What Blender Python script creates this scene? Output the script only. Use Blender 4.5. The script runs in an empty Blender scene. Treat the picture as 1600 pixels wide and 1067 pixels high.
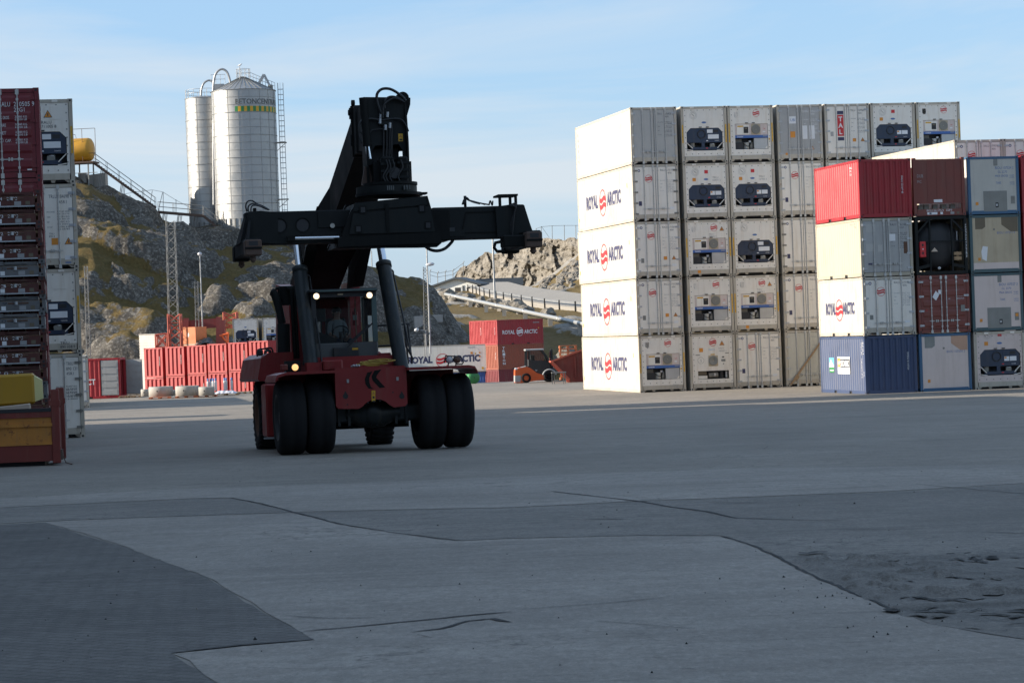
import bpy, math, random
import numpy as np
from mathutils import Vector, Matrix
R_ = math.radians
random.seed(7)
SC = bpy.context.scene
COL = SC.collection
# ------------------------------------------------------------ camera
F_PX = 3964.0
CAMZ = 1.6
PITCH, ROLL = -0.00416, 0.0365
cF = Vector((0, math.cos(PITCH), math.sin(PITCH)))
_r = Vector((1, 0, 0)); _u = _r.cross(cF)
cR = _r * math.cos(ROLL) - _u * math.sin(ROLL)
cU = _r * math.sin(ROLL) + _u * math.cos(ROLL)
camd = bpy.data.cameras.new('camera')
camd.sensor_width = 36.0
camd.lens = F_PX * 36.0 / 1600.0
camd.clip_start = 0.3
camd.clip_end = 8000.0
cam = bpy.data.objects.new('camera', camd)
COL.objects.link(cam)
cam.matrix_world = Matrix(((cR.x, cU.x, -cF.x, 0), (cR.y, cU.y, -cF.y, 0), (cR.z, cU.z, -cF.z, CAMZ), (0, 0, 0, 1)))
SC.camera = cam
# ------------------------------------------------------------ sky and sun
SUN_EL, SUN_AZ = R_(18.0), R_(266.0)
world = bpy.data.worlds.new('World'); SC.world = world
world.use_nodes = True
wn = world.node_tree.nodes; wl = world.node_tree.links
bg = wn['Background']
sky = wn.new('ShaderNodeTexSky'); sky.sky_type = 'NISHITA'; sky.sun_disc = False
sky.sun_elevation = SUN_EL; sky.sun_rotation = SUN_AZ
sky.altitude = 0; sky.air_density = 1.0; sky.dust_density = 0.6; sky.ozone_density = 1.5
tc = wn.new('ShaderNodeTexCoord')
mp = wn.new('ShaderNodeMapping'); mp.inputs['Rotation'].default_value = (0, R_(6), 0); mp.inputs['Scale'].default_value = (3.2, 3.2, 22)
wl.new(tc.outputs['Generated'], mp.inputs['Vector'])
nz = wn.new('ShaderNodeTexNoise'); nz.inputs['Scale'].default_value = 1.1; nz.inputs['Detail'].default_value = 7; nz.inputs['Roughness'].default_value = 0.55
nz.inputs['Distortion'].default_value = 0.6
wl.new(mp.outputs['Vector'], nz.inputs['Vector'])
cr = wn.new('ShaderNodeMapRange'); cr.inputs['From Min'].default_value = 0.43; cr.inputs['From Max'].default_value = 0.66
cr.inputs['To Min'].default_value = 0.0; cr.inputs['To Max'].default_value = 0.72
wl.new(nz.outputs['Fac'], cr.inputs['Value'])
mx = wn.new('ShaderNodeMix'); mx.data_type = 'RGBA'
wl.new(cr.outputs['Result'], mx.inputs['Factor'])
mx.inputs['B'].default_value = (2.2, 2.33, 2.45, 1)
hz = wn.new('ShaderNodeMix'); hz.data_type = 'RGBA'; hz.inputs['Factor'].default_value = 0.76
hz.inputs['B'].default_value = (0.70, 1.25, 2.10, 1)
wl.new(sky.outputs['Color'], hz.inputs['A']); wl.new(hz.outputs['Result'], mx.inputs['A'])
wl.new(mx.outputs['Result'], bg.inputs['Color'])
bg.inputs['Strength'].default_value = 0.104
sun = bpy.data.lights.new('sun', 'SUN'); sun.energy = 2.9; sun.angle = R_(0.5); sun.color = (1.0, 0.90, 0.76)
suno = bpy.data.objects.new('sun', sun); COL.objects.link(suno)
sdir = Vector((math.sin(SUN_AZ) * math.cos(SUN_EL), math.cos(SUN_AZ) * math.cos(SUN_EL), math.sin(SUN_EL)))
suno.rotation_euler = sdir.to_track_quat('Z', 'Y').to_euler()
suno.location = sdir * 200
SC.view_settings.view_transform = 'Standard'; SC.view_settings.look = 'None'
SC.view_settings.exposure = 1.75; SC.view_settings.gamma = 1.0

# ------------------------------------------------------------ helpers
def W(px, py, d):
    "point seen at photo pixel px,py, d metres ahead of the camera"
    return Vector((0, 0, CAMZ)) + (cF + cR * ((px - 800) / F_PX) - cU * ((py - 533.5) / F_PX)) * d

def XA(px, d):
    return (px - 800) / F_PX * d

def zg(y):
    "height of the yard: falls away gently from the quay, level, then a lower yard"
    a = -0.0175 * y
    k = 3.0
    t = (a + 1.8) / 0.12
    top = -1.8 + 0.12 * (math.log1p(math.exp(t)) if t < 40 else t)
    if y > 170:
        s = min(1, (y - 170) / 48.0); s = s * s * (3 - 2 * s)
        top = top * (1 - s) - 5.1 * s
    return top

def G(px, py):
    "point of the yard seen at a photo pixel"
    ray = cF + cR * ((px - 800) / F_PX) - cU * ((py - 533.5) / F_PX)
    lo, hi = 3.0, 400.0
    d = lo
    while d < hi:
        p = Vector((0, 0, CAMZ)) + ray * d
        if p.z < zg(p.y): break
        d += 0.05
    return Vector((0, 0, CAMZ)) + ray * d

SPLIT = {"marking", "tow_hole", "coupling", "handrail", "pipework", "valve_gear", "hose_clamp"}
class MB:
    "collects geometry for one mesh object"
    def __init__(s): s.v = []; s.f = []; s.m = []; s.mats = []; s.sm = []
    def mi(s, mat):
        if mat not in s.mats: s.mats.append(mat)
        return s.mats.index(mat)
    def add(s, vs, fs, mat, smooth=False):
        b = len(s.v); i = s.mi(mat)
        s.v += [tuple(v) for v in vs]
        for f in fs: s.f.append(tuple(b + k for k in f)); s.m.append(i); s.sm.append(smooth)
    def box(s, x0, x1, y0, y1, z0, z1, mat):
        vs = [(x, y, z) for z in (z0, z1) for y in (y0, y1) for x in (x0, x1)]
        s.add(vs, [(0, 2, 3, 1), (4, 5, 7, 6), (0, 1, 5, 4), (2, 6, 7, 3), (0, 4, 6, 2), (1, 3, 7, 5)], mat)
    def bbox(s, x0, x1, y0, y1, z0, z1, b, mat):
        "box with chamfered edges"
        import itertools
        vs = []; idx = {}
        X = (x0, x1); Y = (y0, y1); Z = (z0, z1)
        def pt(i, j, k, ax):
            key = (i, j, k, ax)
            if key not in idx:
                p = [X[i], Y[j], Z[k]]
                for a in range(3):
                    if a != ax: p[a] += b if (i, j, k)[a] == 0 else -b
                idx[key] = len(vs); vs.append(tuple(p))
            return idx[key]
        fs = []
        for ax in range(3):
            o = [a for a in range(3) if a != ax]
            for s_ in (0, 1):
                q = []
                for (a, c) in ((0, 0), (1, 0), (1, 1), (0, 1)):
                    t = [0, 0, 0]; t[ax] = s_; t[o[0]] = a; t[o[1]] = c
                    q.append(pt(t[0], t[1], t[2], ax))
                fs.append(q)
        for ax in range(3):
            o = [a for a in range(3) if a != ax]
            for a in (0, 1):
                for c in (0, 1):
                    q = []
                    t = [0, 0, 0]; t[o[0]] = a; t[o[1]] = c
                    t0 = list(t); t0[ax] = 0; t1 = list(t); t1[ax] = 1
                    fs.append([pt(*t0, o[0]), pt(*t1, o[0]), pt(*t1, o[1]), pt(*t0, o[1])])
        for i in (0, 1):
            for j in (0, 1):
                for k in (0, 1):
                    fs.append([pt(i, j, k, 0), pt(i, j, k, 1), pt(i, j, k, 2)])
        s.add(vs, fs, mat)
    def hexa(s, a, b, mat):
        "two quads of 4 points each, joined"
        s.add(list(a) + list(b), [(3, 2, 1, 0), (4, 5, 6, 7), (0, 1, 5, 4), (1, 2, 6, 5), (2, 3, 7, 6), (3, 0, 4, 7)], mat)
    def bar(s, p, q, w, h, mat, up=(0, 0, 1)):
        p = Vector(p); q = Vector(q); d = (q - p).normalized(); u = Vector(up)
        if abs(d.dot(u)) > 0.97: u = Vector((0, 1, 0)) if abs(d.y) < 0.9 else Vector((1, 0, 0))
        sd = d.cross(u).normalized() * (w / 2); u = sd.cross(d).normalized() * (h / 2)
        s.hexa([p - sd - u, p + sd - u, p + sd + u, p - sd + u], [q - sd - u, q + sd - u, q + sd + u, q - sd + u], mat)
    def tube(s, pts, r, mat, n=8, caps=True):
        pts = [Vector(p) for p in pts]; rr = r if isinstance(r, (list, tuple)) else [r] * len(pts)
        vs = []; prev = None
        for i, p in enumerate(pts):
            d = (pts[min(i + 1, len(pts) - 1)] - pts[max(i - 1, 0)]).normalized()
            if prev is None:
                a = Vector((0, 0, 1)) if abs(d.z) < 0.9 else Vector((1, 0, 0))
                u = d.cross(a).normalized()
            else:
                u = (prev - d * prev.dot(d)).normalized()
            prev = u; w = d.cross(u)
            for k in range(n):
                t = 2 * math.pi * k / n
                vs.append(p + (u * math.cos(t) + w * math.sin(t)) * rr[i])
        fs = [(i * n + k, i * n + (k + 1) % n, (i + 1) * n + (k + 1) % n, (i + 1) * n + k) for i in range(len(pts) - 1) for k in range(n)]
        s.add(vs, fs, mat, True)
        if caps:
            b = len(vs)
            s.add(vs[:n], [tuple(range(n))[::-1]], mat); s.add(vs[-n:], [tuple(range(n))], mat)
    def cyl(s, p, q, r, mat, n=16, r2=None): s.tube([p, q], [r, r if r2 is None else r2], mat, n)
    def lathe(s, prof, c, ax, mat, n=32, smooth=True):
        "prof: list of (along axis, radius)"
        c = Vector(c); ax = Vector(ax).normalized()
        u = ax.orthogonal().normalized(); w = ax.cross(u)
        vs = [c + ax * t + (u * math.cos(2 * math.pi * k / n) + w * math.sin(2 * math.pi * k / n)) * r for (t, r) in prof for k in range(n)]
        fs = [(i * n + k, i * n + (k + 1) % n, (i + 1) * n + (k + 1) % n, (i + 1) * n + k) for i in range(len(prof) - 1) for k in range(n)]
        s.add(vs, fs, mat, smooth)
    def prism(s, poly, o, r, u, depth, mat):
        "flat outline (a,b) on axes r,u from o, extruded along r x u by depth (towards viewer negative)"
        o = Vector(o); r = Vector(r); u = Vector(u); n_ = r.cross(u)
        A = [o + r * a + u * b for a, b in poly]; B = [p - n_ * depth for p in A]
        k = len(A)
        s.add(A + B, [tuple(range(k)), tuple(range(2 * k - 1, k - 1, -1))] + [(i, k + i, k + (i + 1) % k, (i + 1) % k) for i in range(k)], mat)
    def quad(s, a, b, c, d, mat): s.add([a, b, c, d], [(0, 1, 2, 3)], mat)
    def poly(s, pts, mat): s.add(pts, [tuple(range(len(pts)))], mat)
    def disc(s, c, r_, u_, rad, mat, n=24, k0=0.0):
        c = Vector(c); r_ = Vector(r_); u_ = Vector(u_)
        out = [c + (r_ * math.cos(2 * math.pi * i / n) + u_ * math.sin(2 * math.pi * i / n)) * rad for i in range(n)]
        if k0 == 0: s.poly(out, mat)
        else:
            inn = [c + (p - c) * k0 for p in out]
            s.add(out + inn, [(i, (i + 1) % n, n + (i + 1) % n, n + i) for i in range(n)], mat)
    def text(s, txt, o, r, u, h, mat, width=None, bold=0.0, align='l', xs=1.0):
        vs, fs, wd = text_geo(txt, bold)
        sx = h * xs if width is None else width / max(wd, 1e-6)
        o = Vector(o); r = Vector(r); u = Vector(u)
        x0 = 0 if align == 'l' else -wd * sx / 2
        s.add([o + r * (x0 + x * sx) + u * (y * h) for x, y in vs], fs, mat)
    def build(s, name, parent=None, mats=None):
        if name in SPLIT and parent is not None:
            pcs = s.pieces()
            if len(pcs) > 1:
                for q in pcs: last = q.build1(name, parent)
                return last
        return s.build1(name, parent)
    def pieces(s):
        "separate far-apart marks into objects of their own"
        n = len(s.v); par = list(range(n))
        def fd(a):
            while par[a] != a: par[a] = par[par[a]]; a = par[a]
            return a
        for f in s.f:
            r0 = fd(f[0])
            for k in f[1:]: par[fd(k)] = r0
        rt = [fd(i) for i in range(n)]; ids = {r: i for i, r in enumerate(dict.fromkeys(rt))}; isl = np.array([ids[r] for r in rt]); k = len(ids)
        pts = np.array(s.v, float); lo = np.full((k, 3), np.inf); hi = np.full((k, 3), -np.inf)
        np.minimum.at(lo, isl, pts); np.maximum.at(hi, isl, pts); size = (hi - lo).max(axis=1)
        gap = np.maximum(0, np.maximum(lo[:, None] - hi[None], lo[None] - hi[:, None]))
        near = np.sqrt((gap ** 2).sum(2)) <= np.maximum(.02, .5 * np.maximum(size[:, None], size[None])) * 0.97
        p2 = list(range(k))
        def f2(a):
            while p2[a] != a: p2[a] = p2[p2[a]]; a = p2[a]
            return a
        for a, b in zip(*np.nonzero(np.triu(near, 1))): p2[f2(int(a))] = f2(int(b))
        out = {}
        for f, m_, sm in zip(s.f, s.m, s.sm):
            g = f2(int(isl[f[0]])); q = out.setdefault(g, (MB(), {}))
            idx = []
            for v in f:
                if v not in q[1]: q[1][v] = len(q[0].v); q[0].v.append(s.v[v])
                idx.append(q[1][v])
            q[0].f.append(tuple(idx)); q[0].m.append(q[0].mi(s.mats[m_])); q[0].sm.append(sm)
        return [q[0] for q in out.values()]
    def build1(s, name, parent=None):
        me = bpy.data.meshes.new(name)
        me.from_pydata(s.v, [], s.f)
        for m in s.mats: me.materials.append(M[m])
        me.polygons.foreach_set('material_index', s.m)
        me.polygons.foreach_set('use_smooth', s.sm)
        me.update()
        return link(name, me, parent)

def link(name, me, parent=None):
    o = bpy.data.objects.new(name, me); COL.objects.link(o)
    if parent is not None: o.parent = parent
    return o

_tc = {}
def text_geo(txt, bold):
    k = (txt, bold)
    if k not in _tc:
        cu = bpy.data.curves.new('t', 'FONT'); cu.body = txt; cu.resolution_u = 2; cu.offset = bold
        ob = bpy.data.objects.new('t', cu)
        COL.objects.link(ob)
        dg = bpy.context.evaluated_depsgraph_get()
        me = bpy.data.meshes.new_from_object(ob.evaluated_get(dg))
        vs = [(v.co.x, v.co.y) for v in me.vertices]; fs = [tuple(p.vertices) for p in me.polygons]
        bpy.data.objects.remove(ob); bpy.data.curves.remove(cu); bpy.data.meshes.remove(me)
        x0 = min(v[0] for v in vs); x1 = max(v[0] for v in vs); y1 = max(v[1] for v in vs) if txt.upper() == txt else 0.7
        y1 = y1 or 0.7
        vs = [((x - x0) / y1, y / y1) for x, y in vs]
        _tc[k] = (vs, fs, (x1 - x0) / y1)
    return _tc[k]

def tag(o, label=None, cat=None, group=None, kind=None):
    if label: o['label'] = label
    if cat: o['category'] = cat
    if group: o['group'] = group
    if kind: o['kind'] = kind
    return o
def empty(name, loc, rz=0.0, label=None, cat=None, group=None):
    o = bpy.data.objects.new(name, None); COL.objects.link(o)
    o.empty_display_size = 0.2
    o.location = loc; o.rotation_euler = (0, 0, rz)
    return tag(o, label, cat, group)
def copy_tree(o, parent=None):
    c = o.copy(); COL.objects.link(c)
    if parent is not None: c.parent = parent
    for ch in list(o.children): copy_tree(ch, c)
    return c
def smooth_pts(pts, n=6):
    pts = [Vector(p) for p in pts]; out = []
    for i in range(len(pts) - 1):
        p0 = pts[max(i - 1, 0)]; p1 = pts[i]; p2 = pts[i + 1]; p3 = pts[min(i + 2, len(pts) - 1)]
        for k in range(n):
            t = k / n
            out.append(0.5 * ((2 * p1) + (p2 - p0) * t + (2 * p0 - 5 * p1 + 4 * p2 - p3) * t * t + (3 * p1 - p0 - 3 * p2 + p3) * t ** 3))
    out.append(pts[-1]); return out

# ------------------------------------------------------------ noise on numpy arrays
def _h(ix, iy, s):
    n = (ix.astype(np.int64) * 374761393 + iy.astype(np.int64) * 668265263 + s * 974711) & 0x7fffffff
    n = ((n ^ (n >> 13)) * 1274126177) & 0x7fffffff
    return ((n ^ (n >> 16)) & 0xffff) / 65535.0
def vnoise(x, y, s=0):
    ix = np.floor(x); iy = np.floor(y); fx = x - ix; fy = y - iy
    fx = fx * fx * fx * (fx * (fx * 6 - 15) + 10); fy = fy * fy * fy * (fy * (fy * 6 - 15) + 10)
    a = _h(ix, iy, s); b = _h(ix + 1, iy, s); c = _h(ix, iy + 1, s); d = _h(ix + 1, iy + 1, s)
    return (a * (1 - fx) + b * fx) * (1 - fy) + (c * (1 - fx) + d * fx) * fy
def fbm(x, y, s=0, o=5, g=0.5):
    t = 0; a = 1.0; n = 0
    for i in range(o):
        t = t + a * (vnoise(x * 2 ** i, y * 2 ** i, s + i * 17) - 0.5); n += a; a *= g
    return t / n * 2
def ridged(x, y, s=0, o=4):
    t = 0; a = 1.0; n = 0
    for i in range(o):
        t = t + a * (1 - np.abs(2 * vnoise(x * 2 ** i, y * 2 ** i, s + i * 13) - 1)); n += a; a *= 0.5
    return t / n
def sstep(a, b, x):
    t = np.clip((x - a) / (b - a), 0, 1); return t * t * (3 - 2 * t)
def grid_mesh(name, X, Y, Z, mats, attr=None, parent=None, smooth=True):
    ny, nx = X.shape
    me = bpy.data.meshes.new(name)
    v = np.stack([X, Y, Z], -1).reshape(-1, 3).astype(np.float32)
    i = np.arange(nx * ny).reshape(ny, nx)
    f = np.stack([i[:-1, :-1], i[:-1, 1:], i[1:, 1:], i[1:, :-1]], -1).reshape(-1, 4)
    me.vertices.add(len(v)); me.vertices.foreach_set('co', v.ravel())
    me.loops.add(f.size); me.loops.foreach_set('vertex_index', f.ravel().astype(np.int32))
    me.polygons.add(len(f)); me.polygons.foreach_set('loop_start', np.arange(0, f.size, 4, dtype=np.int32))
    me.polygons.foreach_set('loop_total', np.full(len(f), 4, dtype=np.int32))
    me.polygons.foreach_set('use_smooth', np.full(len(f), smooth))
    me.update(calc_edges=True)
    if attr is not None:
        for k, a in attr.items():
            at = me.attributes.new(k, 'FLOAT', 'POINT'); at.data.foreach_set('value', a.ravel().astype(np.float32))
    for m in mats: me.materials.append(M[m])
    return link(name, me, parent)

# ------------------------------------------------------------ materials
M = {}
def _new(name):
    m = bpy.data.materials.new(name); m.use_nodes = True; M[name] = m
    return m, m.node_tree.nodes, m.node_tree.links, m.node_tree.nodes['Principled BSDF']
def nd(n, t, **kw):
    x = n.new(t)
    for k, v in kw.items():
        if k in x.inputs: x.inputs[k].default_value = v
        else: setattr(x, k, v)
    return x
def mixc(n, l, fac, a, b, blend='MIX'):
    m = n.new('ShaderNodeMix'); m.data_type = 'RGBA'; m.blend_type = blend
    for k, v in (('Factor', fac), ('A', a), ('B', b)):
        if isinstance(v, bpy.types.NodeSocket): l.new(v, m.inputs[k])
        elif isinstance(v, (int, float)): m.inputs[k].default_value = v
        else: m.inputs[k].default_value = (*v, 1) if len(v) == 3 else v
    return m.outputs['Result']
def mrange(n, l, v, a, b, c=0.0, d=1.0):
    m = n.new('ShaderNodeMapRange')
    l.new(v, m.inputs['Value'])
    for k, q in zip(('From Min', 'From Max', 'To Min', 'To Max'), (a, b, c, d)): m.inputs[k].default_value = q
    return m.outputs['Result']
def coords(n, l, scale=(1, 1, 1), kind='Object', w=True):
    t = n.new('ShaderNodeTexCoord'); mpn = n.new('ShaderNodeMapping'); mpn.inputs['Scale'].default_value = scale
    l.new(t.outputs[kind], mpn.inputs['Vector'])
    return mpn.outputs['Vector']
def noise(n, l, vec, scale, detail=4, rough=0.5, wsock=None):
    x = n.new('ShaderNodeTexNoise'); x.inputs['Scale'].default_value = scale; x.inputs['Detail'].default_value = detail
    x.inputs['Roughness'].default_value = rough
    if wsock is not None:
        x.noise_dimensions = '4D'; l.new(wsock, x.inputs['W'])
    l.new(vec, x.inputs['Vector']); return x.outputs['Fac']
def paint(name, rgb, rough=0.5, var=0.1, dirt=0.25, rust=0.0, metal=0.0, bump=0.0, dirtc=(0.16, 0.12, 0.08), rustc=(0.16, 0.055, 0.02), sc=1.0, spec=0.5):
    m, n, l, p = _new(name)
    oi = n.new('ShaderNodeObjectInfo'); mu = n.new('ShaderNodeMath'); mu.operation = 'MULTIPLY'; mu.inputs[1].default_value = 37.0
    l.new(oi.outputs['Random'], mu.inputs[0]); w = mu.outputs[0]
    v1 = coords(n, l, (1, 1, 1)); v2 = coords(n, l, (5 * sc, 5 * sc, 0.45 * sc))
    big = noise(n, l, v1, 1.3 * sc, 5, 0.6, w)
    lo = tuple(c * (1 - var) for c in rgb); hi = tuple(min(1, c * (1 + var)) for c in rgb)
    c = mixc(n, l, mrange(n, l, big, 0.3, 0.7), lo, hi)
    if dirt:
        st = noise(n, l, v2, 1.0, 5, 0.65, w)
        c = mixc(n, l, mrange(n, l, st, 0.5, 0.8, 0.0, dirt), c, dirtc)
    if rust:
        rn = noise(n, l, v1, 6.5 * sc, 6, 0.7, w)
        c = mixc(n, l, mrange(n, l, rn, 0.72 - 0.2 * rust, 0.78 - 0.16 * rust, 0, 0.9), c, rustc)
    l.new(c, p.inputs['Base Color'])
    p.inputs['Roughness'].default_value = rough; p.inputs['Metallic'].default_value = metal
    p.inputs['Specular IOR Level'].default_value = spec
    l.new(mrange(n, l, big, 0.3, 0.7, max(0, rough - 0.1), min(1, rough + 0.12)), p.inputs['Roughness'])
    if bump:
        b = n.new('ShaderNodeBump'); b.inputs['Strength'].default_value = bump; b.inputs['Distance'].default_value = 0.03
        l.new(noise(n, l, v1, 14 * sc, 5, 0.6, w), b.inputs['Height']); l.new(b.outputs['Normal'], p.inputs['Normal'])
    return m
def emit(name, rgb, st):
    m, n, l, p = _new(name)
    p.inputs['Base Color'].default_value = (*rgb, 1); p.inputs['Emission Color'].default_value = (*rgb, 1); p.inputs['Emission Strength'].default_value = st

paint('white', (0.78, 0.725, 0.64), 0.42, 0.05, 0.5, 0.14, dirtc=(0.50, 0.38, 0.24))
paint('white_side', (0.415, 0.408, 0.388), 0.5, 0.10, 0.6, 0.25, dirtc=(0.27, 0.21, 0.14))  # white paint of the sunlit sides, darkened in colour against the strong sun
paint('cream', (0.40, 0.355, 0.27), 0.5, 0.07, 0.25, 0.25)
paint('post_white', (0.46, 0.41, 0.33), 0.5, 0.08, 0.35, 0.55)
paint('grey_door', (0.43, 0.42, 0.39), 0.45, 0.06, 0.2, 0.1)
paint('beige_door', (0.50, 0.48, 0.41), 0.5, 0.06, 0.25, 0.1)
paint('old_grey', (0.37, 0.365, 0.35), 0.55, 0.1, 0.35, 0.25)
paint('red', (0.30, 0.014, 0.020), 0.45, 0.12, 0.25, 0.2)
paint('red_bright', (0.38, 0.016, 0.024), 0.5, 0.08, 0.15, 0.1)  # sunlit copy of the red, brighter in colour than the shaded ends
paint('red_small', (0.34, 0.016, 0.018), 0.5, 0.10, 0.15, 0.15)
paint('red_dull', (0.16, 0.014, 0.020), 0.5, 0.12, 0.3, 0.25)
paint('brown_red', (0.17, 0.042, 0.030), 0.55, 0.12, 0.3, 0.3)
paint('rack_brown', (0.085, 0.022, 0.016), 0.6, 0.2, 0.4, 0.5)
paint('rack_grey', (0.13, 0.13, 0.13), 0.6, 0.2, 0.5, 0.62)
paint('orange_brown', (0.27, 0.062, 0.030), 0.5, 0.1, 0.2, 0.15)
paint('orange', (0.62, 0.19, 0.07), 0.5, 0.1, 0.15, 0.1)
paint('blue', (0.040, 0.062, 0.130), 0.45, 0.1, 0.2, 0.05)
paint('blue_frame', (0.04, 0.11, 0.20), 0.5, 0.1, 0.3, 0.35)
paint('green_frame', (0.05, 0.095, 0.105), 0.5, 0.1, 0.3, 0.4)
paint('panel_grey', (0.47, 0.45, 0.40), 0.5, 0.06, 0.3, 0.05)
paint('panel_tan', (0.46, 0.38, 0.26), 0.55, 0.1, 0.4, 0.1, dirtc=(0.25, 0.15, 0.07))
paint('panel_white', (0.62, 0.515, 0.465), 0.5, 0.05, 0.35, 0.08, dirtc=(0.35, 0.26, 0.18))
paint('patch_grey', (0.22, 0.22, 0.20), 0.6, 0.15, 0.3)
paint('patch_brown', (0.14, 0.11, 0.07), 0.6, 0.15, 0.3)
paint('patch_pink', (0.50, 0.30, 0.20), 0.6, 0.1, 0.2)
paint('navy', (0.016, 0.030, 0.060), 0.4, 0.15, 0.2)
paint('daikin_blue', (0.05, 0.13, 0.36), 0.4, 0.05, 0.1)
paint('steel', (0.42, 0.43, 0.44), 0.4, 0.12, 0.25, 0.2, metal=0.4)
paint('alu', (0.45, 0.45, 0.44), 0.45, 0.1, 0.15, 0, metal=0.5)
paint('fan_grey', (0.20, 0.19, 0.165), 0.6, 0.1, 0.2)
paint('dark', (0.02, 0.02, 0.022), 0.6, 0.2, 0)
paint('rubber', (0.012, 0.012, 0.013), 0.8, 0.2, 0)
paint('rod', (0.50, 0.49, 0.46), 0.4, 0.06, 0.15, 0.1)
paint('ink', (0.05, 0.055, 0.07), 0.6, 0.05, 0)
paint('ink_navy', (0.045, 0.045, 0.10), 0.6, 0.05, 0)
paint('ink_blue', (0.08, 0.16, 0.35), 0.6, 0.1, 0)
paint('ink_grey', (0.30, 0.30, 0.30), 0.6, 0.05, 0)
paint('ink_white', (0.72, 0.72, 0.72), 0.6, 0.05, 0.1)
paint('logo_red', (0.55, 0.025, 0.03), 0.5, 0.05, 0.05)
paint('yellow', (0.62, 0.34, 0.02), 0.5, 0.08, 0.15)
paint('green', (0.03, 0.20, 0.06), 0.5, 0.08, 0.1)
paint('sky_blue', (0.12, 0.42, 0.70), 0.5, 0.05, 0)
paint('label_orange', (0.65, 0.25, 0.03), 0.5, 0.08, 0)
paint('concrete', (0.36, 0.34, 0.31), 0.85, 0.12, 0.25, 0, bump=0.3)
paint('wood', (0.34, 0.22, 0.12), 0.75, 0.2, 0.3, sc=2)
paint('pallet_red', (0.55, 0.17, 0.07), 0.7, 0.15, 0.2)
paint('gas_grey', (0.55, 0.55, 0.56), 0.4, 0.05, 0.1)
paint('gas_blue', (0.04, 0.18, 0.45), 0.4, 0.05, 0.1)
paint('stacker_red', (0.215, 0.013, 0.012), 0.38, 0.12, 0.3, 0.05)
paint('stacker_black', (0.0062, 0.0068, 0.0066), 0.6, 0.2, 0.35, 0.0, dirtc=(0.024, 0.020, 0.016), spec=0.16)
paint('stacker_dark', (0.0105, 0.0125, 0.0125), 0.55, 0.2, 0.35, 0.0, dirtc=(0.03, 0.026, 0.021), spec=0.2)
paint('cyl_grey', (0.017, 0.021, 0.022), 0.4, 0.1, 0.3, spec=0.3)
paint('cab_grey', (0.085, 0.09, 0.088), 0.5, 0.1, 0.25)
paint('cab_dark', (0.022, 0.024, 0.026), 0.5, 0.1, 0.25)
paint('cab_green', (0.075, 0.12, 0.115), 0.45, 0.1, 0.2)
paint('rusty', (0.10, 0.05, 0.03), 0.75, 0.3, 0.4, 0.6)
paint('chrome', (0.75, 0.76, 0.78), 0.16, 0.02, 0, metal=1.0)
paint('forklift_orange', (0.60, 0.105, 0.024), 0.4, 0.06, 0.1)
paint('forklift_grey', (0.32, 0.33, 0.33), 0.5, 0.1, 0.15)
paint('hydraulic_hose', (0.010, 0.010, 0.011), 0.5, 0.1, 0)
paint('rope_yellow', (0.36, 0.24, 0.035), 0.7, 0.15, 0.2)
paint('skin', (0.42, 0.24, 0.17), 0.5, 0.05, 0)
paint('hair', (0.015, 0.011, 0.009), 0.6, 0.1, 0)
paint('shirt', (0.30, 0.31, 0.32), 0.8, 0.08, 0)
paint('trousers', (0.03, 0.035, 0.06), 0.8, 0.08, 0)
paint('foam_yellow', (0.40, 0.22, 0.012), 0.6, 0.06, 0.1)
paint('foam_pale', (0.55, 0.50, 0.22), 0.6, 0.06, 0.1)
paint('skip_red', (0.17, 0.028, 0.020), 0.65, 0.2, 0.45, 0.4)
paint('skip_yellow', (0.44, 0.18, 0.03), 0.65, 0.2, 0.5, 0.75, sc=1.5)
paint('plank_beige', (0.52, 0.42, 0.33), 0.7, 0.08, 0.2)
paint('house_white', (0.72, 0.72, 0.68), 0.7, 0.05, 0.1)
paint('roof_dark', (0.05, 0.06, 0.07), 0.6, 0.1, 0.1)
paint('galv', (0.34, 0.345, 0.35), 0.4, 0.08, 0.15, 0.0, metal=0.55)
paint('pipe_white', (0.34, 0.34, 0.33), 0.4, 0.05, 0.15, metal=0.3)
paint('mast_grey', (0.20, 0.20, 0.19), 0.6, 0.1, 0.2, 0.1)
paint('crane_red', (0.42, 0.085, 0.05), 0.6, 0.12, 0.3, 0.2)
paint('crane_dark', (0.17, 0.03, 0.03), 0.6, 0.12, 0.3, 0.2)
paint('tank_yellow', (0.55, 0.27, 0.02), 0.5, 0.1, 0.3, 0.25)
paint('rust_steel', (0.09, 0.055, 0.04), 0.75, 0.2, 0.3, 0.4)
paint('tarp', (0.015, 0.017, 0.02), 0.3, 0.2, 0.1)
paint('shade_building', (0.30, 0.31, 0.32), 0.6, 0.05, 0.2)
paint('plastic_sheet', (0.62, 0.62, 0.66), 0.25, 0.1, 0.1)
emit('lamp_white', (1.0, 0.76, 0.48), 0.55)
emit('lamp_amber', (1.0, 0.52, 0.20), 0.42)
emit('lamp_off', (0.5, 0.5, 0.5), 0.0)
paint('tyre', (0.013, 0.013, 0.014), 0.85, 0.2, 0.35, dirtc=(0.03, 0.028, 0.026), bump=0.25, spec=0.25)
m, n, l, p = _new('glass')
n.remove(p)
tr = nd(n, 'ShaderNodeBsdfTransparent'); tr.inputs['Color'].default_value = (0.62, 0.68, 0.68, 1)
gl = nd(n, 'ShaderNodeBsdfGlossy'); gl.inputs['Roughness'].default_value = 0.02
fr = nd(n, 'ShaderNodeFresnel'); fr.inputs['IOR'].default_value = 1.45
ms = nd(n, 'ShaderNodeMixShader'); l.new(fr.outputs[0], ms.inputs[0]); l.new(tr.outputs[0], ms.inputs[1]); l.new(gl.outputs[0], ms.inputs[2])
l.new(ms.outputs[0], n['Material Output'].inputs['Surface'])

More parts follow.
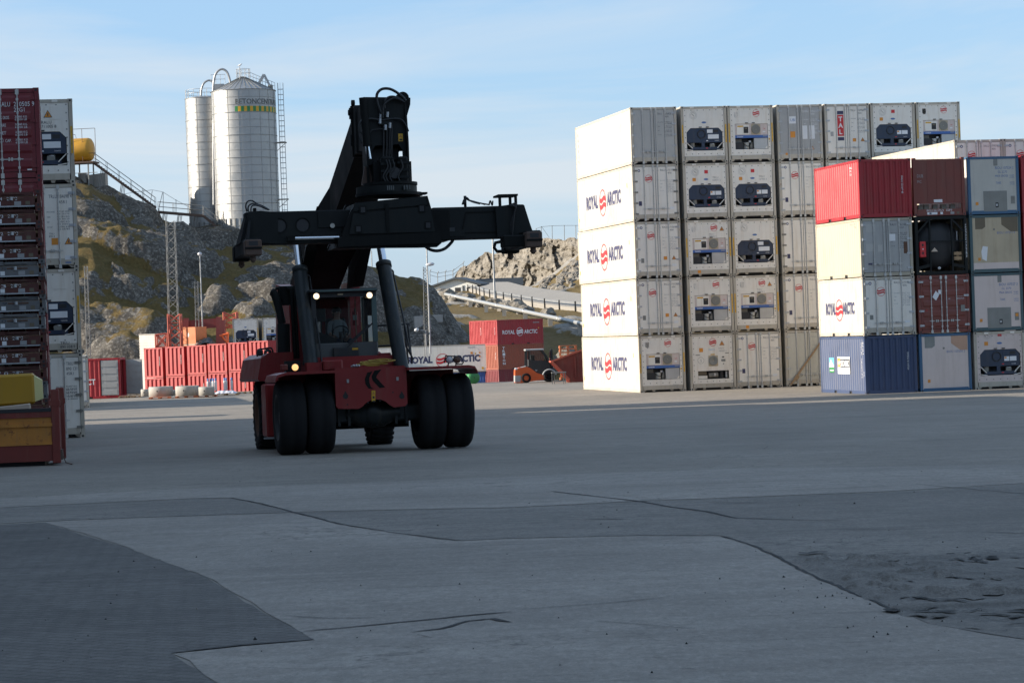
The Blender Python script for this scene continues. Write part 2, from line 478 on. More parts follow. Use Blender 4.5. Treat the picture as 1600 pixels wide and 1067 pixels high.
# silo sheet: galvanised panels
m = paint('silo_seam', (0.33, 0.33, 0.32), 0.5, 0.1, 0.1, metal=0.5)
m = paint('silo', (0.36, 0.36, 0.355), 0.45, 0.05, 0.12, 0.0, metal=0.75)

# asphalt and paving
def asphalt(name, rgb, var=0.18, streak=0.35, grain=0.5, bumpd=0.012, brick=None):
    m, n, l, p = _new(name)
    v = coords(n, l, (1, 1, 1)); vs = coords(n, l, (0.22, 1.6, 1))
    a = noise(n, l, v, 0.25, 6, 0.6); g = noise(n, l, v, 55, 3, 0.7); s_ = noise(n, l, vs, 1.0, 7, 0.65); md = noise(n, l, v, 3.0, 5, 0.6)
    lo = tuple(c * (1 - var) for c in rgb); hi = tuple(c * (1 + var) for c in rgb)
    c = mixc(n, l, mrange(n, l, a, 0.3, 0.7), lo, hi)
    c = mixc(n, l, mrange(n, l, s_, 0.52, 0.8, 0, streak), c, tuple(q * 0.45 for q in rgb))
    c = mixc(n, l, mrange(n, l, s_, 0.46, 0.22, 0, streak * 0.7), c, tuple(min(1, q * 1.45) for q in rgb))
    c = mixc(n, l, mrange(n, l, md, 0.45, 0.72, 0, 0.5), c, tuple(q * 0.65 for q in rgb))
    c = mixc(n, l, mrange(n, l, g, 0.42, 0.68, 0, grain), c, tuple(q * 0.42 for q in rgb))
    g2 = noise(n, l, v, 17, 5, 0.75)
    c = mixc(n, l, mrange(n, l, g2, 0.5, 0.72, 0, grain * 0.8), c, tuple(q * 0.55 for q in rgb))
    c = mixc(n, l, mrange(n, l, g2, 0.46, 0.28, 0, grain * 0.4), c, tuple(min(1, q * 1.5) for q in rgb))
    va = coords(n, l, (21, 7.5, 1)); g4 = noise(n, l, va, 1.0, 4, 0.7)
    c = mixc(n, l, mrange(n, l, g4, 0.52, 0.72, 0, 0.5), c, tuple(q * 0.5 for q in rgb))
    c = mixc(n, l, mrange(n, l, g4, 0.46, 0.30, 0, 0.3), c, tuple(min(1, q * 1.5) for q in rgb))
    vb2 = coords(n, l, (3.1, 1.0, 1)); g5 = noise(n, l, vb2, 1.0, 6, 0.7)
    c = mixc(n, l, mrange(n, l, g5, 0.54, 0.70, 0, 0.4), c, tuple(q * 0.55 for q in rgb))
    vt = coords(n, l, (0.10, 3.2, 1)); tk = noise(n, l, vt, 1.3, 6, 0.7)
    c = mixc(n, l, mrange(n, l, tk, 0.56, 0.74, 0, streak * 1.1), c, tuple(q * 0.4 for q in rgb))
    sp_ = noise(n, l, v, 0.9, 7, 0.75)
    c = mixc(n, l, mrange(n, l, sp_, 0.57, 0.70, 0, 0.6), c, tuple(q * 0.5 for q in rgb))
    vk = nd(n, 'ShaderNodeTexVoronoi'); vk.feature = 'DISTANCE_TO_EDGE'; vk.inputs['Scale'].default_value = 0.8
    wk = nd(n, 'ShaderNodeVectorMath'); wk.operation = 'ADD'; nk = nd(n, 'ShaderNodeTexNoise'); nk.inputs['Scale'].default_value = 2.0; nk.inputs['Detail'].default_value = 6
    l.new(v, nk.inputs['Vector']); l.new(v, wk.inputs[0]); l.new(nk.outputs['Color'], wk.inputs[1]); l.new(wk.outputs[0], vk.inputs['Vector'])
    ck = nd(n, 'ShaderNodeMath'); ck.operation = 'MULTIPLY'; l.new(mrange(n, l, vk.outputs['Distance'], 0, 0.02, 1, 0), ck.inputs[0]); l.new(mrange(n, l, a, 0.5, 0.62, 0, 0.7), ck.inputs[1])
    c = mixc(n, l, ck.outputs[0], c, tuple(q * 0.3 for q in rgb))
    bp = nd(n, 'ShaderNodeBump'); bp.inputs['Strength'].default_value = 0.6; bp.inputs['Distance'].default_value = bumpd
    ad = nd(n, 'ShaderNodeMath'); ad.operation = 'ADD'; l.new(g, ad.inputs[0]); l.new(md, ad.inputs[1])
    hgt = ad.outputs[0]
    if brick:
        vb = coords(n, l, (1, 1, 1)); vb.node.inputs['Rotation'].default_value = (0, 0, brick)
        b = nd(n, 'ShaderNodeTexBrick'); b.inputs['Scale'].default_value = 1.0
        b.inputs['Brick Width'].default_value = 0.24; b.inputs['Row Height'].default_value = 0.12; b.inputs['Mortar Size'].default_value = 0.010
        b.inputs['Color1'].default_value = (1, 1, 1, 1); b.inputs['Color2'].default_value = (0.7, 0.7, 0.7, 1); b.inputs['Mortar'].default_value = (0.25, 0.25, 0.25, 1)
        l.new(vb, b.inputs['Vector'])
        c = mixc(n, l, 0.5, c, b.outputs['Color'], 'MULTIPLY')
        a2 = nd(n, 'ShaderNodeMath'); a2.operation = 'SUBTRACT'; l.new(hgt, a2.inputs[0]); l.new(b.outputs['Fac'], a2.inputs[1]); hgt = a2.outputs[0]
    l.new(hgt, bp.inputs['Height']); l.new(bp.outputs['Normal'], p.inputs['Normal'])
    l.new(c, p.inputs['Base Color']); p.inputs['Roughness'].default_value = 0.85
    p.inputs['Specular IOR Level'].default_value = 0.35
asphalt('asphalt', (0.262, 0.232, 0.195), 0.24, 0.5)
asphalt('asphalt_light', (0.31, 0.276, 0.238), 0.24, 0.6)
asphalt('asphalt_dark', (0.232, 0.210, 0.183), 0.26, 0.6, 0.7, 0.02)
asphalt('pavers', (0.156, 0.144, 0.130), 0.25, 0.5, 0.4, 0.012, brick=R_(38))
asphalt('broken', (0.215, 0.197, 0.174), 0.4, 0.8, 0.8, 0.03)
asphalt('road_grey', (0.30, 0.28, 0.25), 0.1, 0.2)
paint('crack', (0.028, 0.026, 0.024), 0.9, 0.3, 0)

# rock and moss
def rock_mat(name, r1, r2, r3, g1, g2, g3, sc=1.0, bd=0.25, crk=0.5):
    m, n, l, p = _new(name)
    v = coords(n, l, (1, 1, 1)); vz = coords(n, l, (1, 1, 2.2))
    a = noise(n, l, vz, 0.35 * sc, 8, 0.68); f = noise(n, l, v, 3.2 * sc, 8, 0.75); f2 = noise(n, l, v, 1.1 * sc, 6, 0.7)
    vo = nd(n, 'ShaderNodeTexVoronoi'); vo.feature = 'DISTANCE_TO_EDGE'; vo.inputs['Scale'].default_value = 0.2 * sc
    wv = nd(n, 'ShaderNodeVectorMath'); wv.operation = 'ADD'
    nn = nd(n, 'ShaderNodeTexNoise'); nn.inputs['Scale'].default_value = 0.8 * sc; nn.inputs['Detail'].default_value = 5; l.new(vz, nn.inputs['Vector'])
    l.new(vz, wv.inputs[0]); l.new(nn.outputs['Color'], wv.inputs[1]); l.new(wv.outputs[0], vo.inputs['Vector'])
    c = mixc(n, l, mrange(n, l, a, 0.35, 0.65), r1, r2)
    c = mixc(n, l, mrange(n, l, f, 0.5, 0.68, 0, 0.85), c, r3)
    c = mixc(n, l, mrange(n, l, f, 0.46, 0.3, 0, 0.8), c, tuple(q * 0.35 for q in r1))
    c = mixc(n, l, mrange(n, l, vo.outputs['Distance'], 0.0, 0.05, crk, 0), c, tuple(q * 0.3 for q in r1))
    gc = mixc(n, l, mrange(n, l, f2, 0.35, 0.65), g1, g2)
    gc = mixc(n, l, mrange(n, l, f, 0.5, 0.75, 0, 0.7), gc, g3)
    gc = mixc(n, l, mrange(n, l, f, 0.45, 0.25, 0, 0.7), gc, tuple(q * 0.35 for q in g1))
    at = nd(n, 'ShaderNodeAttribute'); at.attribute_name = 'grass'
    ad = nd(n, 'ShaderNodeMath'); ad.operation = 'ADD'; l.new(at.outputs['Fac'], ad.inputs[0])
    l.new(mrange(n, l, f2, 0.2, 0.8, -0.35, 0.35), ad.inputs[1])
    msk = mrange(n, l, ad.outputs[0], 0.42, 0.58)
    c = mixc(n, l, msk, c, gc)
    l.new(c, p.inputs['Base Color']); p.inputs['Roughness'].default_value = 0.9; p.inputs['Specular IOR Level'].default_value = 0.2
    h1 = nd(n, 'ShaderNodeMath'); h1.operation = 'ADD'; l.new(f, h1.inputs[0]); l.new(mrange(n, l, vo.outputs['Distance'], 0, 0.1, 0, 0.9 * crk), h1.inputs[1])
    b = nd(n, 'ShaderNodeBump'); b.inputs['Strength'].default_value = 0.9; b.inputs['Distance'].default_value = bd
    l.new(h1.outputs[0], b.inputs['Height']); l.new(b.outputs['Normal'], p.inputs['Normal'])
rock_mat('rock', (0.075, 0.066, 0.056), (0.125, 0.112, 0.095), (0.40, 0.37, 0.32), (0.098, 0.075, 0.026), (0.135, 0.09, 0.032), (0.21, 0.155, 0.065), crk=0.3)
rock_mat('moor', (0.20, 0.19, 0.17), (0.28, 0.26, 0.23), (0.42, 0.39, 0.35), (0.115, 0.085, 0.032), (0.155, 0.105, 0.04), (0.22, 0.165, 0.075), 0.6, 0.3, 0.0)
rock_mat('cliff_rock', (0.22, 0.20, 0.17), (0.29, 0.262, 0.225), (0.40, 0.37, 0.32), (0.13, 0.10, 0.04), (0.16, 0.11, 0.05), (0.2, 0.15, 0.07), 0.28, 1.0)
# ============================================================ the yard
ys = [-2500, -300, -60, -20, 0, 6, 10, 15, 20, 30, 40, 50, 60, 70, 80, 86, 90, 93, 96, 98, 100, 102, 104, 106, 108, 111, 114, 118, 124, 132, 140, 150, 160, 170] + [170 + 4 * i for i in range(1, 13)] + [240, 280, 400, 900, 3000, 6000]
xs_ = [-5000, -600, -150, -80, -40, -20, -10, 0, 10, 20, 40, 80, 150, 600, 5000]
Yg, Xg = np.meshgrid(np.array(ys, float), np.array(xs_, float), indexing='ij')
Zg = np.vectorize(lambda y: zg(y) if y > -60 else zg(-60))(Yg)
tag(grid_mesh('ground', Xg, Yg, Zg, ['asphalt']), kind='structure')

def sheet(name, px, mat, lift, jit=0.025, step=0.35):
    "patch of paving whose outline is measured on the yard; edges a little ragged"
    rnd = random.Random(len(px) * 7 + int(lift * 1e4))
    P = [G(*q) for q in px]; out = []
    for i, p in enumerate(P):
        q = P[(i + 1) % len(P)]; L = (q - p).length; k = max(1, int(L / step))
        nrm = Vector((-(q - p).y, (q - p).x, 0)).normalized()
        for j in range(k):
            t = p.lerp(q, j / k)
            if j: wv_ = wv_ * .8 + rnd.uniform(-jit, jit) * .8 if j > 1 else 0.0; t += nrm * (wv_ + rnd.uniform(-jit, jit) * .5)
            out.append((t.x, t.y, zg(t.y) + lift))
    mb = MB(); mb.poly(out, mat); o = mb.build(name); tag(o, kind='structure'); return o
sheet('light_paving', [(-60, 781), (0, 779), (150, 771), (300, 763.5), (550, 755), (800, 745), (1160, 732), (1400, 729), (1680, 724), (1680, 751), (1600, 755), (1370, 769), (1000, 783), (800, 793), (600, 797), (460, 800), (410, 788), (360, 778), (300, 779), (0, 793), (-60, 796)], 'asphalt_light', 0.004)
sheet('rough_paving', [(-60, 796.5), (0, 793.5), (300, 779.5), (359, 778.5), (409, 789), (458, 800.5), (300, 806), (130, 812), (70, 814.5), (-60, 822)], 'asphalt_dark', 0.004, 0.03)
sheet('light_paving', [(71, 815.5), (200, 810), (458, 801.5), (530, 819), (620, 834), (720, 846), (800, 842), (1000, 838), (1125, 838), (1185, 856), (1240, 884), (1290, 910), (1345, 932), (1400, 955), (1450, 976), (1540, 992), (1680, 1012), (1700, 1110), (420, 1110), (345, 1070), (270, 1022), (380, 1010), (492, 1001), (455, 978), (420, 960), (330, 905), (200, 855)], 'asphalt_light', 0.004)
sheet('block_paving', [(-60, 823), (70, 816.5), (198, 856), (328, 906), (418, 961), (453, 979), (489, 1000.5), (380, 1009), (267, 1022), (342, 1071), (415, 1110), (-60, 1110)], 'pavers', 0.004, 0.02)
sheet('dark_paving', [(461, 801.5), (600, 798), (800, 794), (1000, 784), (1370, 770), (1680, 752), (1680, 1011), (1540, 991), (1452, 975), (1402, 954), (1347, 931), (1292, 909), (1242, 883), (1187, 855), (1127, 837), (1000, 837), (800, 841), (722, 845), (622, 833), (532, 818)], 'asphalt_dark', 0.0035)

# cracks and joints
def crack(px, w=0.03, seed=1, lift=0.009):
    rnd = random.Random(seed); P = [G(*q) for q in px]; pts = []
    for i in range(len(P) - 1):
        k = max(2, int((P[i + 1] - P[i]).length / 0.13))
        for j in range(k): pts.append(P[i].lerp(P[i + 1], j / k))
    pts.append(P[-1]); mb = MB(); L = []; Rr = []
    for i, p in enumerate(pts):
        d = (pts[min(i + 1, len(pts) - 1)] - pts[max(0, i - 1)]); nn = Vector((-d.y, d.x, 0)).normalized()
        wk_ = wk_ * .75 + rnd.uniform(0.05, 1.15) * .25 if i else .5; ww = w * .8 * wk_ * (1 if 0 < i < len(pts) - 1 else 0.1); of_ = of_ * .8 + rnd.uniform(-0.012, 0.012) if i else 0.0; off = of_
        a = p + nn * (off + ww); b = p + nn * (off - ww)
        L.append((a.x, a.y, zg(a.y) + lift)); Rr.append((b.x, b.y, zg(b.y) + lift))
    n_ = len(L)
    mb.add(L + Rr, [(i, i + 1, n_ + i + 1, n_ + i) for i in range(n_ - 1)], 'crack'); return mb
cm = MB()
for i, (q, w_) in enumerate([([(360, 778), (410, 788), (460, 801), (530, 819), (620, 834), (720, 846)], 0.03),
        ([(860, 768), (960, 779), (1000, 784), (1050, 793), (1100, 799), (1150, 810), (1240, 813), (1320, 814)], 0.04),
        ([(470, 988), (560, 980), (650, 971), (720, 964), (800, 957)], 0.035), ([(640, 990), (690, 984), (730, 972), (770, 968), (800, 974)], 0.05),
        ([(445, 964), (520, 967), (600, 966)], 0.022), ([(800, 955), (950, 944), (1040, 935)], 0.014),
        ([(1125, 838), (1180, 855), (1240, 884), (1290, 910), (1400, 955)], 0.03), ([(0, 793), (300, 779), (360, 778)], 0.012),
        ([(600, 797), (800, 793), (1000, 783), (1370, 769)], 0.014), ([(1430, 757), (1520, 765), (1640, 775)], 0.025),
        ([(910, 812), (985, 812)], 0.05), ([(1105, 786), (1190, 786)], 0.04), ([(1310, 829), (1420, 827)], 0.035), ([(1530, 832), (1640, 836)], 0.035),
        ([(1210, 872), (1290, 870), (1350, 866)], 0.04), ([(1330, 924), (1400, 920)], 0.03), ([(930, 972), (1090, 985)], 0.012), ([(270, 1021), (380, 1009), (490, 1000)], 0.03)]):
    c_ = crack(q, w_, i); cm.add(c_.v, c_.f, 'crack')
rnd = random.Random(77)
for i in range(85):     # ragged breaks in the worn-out part on the right
    px = rnd.uniform(1225, 1600); py = rnd.uniform(866, 985)
    if px < 1225 + (py - 866) * 1.75: continue
    ln = rnd.uniform(12, 70) * (py - 700) / 200
    c_ = crack([(px, py), (px + ln * .3, py + rnd.uniform(-3, 3)), (px + ln * .6, py + rnd.uniform(-3, 4)), (px + ln, py + rnd.uniform(-2, 3))], rnd.uniform(.02, .085), 200 + i, .020); cm.add(c_.v, c_.f, 'crack' if i % 3 else 'broken')
for i in range(40):     # short scuffs and hairline breaks elsewhere
    px = rnd.uniform(0, 1560); py = rnd.uniform(700, 1050); ln = rnd.uniform(15, 60) * (py - 560) / 300
    c_ = crack([(px, py), (px + ln * .5, py + rnd.uniform(-2, 2)), (px + ln, py + rnd.uniform(-3, 3))], rnd.uniform(.004, .012), 400 + i); cm.add(c_.v, c_.f, 'crack')
tag(cm.build('paving_cracks'), kind='structure')

# broken-up asphalt on the right
g0, g1, g2, g3 = G(1205, 872), G(1680, 846), G(1405, 975), G(1720, 1000)
u_, v_ = np.meshgrid(np.linspace(0, 1, 220), np.linspace(0, 1, 150))
bx = (g0.x * (1 - u_) + g1.x * u_) * (1 - v_) + (g2.x * (1 - u_) + g3.x * u_) * v_
by = (g0.y * (1 - u_) + g1.y * u_) * (1 - v_) + (g2.y * (1 - u_) + g3.y * u_) * v_
ed = np.clip(np.minimum(np.minimum(u_, 1 - u_), np.minimum(v_, 1 - v_)) * 9, 0, 1)
rag = np.clip(ed * 1.4 + 0.9 * fbm(bx * 0.7, by * 0.7, 15, 4) * (ed < 1), 0, 1)
pit = sstep(0.02, 0.22, fbm(bx * 0.45, by * 0.9, 5, 5)) * ed
rip = ridged(bx * 0.35, by * 1.5, 25, 4)
bz = np.vectorize(zg)(by) + 0.010 * ed - 0.02 * (1 - ed) + 0.034 * ed * np.maximum(0, rip - 0.62) * 2.5
bz = bz + pit * (0.006 + 0.060 * np.abs(fbm(bx * 2.2, by * 3.6, 3, 5)) + 0.030 * sstep(0.25, 0.5, fbm(bx * 4.5, by * 6, 13, 3)))
tag(grid_mesh('broken_paving', bx, by, bz, ['broken']), kind='structure')
# loose stones on the paving
gm = MB(); rnd = random.Random(3)
for i in range(240):
    if i < 110: p = G(1400 + rnd.gauss(0, 110), 915 + rnd.gauss(0, 34))
    else: p = G(rnd.uniform(0, 1600), 720 + 340 * rnd.random() ** 1.3)
    r = rnd.uniform(0.003, 0.011) * (1.6 if i % 9 == 0 else 1)
    k = [(p.x + r * math.cos(a) * rnd.uniform(.6, 1.2), p.y + r * math.sin(a) * rnd.uniform(.6, 1.2), zg(p.y) + 0.004) for a in (0, 1.3, 2.6, 3.9, 5.2)]
    t = (p.x, p.y, zg(p.y) + 0.006 + r * rnd.uniform(0.7, 1.3))
    gm.add(k + [t], [(j, (j + 1) % 5, 5) for j in range(5)], 'crack' if rnd.random() < .85 else 'asphalt_light')
tag(gm.build('loose_stones'), kind='stuff')

# ============================================================ hill on the left
SKY = [(-260, 300), (-60, 288), (60, 279), (120, 276), (152, 278), (165, 289), (190, 304), (204, 311), (244, 326), (272, 342), (294, 353), (317, 366), (367, 369), (430, 374), (500, 386), (554, 399), (588, 412), (607, 418), (629, 428), (642, 430), (659, 434), (672, 443), (680, 451), (690, 470), (705, 500), (725, 530), (760, 560)]
sx = np.array([s_[0] for s_ in SKY], float); sy = np.array([s_[1] for s_ in SKY], float)
DS = 300.0
sxw = (sx - 800) / F_PX * DS
szw = CAMZ + (516.9 + 0.0365 * (800 - sx) - sy) * DS / F_PX
def hill(name, seed, x0, x1, y0, y1, st, mat):
    nx = int((x1 - x0) / st[0]) + 1; ny = int((y1 - y0) / st[1]) + 1
    X, Y = np.meshgrid(np.linspace(x0, x1, nx), np.linspace(y0, y1, ny))
    return X, Y
Xh, Yh = hill('hill', 1, -80, 4, 237, 335, (0.28, 0.36), 'rock')
# skyline height for this ray, scaled to the true depth
ray = Xh / Yh * DS
S = np.interp(ray, sxw, szw)
wob = fbm(Xh * 0.05, Yh * 0.05, 21, 4)
yb = 246 + 5 * fbm(Xh * 0.06, Yh * 0 + 3, 31, 3) + 27 * sstep(-24, -15, Xh)
t = np.clip((Yh - yb) / (np.maximum(302, yb + 24) - yb), 0, 1.6)
ramp = np.where(t < 1, 1 - (1 - np.minimum(t, 1)) ** 1.45, 1.0)
zb = -5.4
Zh = zb + (S - zb) * ramp - np.maximum(t - 1, 0) * 3.0
# rounded outcrops separated by grassy gullies
rk = np.zeros_like(Zh); bump = np.zeros_like(Zh); tint = np.zeros_like(Zh)
rnd = random.Random(11)
w1x = 1.5 * fbm(Xh * 0.22, Yh * 0.22, 41, 5); w1y = 1.5 * fbm(Xh * 0.22 + 9, Yh * 0.22, 43, 5)
w2x = 0.45 * fbm(Xh * 0.9, Yh * 0.9, 45, 4); w2y = 0.45 * fbm(Xh * 0.9 + 9, Yh * 0.9, 47, 4)
qx = Xh + w1x + w2x; qy = Yh + w1y + w2y
jx = ((Xh[0] + 80) / (Xh[0, 1] - Xh[0, 0]))
def outcrop(cx, cy, a, b, an, hh, pw):
    m_ = a + 3.5
    i0 = max(0, int((cx - m_ + 80) / 0.28)); i1 = min(Xh.shape[1], int((cx + m_ + 80) / 0.28)); j0 = max(0, int((cy - m_ - 237) / 0.36)); j1 = min(Xh.shape[0], int((cy + m_ - 237) / 0.36))
    if i1 <= i0 or j1 <= j0: return
    sl = (slice(j0, j1), slice(i0, i1))
    dx = qx[sl] - cx; dy = qy[sl] - cy
    u = (dx * math.cos(an) + dy * math.sin(an)) / a; v = (-dx * math.sin(an) + dy * math.cos(an)) / b
    r2 = (np.abs(u) ** pw + np.abs(v) ** pw)
    lean = 1 + 0.45 * np.clip(u, -1, 1)
    d_ = hh * lean * np.maximum(0, 1 - r2) ** 0.42
    bump[sl] = np.maximum(bump[sl], d_); rk[sl] = np.maximum(rk[sl], np.clip((1 - r2) * 5, 0, 1))
for i in range(46):
    q_ = (rnd.uniform(-78, 2), rnd.uniform(246, 306), *(lambda a: (a, a * rnd.uniform(.45, .9), rnd.uniform(-.9, .4), a * rnd.uniform(.3, .55)))(rnd.uniform(3.0, 6.5)), 2.6)
    if -34 < q_[0] < -10 and q_[1] < 280: continue      # grassy slope with small rocks here
    outcrop(*q_)
for i in range(150): outcrop(rnd.uniform(-78, 2), rnd.uniform(245, 306), *(lambda a: (a, a * rnd.uniform(.5, 1), rnd.uniform(-1.2, .8), a * rnd.uniform(.35, .75)))(rnd.uniform(1.0, 2.6)), 2.4)
for i in range(260): outcrop(rnd.uniform(-78, 2), rnd.uniform(245, 303), *(lambda a: (a, a * rnd.uniform(.5, 1), rnd.uniform(-1.2, .8), a * rnd.uniform(.3, .7)))(rnd.uniform(.5, 1.0)), 2.2)
# the big smooth slab seen above the open red container
outcrop(XA(178, 251), 251, 4.6, 3.2, 0.1, 4.6, 2.6)
bump = bump * np.clip((t + 0.05) * 8, 0, 1) * np.clip((1.12 - t) * 5, 0.12, 1)
step_ = ridged(Xh * 0.09 + 0.02 * Yh, Yh * 0.16, 51, 4)
near_top = np.clip((1.1 - t) * 4, 0.2, 1)
Zh = Zh + bump - 0.5 + (1.0 * fbm(Xh * 0.22, Yh * 0.22, 61, 5) + 1.1 * (step_ - 0.5)) * near_top
crag = ridged(qx * 0.42 + 0.5 * qy, qy * 0.8 - 0.2 * qx, 71, 5)
Zh = Zh + rk * (0.55 * (crag - 0.62) + 0.22 * fbm(qx * 1.3, qy * 1.5, 73, 4)) * near_top
gx = np.gradient(Zh, Xh[0, 1] - Xh[0, 0], axis=1); gy = np.gradient(Zh, Yh[1, 0] - Yh[0, 0], axis=0)
slope = np.sqrt(gx ** 2 + gy ** 2)
grass = 0.85 - 0.62 * rk - 0.55 * sstep(0.85, 1.7, slope) + 0.45 * sstep(0.55, 0.2, slope) + 0.75 * fbm(Xh * 0.16, Yh * 0.16, 81, 4) - 0.2 * sstep(0.9, 1.05, t)
Zh = Zh + np.clip(grass, 0, 1) * 0.10 * np.abs(fbm(Xh * 1.9, Yh * 1.9, 83, 3))
side = np.clip((Yh - 237) / 3, 0, 1)
Zh = Zh * side + (-6.5) * (1 - side)
tag(grid_mesh('hill', Xh, Yh, Zh, ['rock'], {'grass': grass}), kind='structure')
def hill_z(x, y):
    i = int(round((x + 80) / (Xh[0, 1] - Xh[0, 0]))); j = int(round((y - 237) / (Yh[1, 0] - Yh[0, 0])))
    if 0 <= i < Xh.shape[1] and 0 <= j < Xh.shape[0]: return float(Zh[j, i])
    return -5.2

# ============================================================ moor rising on the right and behind
def mz(x, y):
    z = np.interp(y, [262, 272, 284, 300, 400, 460, 520, 560, 600, 680, 800, 2000], [-5.6, -5.2, -0.9, 1.5, 4.3, 6.6, 8.7, 10.4, 11.3, 12.5, 14, 20])
    z = z + np.clip((x - 4) / 11.0, 0, 1.25) ** 1.35 * 6.5 * sstep(470, 575, y)
    return z
Xm, Ym = np.meshgrid(np.linspace(-90, 110, 320), np.concatenate([np.linspace(262, 330, 120), np.linspace(331, 640, 330), np.linspace(645, 900, 40)]))
rocks = sstep(0.25, 0.55, fbm(Xm * 0.12, Ym * 0.06, 91, 5))
ZmB = mz(Xm, Ym)
Zm = ZmB + 0.5 * fbm(Xm * 0.1, Ym * 0.05, 95, 5) + rocks * (0.5 + 0.9 * ridged(Xm * 0.4, Ym * 0.25, 97, 3)) * 0.6
mgrass = 0.85 - 0.7 * rocks + 0.3 * fbm(Xm * 0.08, Ym * 0.03, 99, 3) - 0.5 * sstep(5, 14, Xm) * sstep(500, 560, Ym) * sstep(-0.2, 0.2, fbm(Xm * 0.3, Ym * 0.12, 103, 4))
tag(grid_mesh('hillside', Xm, Ym, Zm, ['moor'], {'grass': mgrass}), kind='structure')
def moor_z(x, y): return float(mz(np.array(float(x)), np.array(float(y))))

# ============================================================ cliff
cu = np.linspace(0, 1, 420); cv = np.linspace(0, 1, 150)
U, V = np.meshgrid(cu, cv)
pxs = 660 + U * 560
topy = np.interp(pxs, [660, 712, 716, 722, 736, 752, 762, 782, 800, 820, 840, 852, 872, 905, 1000, 1220], [455, 436, 428, 419, 412, 402, 397, 392, 388, 381, 374, 371, 371, 370, 372, 380])
DC = 716 - np.clip((pxs - 716) / 190, -0.3, 2.2) * 48.0
Xc = (pxs - 800) / F_PX * DC
ztop = CAMZ + (516.9 + 0.0365 * (800 - pxs) - topy) * DC / F_PX
zbot = 9.0
fv = np.clip(V / 0.72, 0, 1)
Zc = zbot + (ztop - zbot) * (fv - 0.10 * np.sin(fv * math.pi))
back = np.clip((V - 0.72) / 0.28, 0, 1)
Yc = DC + 5.0 * fv + back * 60
face = np.where(V < 0.72, 1.0, np.maximum(0, 1 - back * 6))
blk = ridged(Xc * 0.11 + 0.04 * Zc, Zc * 0.09 - 0.05 * Xc, 111, 5) - 0.6
cell = vnoise(np.floor(Xc * 0.16 + 0.6 * fbm(Xc * 0.1, Zc * 0.1, 3, 3)), np.floor(Zc * 0.14 + Xc * 0.05), 77)
blk2 = ridged(Xc * 0.35 - 0.1 * Zc, Zc * 0.30 + 0.1 * Xc, 131, 5) - 0.6
blk3 = ridged(Xc * 1.1, Zc * 1.0 + 0.3 * Xc, 137, 4) - 0.6
Yc = Yc - face * (2.6 * blk2 + 1.0 * blk3) * np.clip(fv * 5, 0, 1)
Yc = Yc - face * 0.75 * (6.5 * blk + 4.0 * (cell - 0.5) + 2.0 * fbm(Xc * 0.4, Zc * 0.4, 113, 5)) * np.clip(fv * 5, 0, 1)
Zc = Zc + (1 - np.clip((1 - fv) * 5, 0, 1)) * (1.6 * fbm(Xc * 0.3, Yc * 0.02, 117, 5)) * np.where(back < 1, 1, 0)
cg = 0.05 + 0.6 * back * 0 + 0.3 * fbm(Xc * 0.2, Zc * 0.2, 119, 4)
tag(grid_mesh('cliff', Xc, Yc, Zc, ['cliff_rock'], {'grass': cg}), kind='structure')

# road up to the houses, draped on the moor
rc = [(28, 345), (17, 380), (10.3, 412), (5.2, 450), (1, 490), (-2.5, 530), (-5, 562), (-8, 590)]
rp = smooth_pts([(a, b, 0) for a, b in rc], 8)
Lr = []; Rr_ = []; rm = MB()
for i, p in enumerate(rp):
    d = (rp[min(i + 1, len(rp) - 1)] - rp[max(i - 1, 0)]).normalized(); nn = Vector((d.y, -d.x, 0))
    zc_ = moor_z(p.x, p.y) + 0.75
    Lr.append((p.x - nn.x * 3.2, p.y - nn.y * 3.2, zc_)); Rr_.append((p.x + nn.x * 4.5, p.y + nn.y * 5.0, zc_ + 1.3))
k = len(Lr)
rm.add(Lr + Rr_ + [(a, b, c - 2.5) for a, b, c in Lr], [(i, i + 1, k + i + 1, k + i) for i in range(k - 1)] + [(2 * k + i, 2 * k + i + 1, i + 1, i) for i in range(k - 1)], 'road_grey')
tag(rm.build('road'), kind='structure')
# ============================================================ containers
CW = 2.438
_mesh = {}
def part(key, fn, name, parent):
    "build the mesh of a part once, reuse it for the same kind of part"
    if key not in _mesh:
        mb = MB(); fn(mb); o = mb.build(name, parent); _mesh[key] = o.data; return o
    return link(name, _mesh[key], parent)

